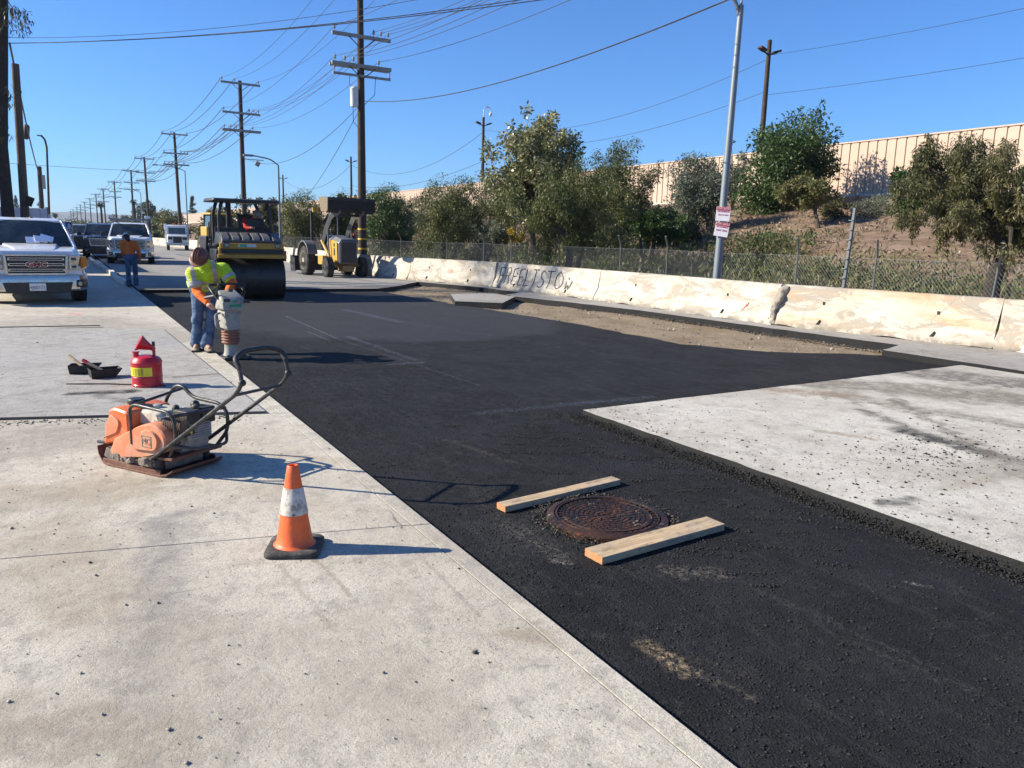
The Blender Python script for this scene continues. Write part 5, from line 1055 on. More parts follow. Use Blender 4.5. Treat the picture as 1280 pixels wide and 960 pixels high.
# ---- yellow machine behind the roller
wy = paint('bright_yellow', (.52,.31,.045), .5, dirt=(.2,.15,.1), da=.5, scale=5)
yq = gp(286, 324, .05)
t = thing('yellow_tractor', 'yellow cab tractor standing half hidden behind the road roller', 'tractor', (yq[0], yq[1], .05), R(4))
m = body_loft([(-.3, .42, .40, .8, 1.7, .08), (.1, .46, .42, .75, 1.78, .08), (1.4, .5, .46, .75, 1.85, .08)]); obj('hood', m, wy, t)
m = MB(); m.box((-.72, 1.3, 1.30), (.72, 1.5, 1.15)); obj('fuel_tank', m, wy, t, bevel=.06)
m = body_loft([(1.3, .68, .60, 1.2, 2.55, .08), (2.9, .70, .62, 1.2, 2.6, .08)]); c = obj('cab_glass', m, wglass, t)
for x, y in ((-.68, 1.3), (.68, 1.3), (-.70, 2.9), (.70, 2.9)): m = MB(); m.tube([(x, y, 1.2), (x*.9, y, 2.62)], .045, 6); obj('cab_post', m, blk, t)
m = body_loft([(1.1, .72, .68, 2.58, 2.68, .03), (3.0, .74, .7, 2.6, 2.74, .03)]); obj('cab_roof', m, wy, t)
m = MB(); m.box((0, 2.2, .85), (1.2, 3, .5)); obj('chassis', m, blk, t, bevel=.03)
for s_ in (-1, 1): wheel(t, (s_*.8, 0.1, .42), .42, .3, wy); wheel(t, (s_*.85, 2.5, .68), .68, .45, wy)
m = MB(); m.tube([(.05, 1.0, .8), (.1, .9, 1.9), (.35, 1.1, 2.3)], .035, 6); m.tube([(-.35, 1., 1.7), (-.2, 1.15, 2.35)], .03, 6); obj('boom_arm', m, greyp, t)
# ---------------------------------------------------------------- skip loader
lq = gp(436, 347, .05)
t = thing('skip_loader', 'yellow and grey skip loader tractor with its wide front bucket raised high', 'skip loader', (lq[0], lq[1], .05), R(5)); t.scale = (.89, .89, 1.)
K = (gp(428,347,.05)-CAM)@CF/FPX   # metres per photo pixel here
def wheel2(c, r, w, rm, nm='wheel'):
    o = wheel(t, c, r, w, rm, nm); m = MB()
    for i in range(22):
        a = 6.283*i/22; y, z = c[1]+math.cos(a)*r, c[2]+math.sin(a)*r; m.box((c[0], y, z), (w*.96, .045, .05), (a-math.pi/2, 0, 0))
    obj('tread', m, tyre, o); return o
wheel2((-.76, .38, .37), .36, .28, greyp); wheel2((.76, .38, .37), .36, .28, greyp); wheel2((-.92, 2.35, .58), .56, .38, paint('dusty_rim', (.45,.38,.28), .7)); wheel2((.92, 2.35, .58), .56, .38, paint('dusty_rim', (.45,.38,.28), .7))
m = MB(); m.box((0, .4, .45), (1.4, .16, .14)); m.box((0, .3, .33), (.5, .6, .22)); m.box((0, 1.4, .55), (.55, 2.3, .4)); obj('axle_frame', m, paint('dusty_yellow', (.30,.18,.06), .7, dirt=(.15,.12,.09), da=.7), t, bevel=.02)
m = MB(); rings = []
for y, w_, zz in ((-.02, .36, 1.32), (.06, .42, 1.42), (.5, .42, 1.5), (1.35, .44, 1.56)): rings.append([Vector((-w_, y, .52)), Vector((w_, y, .52)), Vector((w_, y, zz-.14)), Vector((w_-.14, y, zz)), Vector((-w_+.14, y, zz)), Vector((-w_, y, zz-.14))])
m.loft(rings); h = obj('hood', m, greyp, t, bevel=.02, ang=30)
m = MB(); m.box((0, -.035, .93), (.66, .03, .74)); obj('radiator_grille', m, blk, h, bevel=.01)
for s_ in (-1, 1):
    m = MB(); m.prism([(.12, .55), (.95, .55), (.95, 1.36), (.5, 1.38), (.14, 1.30)], s_*.435, s_*.455, 'YZ'); o = obj('side_panel', m, wy, h); m = MB(); m.box((s_*.46, .42, .95), (.012, .12, .26)); m.box((s_*.46, .42, 1.2), (.012, .12, .12)); obj('side_vent', m, blk, o)
    m = MB(); pts = [(1.7+.72*math.cos(a), .62+.72*math.sin(a)) for a in [R(10+17*k) for k in range(10)]]; pts2 = [(2.35+(p[0]-1.7)*1.0, p[1]) for p in pts]
    inn = [(2.35+(p[0]-2.35)*.92, .62+(p[1]-.62)*.92) for p in pts2]; m.prism(pts2+inn[::-1], s_*.70, s_*1.14, 'YZ'); obj('fender', m, greyp, t, bevel=.01)
    # loader arm: from the pivot behind the hood up to the raised bucket
    a0 = Vector((s_*.52, 1.55, 1.25)); k1 = Vector((s_*.52, .55, 2.28)); a1 = Vector((s_*.52, .10, 2.42))
    m = MB(); m.tube([a0, a0.lerp(k1, .5)+Vector((0, .05, .05)), k1, a1], [.085, .10, .10, .09], 4, sy=1.6); obj('loader_arm', m, greyp, t, bevel=.01)
    m = MB(); m.cyl(Vector((s_*.55, .75, .75)), Vector((s_*.53, .95, 1.9)), .035, .035, 8); obj('lift_cylinder', m, greyp, t)
    m = MB(); m.cyl((s_*.48, .7, .6), (s_*.56, 1.55, 1.35), .06, .06, 8); obj('arm_mount', m, wy, t)
m = MB(); m.prism([(.55, 1.5), (.585, 1.5), (.585, 1.95), (.55, 1.95)], 1.18, 1.24, 'XZ') if False else None
strp = paint('red_stripe', (.65,.12,.12), .5); 
for k in range(4): m = MB(); m.box((.625, .92-.09*k, 1.62+.16*k), (.01, .05, .14), (R(-40), 0, 0)); obj('red_stripe', m, strp, t)
# bucket
bm_ = paint('bucket_steel', (.018,.015,.013), .65, .2, dirt=(.05,.04,.033), da=.6, scale=3)
cs = [(.30, 2.44), (-.30, 2.42), (-.62, 2.60), (-.60, 2.86), (-.56, 2.86), (-.57, 2.62), (-.29, 2.47), (.24, 2.49), (.30, 2.98), (.34, 2.98)]
zb = 2.42; cs = [(.36, zb+.0), (-.20, zb-.06), (-.38, zb+.03), (-.42, zb+.48), (-.39, zb+.48), (-.35, zb+.06), (-.19, zb-.03), (.33, zb+.03), (.52, zb+.52), (.56, zb+.52)]
m = MB(); m.prism(cs, -1.02, 1.02, 'YZ'); bk = obj('bucket', m, bm_, t)
for s_ in (-1, 1): m = MB(); m.prism([(.34, zb+.0), (-.2, zb-.05), (-.38, zb+.03), (-.42, zb+.48), (.54, zb+.52)], s_*1.02, s_*1.05, 'YZ'); obj('bucket_side', m, bm_ if s_ > 0 else paint('worn_yellow', (.20,.15,.08), .6, dirt=(.15,.12,.09), da=.5), bk)
m = MB(); m.box((0, -.42, zb+.44), (2.08, .05, .10)); obj('cutting_edge', m, blk, bk)
for x in (-.52, .52): m = MB(); m.prism([(-.35, zb+.1), (-.44, zb-.05), (.0, zb-.18), (.2, zb-.04)], x-.04, x+.04, 'YZ'); obj('bucket_bracket', m, greyp, bk)
m = MB(); m.box((0, .1, zb-.12), (1.1, .1, .1)); obj('cross_tube', m, blk, t)
m = MB(); m.box((-.45, 2.05, 1.15), (.12, .12, 1.2)) if False else None
for x in (-.62, .62): m = MB(); m.box((x, 2.55, 1.75), (.09, .09, 1.65)); obj('roof_post', m, blk, t)
m = body_loft([(1.35, .66, .64, 2.44, 2.50, .02), (1.45, .68, .66, 2.44, 2.54, .02), (2.75, .70, .68, 2.46, 2.56, .02)]); obj('canopy', m, blk, t)
m = MB(); m.prism([(-.95, 2.40), (-.42, 2.42), (-.42, 2.58), (-.98, 2.58)], 1.45, 1.55, 'XZ'); obj('yellow_front_board', m, wy, t)
m = MB(); m.box((0, 2.2, 1.05), (.5, .5, .12)); m.box((0, 2.45, 1.35), (.5, .1, .5)); obj('seat', m, blk, t, bevel=.03)
m = MB(); ring = [(.19*math.cos(a), 1.75+.05*math.sin(a), 1.5+.17*math.sin(a)) for a in [6.283*k/16 for k in range(16)]]; m.tube(ring, .015, 6, closed=True); m.cyl((0, 1.75, 1.5), (0, 1.5, 1.2), .03); obj('steering_wheel', m, blk, t)
m = MB(); m.box((-.68, 1.15, .62), (.24, .55, .34)); obj('tool_box', m, wy, t, bevel=.02)
m = MB(); m.prism([(3.3, .1), (3.9, .1), (3.9, .75), (3.3, .62)], -1.15, -1.12, 'YZ'); m.prism([(3.3, .1), (3.9, .1), (3.9, .75), (3.3, .62)], 1.12, 1.15, 'YZ'); m.box((0, 3.85, .42), (2.3, .05, .6)); obj('box_blade', m, blk, t)
# unseen shed added off to the left to cast the sidewalk shadow
t = thing('shade_shed', 'unseen flat roofed shed added out of view on the left to shade the sidewalk', 'shed', (-6.6, 30.3, 0)); m = MB(); m.box((0, 0, 2.5), (6.2, 6.0, 5.0)); obj('wall', m, pf, t); m = MB(); m.box((0, 0, 5.06), (6.5, 6.3, .14)); obj('roof', m, greyp, t); m = MB(); m.box((.5, -3.02, 1.4), (2.4, .05, 2.8)); obj('door', m, galv, t)
# kerb pieces up the left side
m = None
kb = [(1.55, 26.5, 3.0, 2), (1.52, 30.2, 3.6, -1), (1.45, 34.4, 4.2, 1), (1.35, 39, 4.4, 0), (1.3, 44, 5, 0)]
for i, (x, y, L, a) in enumerate(kb):
    m = MB(); m.box((0, 0, 0), (.16, L, .15)); o = obj('kerb_piece', m, wallcap, loc=(x, y, .075), rot=(0, 0, R(a)), bevel=.015); tag(o, ['nearest', 'second', 'third', 'fourth', 'farthest'][i]+' piece of pale broken kerb along the left road edge', 'kerb', 'kerb pieces on the left')
# ---------------------------------------------------------------- people
skin = paint('skin', (.42,.22,.15), .55, dirt=(.3,.15,.1), da=.2); skin_dark = paint('skin_dark', (.22,.11,.07), .55, da=.1)
orange = paint('orange_cloth', (.85,.16,.02), .85, dirt=(.45,.08,.02), da=.35, scale=9, bump=.5, bscale=22); hatbrown = paint('hat_brown', (.15,.05,.028), .5, dirt=(.28,.15,.1), da=.4); hatwhite = paint('hat_white', (.62,.66,.70), .35, da=.15)
redc = paint('red_cloth', (.50,.03,.03), .85, dirt=(.25,.02,.02), da=.3, scale=8); bootm = paint('boot_tan', (.30,.25,.18), .85, dirt=(.15,.11,.08), da=.5, scale=12); bootd = paint('boot_dark', (.03,.025,.02), .8); hairm = paint('hair_dark', (.015,.012,.01), .7)
n = NT('denim'); P = n.objc(); c = n.mix(n.ramp(n.noise(P, 7, 4), .4, .65), (.045,.085,.165), (.11,.17,.26)); c = n.mix(n.ramp(n.noise(P, 30, 3), .5, .8, 0, .5), c, (.16,.21,.28)); denim = n.fin(c, .9, 0, n.bump(n.noise(n.scalev(P, (1,1,2.2)), 9, 4), .9, .03))
def m_vest(base, up, side, fwd):
    n = NT('safety_vest'); P = n.objc()
    def dot(v, off=0.):
        d = n.n('ShaderNodeVectorMath', operation='DOT_PRODUCT'); n.l(P, d.inputs[0]); d.inputs[1].default_value = v; return n.math('SUBTRACT', d.outputs['Value'], off)
    h = dot(up, Vector(base).dot(up)); s_ = n.math('ABSOLUTE', dot(side, Vector(base).dot(side)))
    band = lambda v, a, b: n.math('MULTIPLY', n.ramp(v, a, a+.006), n.ramp(v, b, b+.006, 1, 0))
    b1 = band(h, .10, .155); b2 = band(h, .22, .275); v = n.math('MULTIPLY', band(s_, .105, .155), n.ramp(h, .27, .28))
    o = n.math('MAXIMUM', n.math('MAXIMUM', b1, b2), v)
    e = n.math('MAXIMUM', n.math('MAXIMUM', band(h, .085, .17), band(h, .205, .29)), n.math('MULTIPLY', band(s_, .09, .17), n.ramp(h, .27, .28)))
    c = n.mix(n.ramp(n.noise(P, 6, 4), .35, .7), (.55,.80,.02), (.38,.62,.02)); c = n.mix(n.math('MULTIPLY', e, .5), c, (.75,.45,.03)); c = n.mix(o, c, (.42,.40,.42))
    return n.fin(c, .7, 0, n.bump(n.noise(n.scalev(P, (1,1,2.)), 9, 4, .6, .8), 1., .06))
def person(label, loc, J, shirt, trouser, boots, hat=None, vest=False, hair=None, sk=skin, group=None, vox=.011, grip=None, seated=False, sc=1., facing=(0,-1,0)):
    """J: dict of joints in local metres"""
    t = thing('person', label, 'person', loc, 0, group, sc if sc != 1. else None)
    V = {k: Vector(v) for k, v in J.items()}; hd, nk, chest, pel = V['head'], V['neck'], V['chest'], V['pelvis']
    up = (hd-nk).normalized(); face = V['face'].normalized(); side = up.cross(face).normalized()
    m = MB(); m.cap(nk, hd-up*.04, .055, .06); m.cap(hd-up*.02, hd+up*.045, .082, .085); m.cap(hd-up*.075+face*.02, hd+face*.03, .05, .07)
    m.cap(hd+face*.075-up*.0, hd+face*.10-up*.03, .010, .015); m.cap(hd+face*.075-up*.065-side*.02, hd+face*.075-up*.065+side*.02, .012, .012)
    for s_ in (-1, 1): m.cap(hd+side*s_*.085-up*.03, hd+side*s_*.088+up*.01, .016, .018); m.cap(hd+face*.075+side*s_*.045+up*.025, hd+face*.08+side*s_*.015+up*.025, .010, .010)
    m.cap(pel, pel.lerp(chest, .5), .12, .11); m.cap(pel.lerp(chest, .4), chest, .12, .13); m.cap(chest, nk, .11, .06)
    m.cap(V['shL'], V['shR'], .06); m.cap(pel+(V['hipL']-pel)*1., pel+(V['hipR']-pel), .11)
    for q in 'LR':
        m.cap(V['sh'+q], V['el'+q], .050, .040); m.cap(V['el'+q], V['ha'+q], .040, .028)
        m.cap(V['hip'+q], V['kn'+q], .085, .058); m.cap(V['kn'+q], V['an'+q], .055, .040); m.cap(V['an'+q], V['an'+q]+Vector(V['toe'+q]), .04, .03)
        # hand: palm, four fingers curled round the grip, thumb
        h = V['ha'+q]; fd = V['fd'+q].normalized(); fu = (h-V['el'+q]).normalized(); pn = fd.cross(fu).normalized()
        pc = h+fu*.05; m.cap(h, pc, .026, .032); m.cap(pc-fd*.025, pc+fd*.025, .026, .024)
        for k, (o_, L_) in enumerate(((-.032,.030),(-.011,.036),(.011,.034),(.032,.026))):
            b = pc+fd*o_+fu*.03; c1 = b+fu*L_+pn*.012; c2 = c1+pn*.030-fu*.004; c3 = c2-fu*.024+pn*.004
            m.cap(b, c1, .0095, .009, 7); m.cap(c1, c2, .009, .0085, 7); m.cap(c2, c3, .0085, .0075, 7)
        tb = h+fu*.02-fd*.03; m.cap(tb, tb-fd*.022+fu*.025+pn*.018, .012, .010, 7); m.cap(tb-fd*.022+fu*.025+pn*.018, tb-fd*.01+fu*.045+pn*.035, .010, .008, 7)
    blob('body', m, sk, vox*.6, 3, t)
    for s_ in (-1, 1): m = MB(); m.ell(hd+face*.082+side*s_*.032+up*.008, (.010,.010,.008), 8, 6); obj('eye', m, bootd, t)
    # shirt
    m = MB(); m.cap(pel+(chest-pel)*.15, pel.lerp(chest, .55), .15, .145, 16); m.cap(pel.lerp(chest, .5), chest, .15, .155, 16); m.cap(chest, nk-up*.02, .13, .07, 14); m.cap(V['shL'], V['shR'], .08, .08)
    for q in 'LR':
        m.cap(V['sh'+q], V['el'+q], .075, .062); e = V['el'+q]; h = V['ha'+q]; m.cap(e, e.lerp(h, .55), .062, .056); m.cap(e.lerp(h, .5), e.lerp(h, .93), .055, .044)
        k = e.lerp(h, .3); m.cap(k, k+(h-e).normalized()*.01, .066, .066)
    blob('shirt', m, shirt, vox, 3, t)
    if vest:
        m = MB(); d = (chest-pel).normalized(); hem = pel-Vector((0, 0, .06))
        m.cap(V['hipL']+Vector((0,0,.05)), V['hipR']+Vector((0,0,.05)), .15, .15, 16); m.cap(pel+d*.05, pel.lerp(chest, .6), .175, .175, 18); m.cap(pel.lerp(chest, .5), chest, .175, .175, 18); m.cap(chest, chest.lerp(nk, .7), .16, .10, 16); m.cap(V['shL'], V['shR'], .098, .098)
        for q in 'LR': m.cap(V['sh'+q], V['sh'+q].lerp(V['el'+q], .62), .098, .088)
        v = blob('vest', m, m_vest(pel, d, (V['shR']-V['shL']).normalized(), face), vox, 3, t)
        for q in 'LR':
            a = V['sh'+q].lerp(V['el'+q], .52); b = V['sh'+q].lerp(V['el'+q], .72); m = MB(); m.tube([a, b], [.094, .089], 16); obj('reflective_cuff', m, paint('reflective', (.42,.40,.42), .6), v)
    # trousers
    m = MB(); m.cap(V['hipL'], V['hipR'], .135, .135, 16); m.cap(pel, pel+(chest-pel)*.2, .15, .15)
    for q in 'LR':
        hp, kn, an = V['hip'+q], V['kn'+q], V['an'+q]; m.cap(hp, hp.lerp(kn, .6), .108, .084); m.cap(hp.lerp(kn, .55), kn, .084, .071); m.cap(kn, kn.lerp(an, .6), .071, .066); m.cap(kn.lerp(an, .55), an.lerp(kn, .03), .066, .070)
        for f, r_ in ((.1, .079), (.55, .074), (.72, .078), (.84, .074), (.93, .080)): p = kn.lerp(an, f); m.cap(p+Vector((.008 if f > .6 else 0, 0, 0)), p+Vector((-.01, 0, -.012)), r_, r_)
    blob('trousers', m, trouser, vox, 2, t)
    for q in 'LR':
        an = V['an'+q]; to = Vector(V['toe'+q]); d = to.normalized(); m = MB(); base = an.z-.085
        m.cap(an+Vector((0,0,.02)), an-Vector((0,0,.03)), .058, .052); m.cap(an-d*.04-Vector((0,0,.045)), an+d*.17-Vector((0,0,.045)), .040, .046); m.cap(an+d*.05-Vector((0,0,.02)), an+d*.12-Vector((0,0,.04)), .045, .045)
        b = blob('boot', m, boots, .009, 2, t); m = MB(); a = math.atan2(d.y, d.x); m.box((0, 0, 0), (.31, .10, .025)); so_ = obj('sole', m, bootd if boots is not bootd else bootm, b, bevel=.008); c = an+d*.065; so_.location = (c.x, c.y, base+.0125); so_.rotation_euler = (0, 0, a)
    if hat:
        m = MB(); rings = []
        for i in range(9):
            ph = math.pi/2*i/8; r_ = math.cos(ph); rings.append([hd+up*(.045+.105*math.sin(ph))+side*math.cos(a)*.110*max(r_, .03)+face*math.sin(a)*.128*max(r_, .03) for a in [6.283*k/24 for k in range(24)]])
        m.loft(rings)
        br = []
        for (o_, h_) in ((1.0, .045), (1.13, .035), (1.13, .028), (.98, .035)): br.append([hd+up*h_+side*math.cos(a)*.110*o_+face*(math.sin(a)*.128*o_+(.035 if o_ > 1 and math.sin(a) > 0 else 0)*math.sin(a)) for a in [6.283*k/24 for k in range(24)]])
        m.loft(br, caps=False); 
        for k in (-.03, 0, .03): m.tube([hd+up*(.045+.108*math.sin(q_))+face*math.cos(q_)*.130+side*k for q_ in [R(20+14*i) for i in range(11)]], .008, 5)
        obj('hard_hat', m, hat, t, ang=50)
    if hair:
        m = MB(); m.cap(hd+up*.02-face*.01, hd+up*.05-face*.01, .095, .09); m.cap(hd-face*.05, nk-face*.06-up*.04, .075, .06); blob('hair', m, hair, .012, 2, t)
    return t
w0 = Vector((1.60, 11.2, 0.))
def wl(px, py, Y): return Vector(onY(px, py, Y))-w0
J = dict(pelvis=wl(254, 352, 11.25), chest=wl(259, 340, 11.02), neck=wl(255, 327, 10.90), head=wl(250.5, 322, 10.80), face=Vector((-.35, -.55, -.72)),
 shL=wl(241, 342, 11.0), shR=wl(279, 337, 10.98), elL=wl(246, 364, 10.92), haL=wl(260, 379, 10.72), elR=wl(291, 354, 10.85), haR=wl(284, 366, 10.62),
 hipL=wl(248, 358, 11.27), hipR=wl(262, 358, 11.27), knL=wl(247, 395, 11.15), knR=wl(265, 397, 11.12), anL=Vector((-.115, .02, .085)), anR=Vector((.06, -.06, .085)), toeL=Vector((-.03, -.12, -.03)), toeR=Vector((.02, -.13, -.03)), fdL=Vector((.8, -.6, .1)), fdR=Vector((.8, .2, .4)))
J['anL'] = wl(246, 430, 11.22); J['anL'].z = .085; J['anR'] = wl(258, 432, 11.1); J['anR'].z = .085
person('worker in lime vest, orange sleeves and brown hard hat bending over the upright rammer', w0, J, orange, denim, bootm, hatbrown, vest=True, vox=.012)
# man in white hard hat, seen from behind
b = gp(166, 359, .0); H_ = .86
def std(turn=0., lean=0., hx=0., az=0., arms=((.30,.02,.80),(.30,.0,.80)), step=.05):
    return dict(pelvis=(0,0,.98), chest=(hx*.5,lean*.6,1.28), neck=(hx,lean,1.50), head=(hx-.02,lean+.06,1.62), face=(0,1,-.25), shL=(-.19+hx*.8,lean*.8,1.42), shR=(.19+hx*.8,lean*.8,1.42), elL=(-.235,.02,1.14), haL=(-.20,.14,.92), elR=(.235,.02,1.14), haR=(.25,.06,.88),
      hipL=(-.09,0,.93), hipR=(.09,0,.93), knL=(-.10,.03-step,.50), knR=(.10,.04+step,.50), anL=(-.10,-step,.085), anR=(.10,step,.085), toeL=(-.02,.13,-.03), toeR=(.03,.13,-.03), fdL=(0,.3,1), fdR=(0,.3,1))
Jm = std(lean=.14, hx=-.08); Jm['head'] = (-.13, .24, 1.60); Jm['face'] = (-.3, .8, -.7)
pm = person('man from behind in orange shirt, jeans and white hard hat at the road edge', (b[0], b[1], 0.0), Jm, orange, denim, bootd, hatwhite, hair=hairm, vox=.016, sc=.875); pm.rotation_euler = (0, 0, R(-12))
# roller operator
ob = Vector((4.50, 21.45, .0)); so_ = roller_T.matrix_world
J = dict(pelvis=(0,0,1.62), chest=(-.02,-.05,1.88), neck=(.03,-.14,2.04), head=(.09,-.18,2.12), face=(.45,-.6,-.5), shL=(-.18,-.08,1.98), shR=(.18,-.10,1.93), elL=(-.2,-.28,1.76), haL=(-.12,-.48,1.80), elR=(.25,-.22,1.72), haR=(.20,-.40,1.66),
 hipL=(-.1,0,1.58), hipR=(.1,0,1.58), knL=(-.13,-.42,1.60), knR=(.13,-.42,1.60), anL=(-.13,-.44,1.28), anR=(.13,-.44,1.28), toeL=(0,-.12,-.03), toeR=(0,-.12,-.03), fdL=(1,0,.2), fdR=(1,0,.2))
person('roller driver in a red jacket and grey cap leaning to one side in the seat', (4.42, 21.4, -.06), J, redc, denim, bootd, paint('hat_grey', (.25,.25,.26), .5), vox=.016)
Jd = std(); q = onY(83, 305, 60)
person('distant worker in an orange vest beyond the big pickup', (q[0], 60, 0), Jd, orange, denim, bootd, hatwhite, vox=.03, sc=.95)
# ---------------------------------------------------------------- rammer
rb = gp(287, 449, -.035); cream = paint('machine_cream', (.36,.35,.30), .55, dirt=(.12,.10,.08), da=.7, scale=9); bellow = paint('bellows_rubber', (.30,.13,.08), .75, dirt=(.4,.32,.25), da=.5, scale=14); greenm = paint('green_decal', (.02,.28,.12), .5); dgrey = paint('dark_grey_steel', (.05,.05,.052), .5, .3, dirt=(.25,.22,.18), da=.4, scale=9)
t = thing('rammer', 'cream upright rammer with brown rubber bellows held by the worker on the asphalt edge', 'rammer', (rb[0]+.02, rb[1], -.035), R(10))
m = MB(); m.box((.05, .02, .022), (.34, .26, .035)); m.box((.05, .02, .05), (.26, .2, .03)); m.prism([(.20, .008), (.235, .03), (.235, .045), (.20, .04)], -.11, .15, 'XZ'); obj('shoe', m, dgrey, t, bevel=.01)
m = MB(); m.tube([(0,0,.05), (.0,0,.12), (.005,0,.22)], [.095,.078,.082], 20); obj('leg', m, cream, t)
m = MB(); pr = [(.085, .20)]; 
for i in range(5): z = .215+i*.036; pr += [(.095, z), (.118, z+.010), (.118, z+.020), (.096, z+.032)]
m.lathe(pr, 28, (.008, 0, 0)); obj('bellows', m, bellow, t)
m = body_loft([(-.12, .080, .105, .395, .655, .04), (-.06, .10, .125, .38, .665, .05), (.08, .10, .125, .38, .665, .05), (.13, .08, .10, .40, .65, .04)]); obj('crankcase', m, cream, t, bevel=0)
m = body_loft([(-.17, .135, .14, .66, .775, .025), (-.12, .155, .155, .655, .83, .035), (.06, .155, .13, .65, .90, .04), (.14, .12, .10, .66, .86, .03)]); e = obj('engine_cover', m, cream, t)
m = MB(); m.prism([(-.02, .755), (.03, .755), (.005, .795)], -.178, -.172, 'XZ'); obj('decal', m, greenm, e); m = MB(); m.box((.02, -.176, .715), (.15, .006, .035)); obj('decal_strip', m, greenm, e)
m = MB(); m.cyl((.12, -.16, .77), (.21, -.16, .765), .024, .022, 10); m.cyl((-.05, -.15, .78), (-.13, -.15, .785), .028, .026, 10); m.cyl((-.02, -.12, .89), (-.02, -.12, .93), .035, .03, 12); obj('filter_cap', m, dgrey, e)
m = MB(); m.tube(fillet([(-.14, -.06, .62), (-.21, -.08, .60), (-.20, -.08, .44), (-.10, -.05, .40)], .04), .016, 8); m.tube([(-.15, -.06, .52), (-.2, -.08, .52)], .014, 8); obj('guard_frame', m, cream, t)
m = MB(); m.tube(fillet([(-.16, -.05, .80), (-.20, .02, .88), (-.20, .12, .93), (-.14, .34, .95), (.16, .34, .95), (.22, .12, .93), (.22, .02, .88), (.16, -.05, .80)], .07), .017, 10); obj('handle', m, blk, t)
m = MB(); m.tube(fillet([(-.17, -.10, .93), (-.17, -.12, .99), (.17, -.12, .99), (.17, -.10, .93)], .05), .014, 8); m.tube([(-.17,-.10,.93), (-.17, -.02, .84)], .014, 8); m.tube([(.17,-.10,.93), (.17, -.02, .84)], .014, 8); obj('lifting_bar', m, blk, t)
m = MB(); m.cyl((-.15, .0, .84), (-.25, .16, .80), .02, .02, 8); obj('grip', m, dgrey, t)
# ---------------------------------------------------------------- traffic cone
n = NT('cone_rubber'); P = n.objc(); sep = n.n('ShaderNodeSeparateXYZ'); n.l(P, sep.inputs[0]); z = sep.outputs[2]
c = n.mix(n.ramp(n.noise(P, 9, 5, .65), .42, .7, 0, .55), (.82,.135,.028), (.50,.10,.04)); c = n.mix(n.ramp(n.noise(P, 26, 5, .8), .56, .72, 0, .65), c, (.10,.06,.05)); cone_m = n.fin(c, .5, 0, n.bump(n.noise(P, 20, 4), .3, .01))
n = NT('cone_sleeve'); P = n.objc(); c = n.mix(n.ramp(n.noise(P, 14, 6, .8), .45, .62), (.62,.58,.50), (.30,.25,.20)); c = n.mix(n.ramp(n.noise(n.scalev(P, (1,1,.3)), 26, 5, .75), .58, .66), c, (.07,.06,.055)); sleeve_m = n.fin(c, .7)
rubb = paint('cone_base_rubber', (.035,.032,.030), .75, dirt=(.20,.17,.14), da=.75, scale=7, bump=.4, bscale=30)
cp = gp(370, 688); t = thing('traffic_cone', 'orange traffic cone with a dirty white band and black base', 'cone', (cp[0], cp[1]+.02, 0), R(-24))
m = MB(); s_ = .135; ring = lambda s_, z, r_: [Vector((x, y, z)) for x, y in [(cx+math.cos(a)*r_, cy+math.sin(a)*r_) for cx, cy, a0 in ((s_-r_, s_-r_, 0), (-s_+r_, s_-r_, 90), (-s_+r_, -s_+r_, 180), (s_-r_, -s_+r_, 270)) for a in [R(a0+22.5*k) for k in range(5)]]]
m.loft([ring(.132, .0, .035), ring(.137, .006, .04), ring(.137, .022, .04), ring(.128, .032, .04), ring(.10, .034, .05)]); obj('base', m, rubb, t, ang=60)
m = MB(); zr = lambda z: .094-(z-.03)*(.094-.028)/.42
m.lathe([(.108, .033), (.098, .04), (zr(.05), .05), (zr(.1), .10), (zr(.2), .20), (zr(.3), .3), (zr(.4), .4), (zr(.448), .448), (zr(.45)-.003, .452), (zr(.45)-.009, .45), (zr(.45)-.012, .40)], 40, caps=False); obj('cone_body', m, cone_m, t, fix=False, ang=50)
m = MB(); m.lathe([(zr(.20)+.001, .20), (zr(.20)+.0035, .203), (zr(.335)+.0035, .335), (zr(.337)+.001, .338)], 40, caps=False); obj('white_sleeve', m, sleeve_m, t, fix=False)
# ---------------------------------------------------------------- manhole cover
n = NT('rusty_iron'); P = n.objc(); c = n.mix(n.ramp(n.noise(P, 5, 5, .7), .38, .62), (.065,.030,.016), (.018,.014,.012)); c = n.mix(n.ramp(n.noise(P, 24, 5, .8), .5, .68, 0, .8), c, (.19,.07,.03))
c = n.mix(n.math('MULTIPLY', n.ramp(n.noise(P, 16, 5, .8), .58, .66), n.ramp(n.n('ShaderNodeTexCoord').outputs['Generated'] if False else n.noise(P, 3, 2), .45, .6)), c, (.33,.28,.2)); iron = n.fin(c, .5, .35, n.bump(n.noise(P, 60, 5, .75), .5, .006), .5)
mc = gp(762, 644, .0); t = thing('manhole_cover', 'round rusty iron manhole cover in a raised ring between two boards', 'manhole cover', (mc[0]-.01, mc[1]+.01, -.035), R(15))
m = MB(); m.lathe([(.365, -.02), (.362, .028), (.335, .040), (.318, .040), (.316, .02)], 64, caps=False); m.lathe([(.365, -.02), (.37, -.03)], 64, caps=False); obj('ring', m, iron, t, fix=False)
m = MB(); m.lathe([(.01, .028), (.312, .028), (.312, .0)], 64, caps=True)
cv = obj('cover', m, iron, t, fix=False)
m = MB(); m.lathe([(.312, .026), (.310, .040), (.300, .042), (.298, .027)], 64, caps=False); m.lathe([(.268, .027), (.266, .037), (.258, .037), (.256, .027)], 64, caps=False); obj('cover_rim', m, iron, cv, fix=False)
m = MB(); r_ = .03
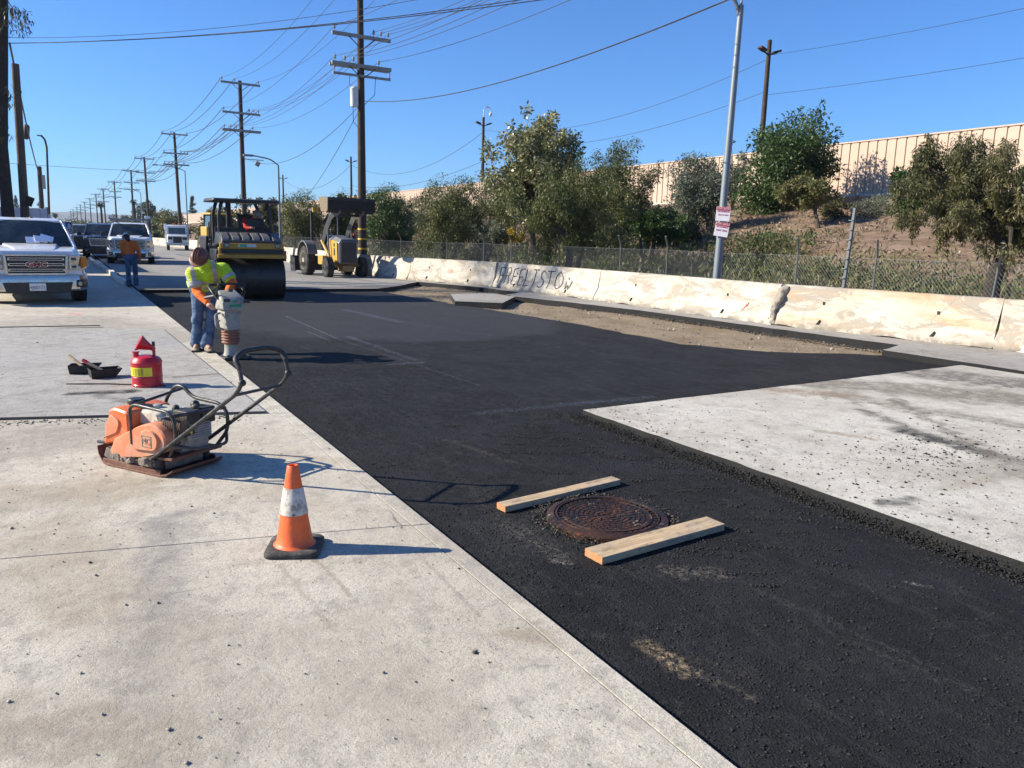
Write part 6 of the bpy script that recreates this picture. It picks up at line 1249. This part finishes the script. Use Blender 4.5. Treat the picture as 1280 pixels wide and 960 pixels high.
while r_ < .25:
    k = max(5, int(2*math.pi*r_/.034)); 
    for j in range(k):
        a0 = 6.283*j/k+.09*(int(r_*1000) % 7); a1 = a0+6.283/k*.80; ro = r_+.021
        m._add([(r_*math.cos(a0), r_*math.sin(a0), .027), (ro*math.cos(a0), ro*math.sin(a0), .027), (ro*math.cos(a1), ro*math.sin(a1), .027), (r_*math.cos(a1), r_*math.sin(a1), .027), (r_*math.cos(a0), r_*math.sin(a0), .035), (ro*math.cos(a0), ro*math.sin(a0), .035), (ro*math.cos(a1), ro*math.sin(a1), .035), (r_*math.cos(a1), r_*math.sin(a1), .035)], [(4,5,6,7), (0,1,5,4), (1,2,6,5), (2,3,7,6), (3,0,4,7)])
    r_ += .029
for j in range(44): a = 6.283*j/44; m.box((.284*math.cos(a), .284*math.sin(a), .030), (.018, .022, .010), (0, 0, a))
obj('raised_pattern', m, iron, cv, fix=False, smooth=False)
P = np.array([(t.location.x+math.cos(a)*r, t.location.y+math.sin(a)*r, -.03+random.uniform(0, .03)) for a, r in [(random.uniform(0, 6.283), .375+abs(random.gauss(0, .03))) for _ in range(800)]])
stones('ring_crumbs', P, np.clip(rng.lognormal(-5.2, .4, len(P)), .003, .012), m_crumb('dusty_crumb', (.014,.014,.014), (.12,.10,.075)))
# ---------------------------------------------------------------- boards
def m_wood(nm, a, b, c_):
    n = NT(nm); P = n.objc(); g = n.noise(n.scalev(P, (1.2, 22, 22)), 2.2, 6, .7, .6); c = n.mix(n.ramp(g, .35, .65), a, b); c = n.mix(n.ramp(n.noise(n.scalev(P, (2.5, 9, 9)), 3.2, 5, .75), .52, .68, 0, .75), c, c_)
    c = n.mix(n.ramp(n.noise(n.scalev(P, (1, 2.5, 2.5)), 7, 6, .8), .50, .66, 0, .75), c, (.16,.13,.10)); c = n.mix(n.ramp(n.noise(P, 3, 4, .7), .45, .6, 0, .35), c, (.34,.30,.25)); return n.fin(c, .85, 0, n.bump(g, .35, .004), .25)
wd = m_wood('raw_board', (.58,.43,.27), (.40,.28,.16), (.24,.19,.14)); wend = m_wood('board_end', (.62,.28,.12), (.45,.19,.08), (.3,.15,.08))
def board(label, pL, pR, w_, h_):      # near edge from pL to pR at road level
    A = Vector((*gp(*pL, -.035)[:2], 0)); B = Vector((*gp(*pR, -.035)[:2], 0)); d = B-A; L = d.length; a = math.atan2(d.y, d.x); nrm = Vector((-math.sin(a), math.cos(a), 0))
    c = (A+B)/2+nrm*w_/2; t = thing('wooden_board', label, 'board', (c.x, c.y, -.031), a, 'boards beside the manhole cover')
    m = MB(); n_ = 14; rings = []
    for i in range(n_+1):
        x = -L/2+L*i/n_; q = lambda s: .002*mnoise.noise(Vector((x*4, s, 1))); rings.append([Vector((x, -w_/2+q(1), 0)), Vector((x, -w_/2+q(2), h_-.002)), Vector((x, w_/2+q(3), h_+q(4)*.5)), Vector((x, w_/2+q(5), 0))])
    m.loft(rings, caps=False); obj('plank', m, wd, t, bevel=.002, smooth=False, fix=True)
    for k, e in ((0, 'left'), (1, 'right')):
        x = (-1 if k == 0 else 1)*(L/2+.0005); m = MB(); r_ = rings[-k]; m._add([Vector((x, p.y, p.z)) for p in r_]+[Vector((x+(.002 if k else -.002), p.y*.99, p.z*.98+.0005)) for p in r_], [(0,1,2,3), (4,5,6,7), (0,1,5,4), (1,2,6,5), (2,3,7,6), (3,0,4,7)]); obj('sawn_end', m, wend, t, smooth=False)
    return t
board('narrower pale wooden board behind the manhole cover', (632, 641.5), (775, 607), .088, .040)
board('wider wooden board in front of the manhole cover, with an orange sawn end', (753, 707), (905, 664), .14, .042)
# ---------------------------------------------------------------- gas can
redm = paint('can_red', (.50,.008,.025), .32, 0., dirt=(.25,.05,.05), da=.3, scale=7, coat=.3); ylb = paint('label_yellow', (.80,.66,.03), .5, dirt=(.4,.3,.1), da=.3, scale=12)
g = gp(185.5, 484, .024); t = thing('gas_can', 'red steel safety gas can with a yellow label and red funnel on top', 'gas can', (g[0]+.005, g[1]+.11, .025), R(-12))
Rc = .150
m = MB(); m.lathe([(.12, .0), (Rc-.006, .0), (Rc, .008), (Rc, .02), (Rc-.004, .026), (Rc-.004, .085), (Rc, .09), (Rc, .10), (Rc-.004, .105), (Rc-.004, .235), (Rc, .24), (Rc, .25), (Rc-.003, .256), (Rc-.010, .275), (Rc-.035, .300), (.05, .318), (.01, .322)], 48); b_ = obj('can_body', m, redm, t, ang=25)
m = MB(); rad = Rc+.0008
ang = [R(-190+k*7) for k in range(0, 19)]
m.loft([[Vector((rad*math.cos(a), rad*math.sin(a), z)) for z in (.115, .205)] for a in ang], caps=False, closed=False); lb = obj('label', m, ylb, t, fix=False)
m = MB()
for (a0, a1, z, h_) in [(-190, -163, .188, .010)]+[(-190+46+k*13, -190+46+k*13+9, .19-j*.010, .0022) for k in range(4) for j in range(7)]+[(-190+4, -190+36, .165-.012*j, .003) for j in range(4)]:
    A_ = [R(a0+(a1-a0)*k/4) for k in range(5)]; m.loft([[Vector(((rad+.0008)*math.cos(a), (rad+.0008)*math.sin(a), zz)) for zz in (z-h_, z+h_)] for a in A_], caps=False, closed=False)
obj('label_print', m, bootd, lb, fix=False)
m = MB(); m.cyl((-.095, -.0, .29), (-.095, -.0, .345), .030, .027, 16); m.cyl((-.095, 0, .345), (-.095, 0, .356), .034, .034, 16); obj('spout', m, redm, t)
m = MB(); m.tube(fillet([(.075, 0, .30), (.075, 0, .40), (.055, 0, .425)], .02), .016, 10); m.tube(fillet([(-.10, 0, .375), (-.06, 0, .385), (.05, 0, .375), (.075, 0, .36)], .02), .010, 8); obj('handle', m, redm, t)
m = MB(); m.cyl((.075, 0, .41), (.075, 0, .455), .018, .014, 10); obj('lid_lever', m, dgrey, t)
m = MB(); ax = Vector((.60, .1, -.35)).normalized(); c0 = Vector((-.055, 0, .455)); u, w_ = frame_for(ax); rings = []
for s_, r_ in ((-.005, .070), (.0, .074), (.05, .050), (.10, .030), (.135, .016), (.165, .013)): rings.append([c0+ax*s_+(u*math.cos(a)+w_*math.sin(a))*r_ for a in [6.283*k/24 for k in range(24)]])
m.loft(rings, caps=True); obj('funnel', m, redm, t)
# ---------------------------------------------------------------- hand scoops
black_s = paint('scoop_steel', (.018,.016,.015), .7, dirt=(.12,.10,.08), da=.5, scale=14)
def scoop(label, px, py, rz, red=False):
    g = gp(px, py, .026); t = thing('tar_scoop', label, 'scoop', (g[0], g[1]+.05, .028), rz, 'black scoops beside the red gas can')
    m = MB(); L, W_, H_ = .30, .16, .095
    b0 = [(-L/2, -W_/2, .0), (L/2-.07, -W_/2, 0), (L/2-.07, W_/2, 0), (-L/2, W_/2, 0)]; t0 = [(-L/2-.01, -W_/2-.015, H_), (L/2, -W_/2-.015, H_), (L/2, W_/2+.015, H_), (-L/2-.01, W_/2+.015, H_)]
    m._add([Vector(p) for p in b0+t0], [(0,1,2,3), (0,1,5,4), (1,2,6,5), (2,3,7,6), (3,0,4,7)]); o = obj('pan', m, black_s, t, smooth=False); sf = o.modifiers.new('s', 'SOLIDIFY'); sf.thickness = .004
    m = MB(); m.tube([(-.02, 0, .06), (-.12, .08, .13), (-.19, .14, .175)], [.016, .017, .018], 10); h = obj('handle', m, wd, t)
    if red: m = MB(); m.cyl((-.15, .105, .149), (-.19, .14, .177), .020, .020, 10); obj('red_grip', m, redm, h)
    return t
scoop('black metal scoop with a plain wooden handle, left of its pair', 108, 467, R(-12)); scoop('black metal scoop with a red tipped handle, nearer the red gas can', 133, 472, R(8), True)
m = MB(); m.tube([(-.5,0,0), (-.1,.03,.004), (.5,0,0)], .007, 6); g = gp(145, 481, .03); o = obj('thin_rod', m, bark, loc=g, rot=(0,0,R(-28))); tag(o, 'thin stick lying on the cover plate left of the red gas can', 'stick')
# ---------------------------------------------------------------- plate compactor
n = NT('dusty_orange'); P = n.objc(); c = n.mix(n.ramp(n.noise(P, 6, 5, .7), .4, .68), (.68,.20,.085), (.55,.26,.15)); c = n.mix(n.ramp(n.noise(P, 20, 6, .8), .5, .7, 0, .6), c, (.42,.33,.25)); c = n.mix(n.ramp(n.noise(P, 3.5, 6, .75, .8), .48, .66, 0, .7), c, (.50,.36,.26)); c = n.mix(n.ramp(n.noise(P, 55, 4, .8), .60, .70, 0, .8), c, (.12,.09,.07)); org = n.fin(c, .6, 0, n.bump(n.noise(P, 30, 4), .15, .01))
tank_m = paint('tank_orange', (.72,.15,.035), .42, dirt=(.40,.26,.18), da=.95, scale=9, bump=.2, bscale=40); dusty = paint('dusty_casting', (.20,.165,.13), .85, dirt=(.42,.35,.27), da=.7, scale=11, bump=.6, bscale=40); rustp = paint('rusty_plate', (.15,.06,.04), .7, .2, dirt=(.32,.22,.15), da=.6, scale=6, bump=.5, bscale=30)
tubem = paint('black_tube', (.035,.035,.037), .38, .3, dirt=(.24,.20,.16), da=.45, scale=10); alum = paint('engine_alloy', (.42,.41,.38), .5, .3, dirt=(.12,.10,.08), da=.6, scale=12); eng_b = paint('engine_black', (.022,.022,.022), .5, dirt=(.16,.14,.11), da=.6, scale=14); eng_w = paint('engine_cream', (.60,.57,.46), .5, dirt=(.2,.16,.12), da=.5, scale=10)
ca = math.atan2(-.835, .55); t = thing('plate_compactor', 'dusty orange plate compactor with a black loop handle standing on the concrete', 'plate compactor', (.151, 5.829, 0), ca, None, .92)
pc_t = t
# x back from the front edge, y to the far side, z up
m = MB(); rings = []
for x, z, k in ((-.10, .115, .03), (-.075, .065, .02), (-.03, .022, .01), (.02, .004, 0), (.10, .0, 0), (.40, .0, 0), (.60, .0, .0), (.66, .010, .01), (.71, .045, .03)): rings.append([Vector((x, y, z+dz)) for y, dz in ((.0+k, .0), (.0+k, .016), (.52-k, .016), (.52-k, .0))])
m.loft(rings); m.box((.30, .012, .03), (.62, .012, .045)); m.box((.30, .508, .03), (.62, .012, .045)); obj('base_plate', m, rustp, t, bevel=.004)
m = MB()
for c_, r_, a_ in (((.03,.09,.07),(.12,.10,.08),.4), ((.12,.05,.06),(.07,.07,.09),.0), ((.20,.05,.055),(.06,.06,.07),.2), ((.30,.06,.05),(.10,.07,.06),0), ((.46,.06,.05),(.10,.07,.06),0), ((.05,.36,.07),(.14,.16,.10),.2)): m.box(c_, r_, (0, a_, .1))
for q_ in (.10, .19, .31, .45, .52): m.cyl((q_, .01, .07), (q_, .045, .07), .016, .016, 6)
m.cyl((.10, .04, .085), (.10, .46, .085), .075, .075, 16); m.cyl((.40, .05, .075), (.55, .05, .085), .05, .035, 10); m.box((.42, .26, .06), (.3, .34, .07)); obj('exciter', m, dusty, t, bevel=.012)
m = MB(); m.box((.50, .26, .125), (.42, .46, .022), (0, R(-3), 0)); obj('engine_deck', m, rustp, t, bevel=.005)
m = MB(); 
for x, y in ((.12, .06), (.12, .46), (.55, .05), (.55, .47)): m.cyl((x, y, .03), (x, y, .115), .034, .030, 12)
obj('rubber_mounts', m, blk, t)
# belt guard: teardrop standing along the near side
outl = fillet([(.03, .10, 0), (.06, .055, 0), (.44, .11, 0), (.66, .19, 0), (.67, .31, 0), (.55, .39, 0), (.39, .355, 0), (.09, .21, 0)], .09, 6)
m = MB(); pr = [(p.x, p.y) for p in [Vector((a[0], a[1], 0)) for a in outl]]
def ring_(k, y): cx = sum(p[0] for p in pr)/len(pr); cy = sum(p[1] for p in pr)/len(pr); return [Vector((cx+(a-cx)*k, y, cy+(b-cy)*k)) for a, b in pr]
m.loft([ring_(1., .155), ring_(1., .06), ring_(.96, .035), ring_(.90, .025)]); bg_ = obj('belt_guard', m, org, t, ang=30)
cx_, cz_ = .46, .28; m = MB(); ps = fillet([(.33, .165, 0), (.58, .18, 0), (.61, .29, 0), (.52, .345, 0), (.42, .315, 0)], .06, 5); cc_ = sum((p for p in ps), Vector((0,0,0)))/len(ps)
m.loft([[Vector((cc_.x+(p.x-cc_.x)*k, y, cc_.y+(p.y-cc_.y)*k)) for p in [Vector((a[0], a[1], 0)) for a in ps]] for k, y in ((1., .03), (.96, .012), (.9, .004))]); pn = obj('raised_panel', m, org, bg_, ang=25)
m = MB(); 
for (x0, x1, z0, z1) in ((.44, .54, .205, .210), (.44, .54, .285, .290), (.44, .445, .205, .29), (.535, .54, .205, .29)): m.box(((x0+x1)/2, .0035, (z0+z1)/2), (x1-x0, .004, z1-z0))
obj('emblem_frame', m, dusty, pn); text_obj('MQ', .062, dusty, pn, (.49, .003, .248), (R(90), 0, 0), .002, 'emblem', 1.0)
# water tank at the front
m = MB(); tk = [[(-.05, .17), (-.04, .14), (.18, .20), (.25, .26), (.25, .43), (.10, .45), (.04, .425)], ]; po = fillet([(a, b, 0) for a, b in tk[0]], .03, 4); cc_ = sum(po, Vector((0,0,0)))/len(po)
m.loft([[Vector((cc_.x+(p.x-cc_.x)*k, y, cc_.y+(p.y-cc_.y)*k)) for p in po] for k, y in ((.86, .045), (.96, .055), (1., .075), (1., .40), (.95, .425), (.86, .435))]); tk_ = obj('water_tank', m, tank_m, t, ang=30)
m = MB(); po2 = fillet([(-.01, .20, 0), (.13, .255, 0), (.17, .35, 0), (.07, .395, 0), (.01, .31, 0)], .03, 4); c2_ = sum(po2, Vector((0,0,0)))/len(po2)
m.loft([[Vector((c2_.x+(p.x-c2_.x)*k, y, c2_.y+(p.y-c2_.y)*k)) for p in po2] for k, y in ((1., .05), (.97, .036), (.90, .033))]); obj('tank_panel', m, org, tk_, ang=25)
m = MB(); m.lathe([(.035, .43), (.035, .455), (.060, .455), (.062, .46), (.062, .486), (.056, .494), (.02, .495)], 24, (.15, .20, 0)); obj('tank_cap', m, blk, tk_)
m = MB(); m.tube([(.0, .1, .14), (-.13, .06, .15), (-.15, .09, .135)], .010, 6); m.tube([(-.08, .14, .13), (-.08, .08, .19)], .008, 6); obj('drain_lever', m, eng_b, t)
# engine
m = body_loft([(.10, .0, .0, .2, .3, .0)]) if False else MB(); m.box((.50, .31, .235), (.26, .26, .20)); m.box((.62, .31, .30), (.14, .22, .14)); e_ = obj('engine_block', m, alum, t, bevel=.012)
m = MB()
for k in range(7): m.box((.56, .19, .25+k*.017), (.15, .05, .006))
for k in range(7): m.box((.68, .31, .25+k*.017), (.05, .16, .006))
obj('cooling_fins', m, alum, e_)
m = MB(); m.lathe([(.13, .0), (.135, .03), (.11, .075), (.03, .085), (.01, .085)], 24, (.40, .47, 0)) if False else m.cyl((.48, .44, .26), (.48, .51, .26), .12, .10, 24); obj('recoil_starter', m, eng_b, e_)
m = MB(); m.cyl((.60, .185, .235), (.60, .145, .235), .075, .068, 20); m.cyl((.60, .15, .235), (.60, .125, .235), .03, .026, 12)
for k in range(8): a = 6.283*k/8; m.cyl((.60+.062*math.cos(a), .16, .235+.062*math.sin(a)), (.60+.062*math.cos(a), .135, .235+.062*math.sin(a)), .007, .007, 6)
obj('crankcase_cover', m, dusty, e_, bevel=.002)
m = MB(); m.cyl((.56, .13, .37), (.74, .13, .37), .048, .048, 16)
for k in range(9): m.cyl((.575+k*.018, .13, .37), (.581+k*.018, .13, .37), .052, .052, 16)
obj('muffler', m, paint('muffler_rust', (.13,.085,.06), .8, .3, dirt=(.28,.22,.17), da=.6, scale=12), e_)
m = MB(); m.box((.45, .17, .33), (.08, .07, .09)); m.cyl((.43, .13, .31), (.43, .17, .31), .022, .02, 10); m.cyl((.47, .12, .36), (.47, .16, .36), .014, .012, 8); m.tube([(.47, .12, .36), (.52, .10, .41), (.62, .11, .43)], .005, 5); obj('carburettor', m, alum, e_, bevel=.004)
m = body_loft([(.17, .14, .13, .345, .43, .03), (.20, .155, .15, .335, .445, .035), (.40, .155, .15, .335, .445, .035), (.43, .14, .13, .345, .43, .03)]); m.v = [(x+.30, y-.02, z-.02) for x, y, z in m.v]; ft = obj('fuel_tank', m, eng_w, t, ang=35)
m = MB(); m.lathe([(.03, .44), (.036, .445), (.036, .465), (.03, .47), (.01, .472)], 18, (.36, .30, 0)); m.v = [(x-.08, y-.02, z-.02) for x, y, z in m.v]; obj('fuel_cap', m, alum, ft)
m = MB(); m.box((.64, .24, .41), (.15, .12, .10)); m.box((.63, .39, .40), (.14, .12, .12)); m.cyl((.56, .37, .46), (.60, .37, .475), .035, .03, 10); m.ell((.66, .30, .47), (.035,.03,.025), 8, 6); m.ell((.55, .22, .46), (.03,.03,.03), 8, 6); ac = obj('air_filter', m, eng_b, e_, bevel=.015)
m = MB(); m.box((.66, .15, .33), (.13, .09, .09)); 
for k in range(6): m.box((.62+k*.018, .102, .33), (.007, .01, .075))
obj('muffler_guard', m, eng_b, e_, bevel=.006)
m = MB(); m.box((.745, .16, .335), (.11, .008, .045)); o = obj('warning_label', m, blk, e_); m = MB(); m.box((.72, .1545, .335), (.035, .003, .035)); m.box((.775, .1545, .335), (.02, .003, .035)); obj('yellow_sticker', m, ylb, o)
m = MB(); rg = random.Random(5)
for k in range(18):
    x, y, z = rg.uniform(.42, .74), rg.uniform(.14, .42), rg.uniform(.17, .40); m.cyl((x, y, z), (x+rg.uniform(-.05, .05), y+rg.uniform(-.05, .05), z+rg.uniform(-.04, .04)), rg.uniform(.008, .02), None, 8)
obj('bolts_and_fittings', m, alum, e_)
for k, pts in enumerate([[(.45,.16,.36), (.56,.12,.40), (.66,.12,.36), (.72,.16,.28)], [(.5,.2,.2), (.62,.10,.18), (.7,.12,.25)], [(.3,.42,.3), (.5,.44,.42), (.66,.4,.38)]]): m = MB(); m.tube(fillet(pts, .04), .007, 6); obj('hose', m, eng_b, e_)
# protective tube frames
fz = .012
m = MB(); m.tube(fillet([(.30, .03, .20), (.30, .03, .475), (.36, .03, .50), (.70, .03, .485), (.76, .03, .43), (.76, .03, .28), (.66, .05, .14)], .06), fz, 10); obj('tube_frame', m, tubem, t)
m = MB(); m.tube(fillet([(.10, .47, .20), (.14, .47, .44), (.26, .47, .56), (.34, .47, .565), (.44, .47, .49), (.72, .47, .475), (.80, .47, .42), (.80, .47, .28), (.66, .46, .12)], .06), fz*1.15, 10); obj('tube_frame', m, tubem, t)
m = MB(); m.tube([(.74, .03, .46), (.78, .47, .45)], fz, 10); m.tube([(.34, .03, .495), (.34, .47, .55)], fz*.9, 10); m.tube(fillet([(.76, .03, .25), (.86, .12, .22), (.86, .40, .20), (.78, .47, .26)], .05), fz, 8); obj('cross_tube', m, tubem, t)
# handle
hx = [(.52, 0, .12), (.95, 0, .41), (1.38, 0, .70), (1.43, 0, .78), (1.41, 0, .86), (1.37, 0, .93)]
yn, yf = .02, .47
P_ = [(x, yn, z) for x, _, z in hx]+[(1.34, yn+.10, .965), (1.34, yf-.12, .965)]+[(x-.02, yf, z-.0) for x, _, z in hx[::-1]]
m = MB(); m.tube(fillet(P_, .07, 6), .0145, 12); h = obj('handle', m, tubem, t)
m = MB(); m.tube([(1.36, yn, .685), (1.34, yf, .68)], .011, 8); obj('cross_bar', m, tubem, h)
m = MB(); m.tube(fillet([(1.41, yn, .87), (1.37, yn, .93), (1.34, yn+.10, .965), (1.34, yf-.12, .965), (1.35, yf, .93), (1.39, yf, .87)], .05, 6), .0185, 12); obj('rubber_grip', m, blk, h)
for y in (yn, yf): m = MB(); m.ell((1.43 if y == yn else 1.41, y-.0, .775), (.024,.028,.024), 10, 8); obj('knuckle', m, eng_b, h)
for y, s_ in ((yn-.02, -1), (yf+.02, 1)): m = MB(); m.cyl((.50, y, .11), (.50, y+.045*s_, .11), .026, .022, 12); m.box((.47, y, .09), (.13, .022, .05)); obj('handle_pivot', m, dusty, t, bevel=.005)
m = MB(); m.tube([(.26, .02, .06), (.34, -.01, .10)], .02, 8); obj('lever_stub', m, dusty, t)
# ---------------------------------------------------------------- air
hz = bpy.data.materials.new('haze_air'); hz.use_nodes = True; nt = hz.node_tree; nt.nodes.clear()
ho = nt.nodes.new('ShaderNodeOutputMaterial'); pv = nt.nodes.new('ShaderNodeVolumePrincipled'); nt.links.new(pv.outputs[0], ho.inputs['Volume'])
pv.inputs['Color'].default_value = (.72,.84,1,1); pv.inputs['Density'].default_value = .00015; pv.inputs['Anisotropy'].default_value = .1
m = MB(); m.box((0, 0, 74), (10900, 10900, 150.4)); o = obj('haze', m, hz, smooth=False); o['kind'] = 'stuff'; o['label'] = 'thin pale haze over the distance'
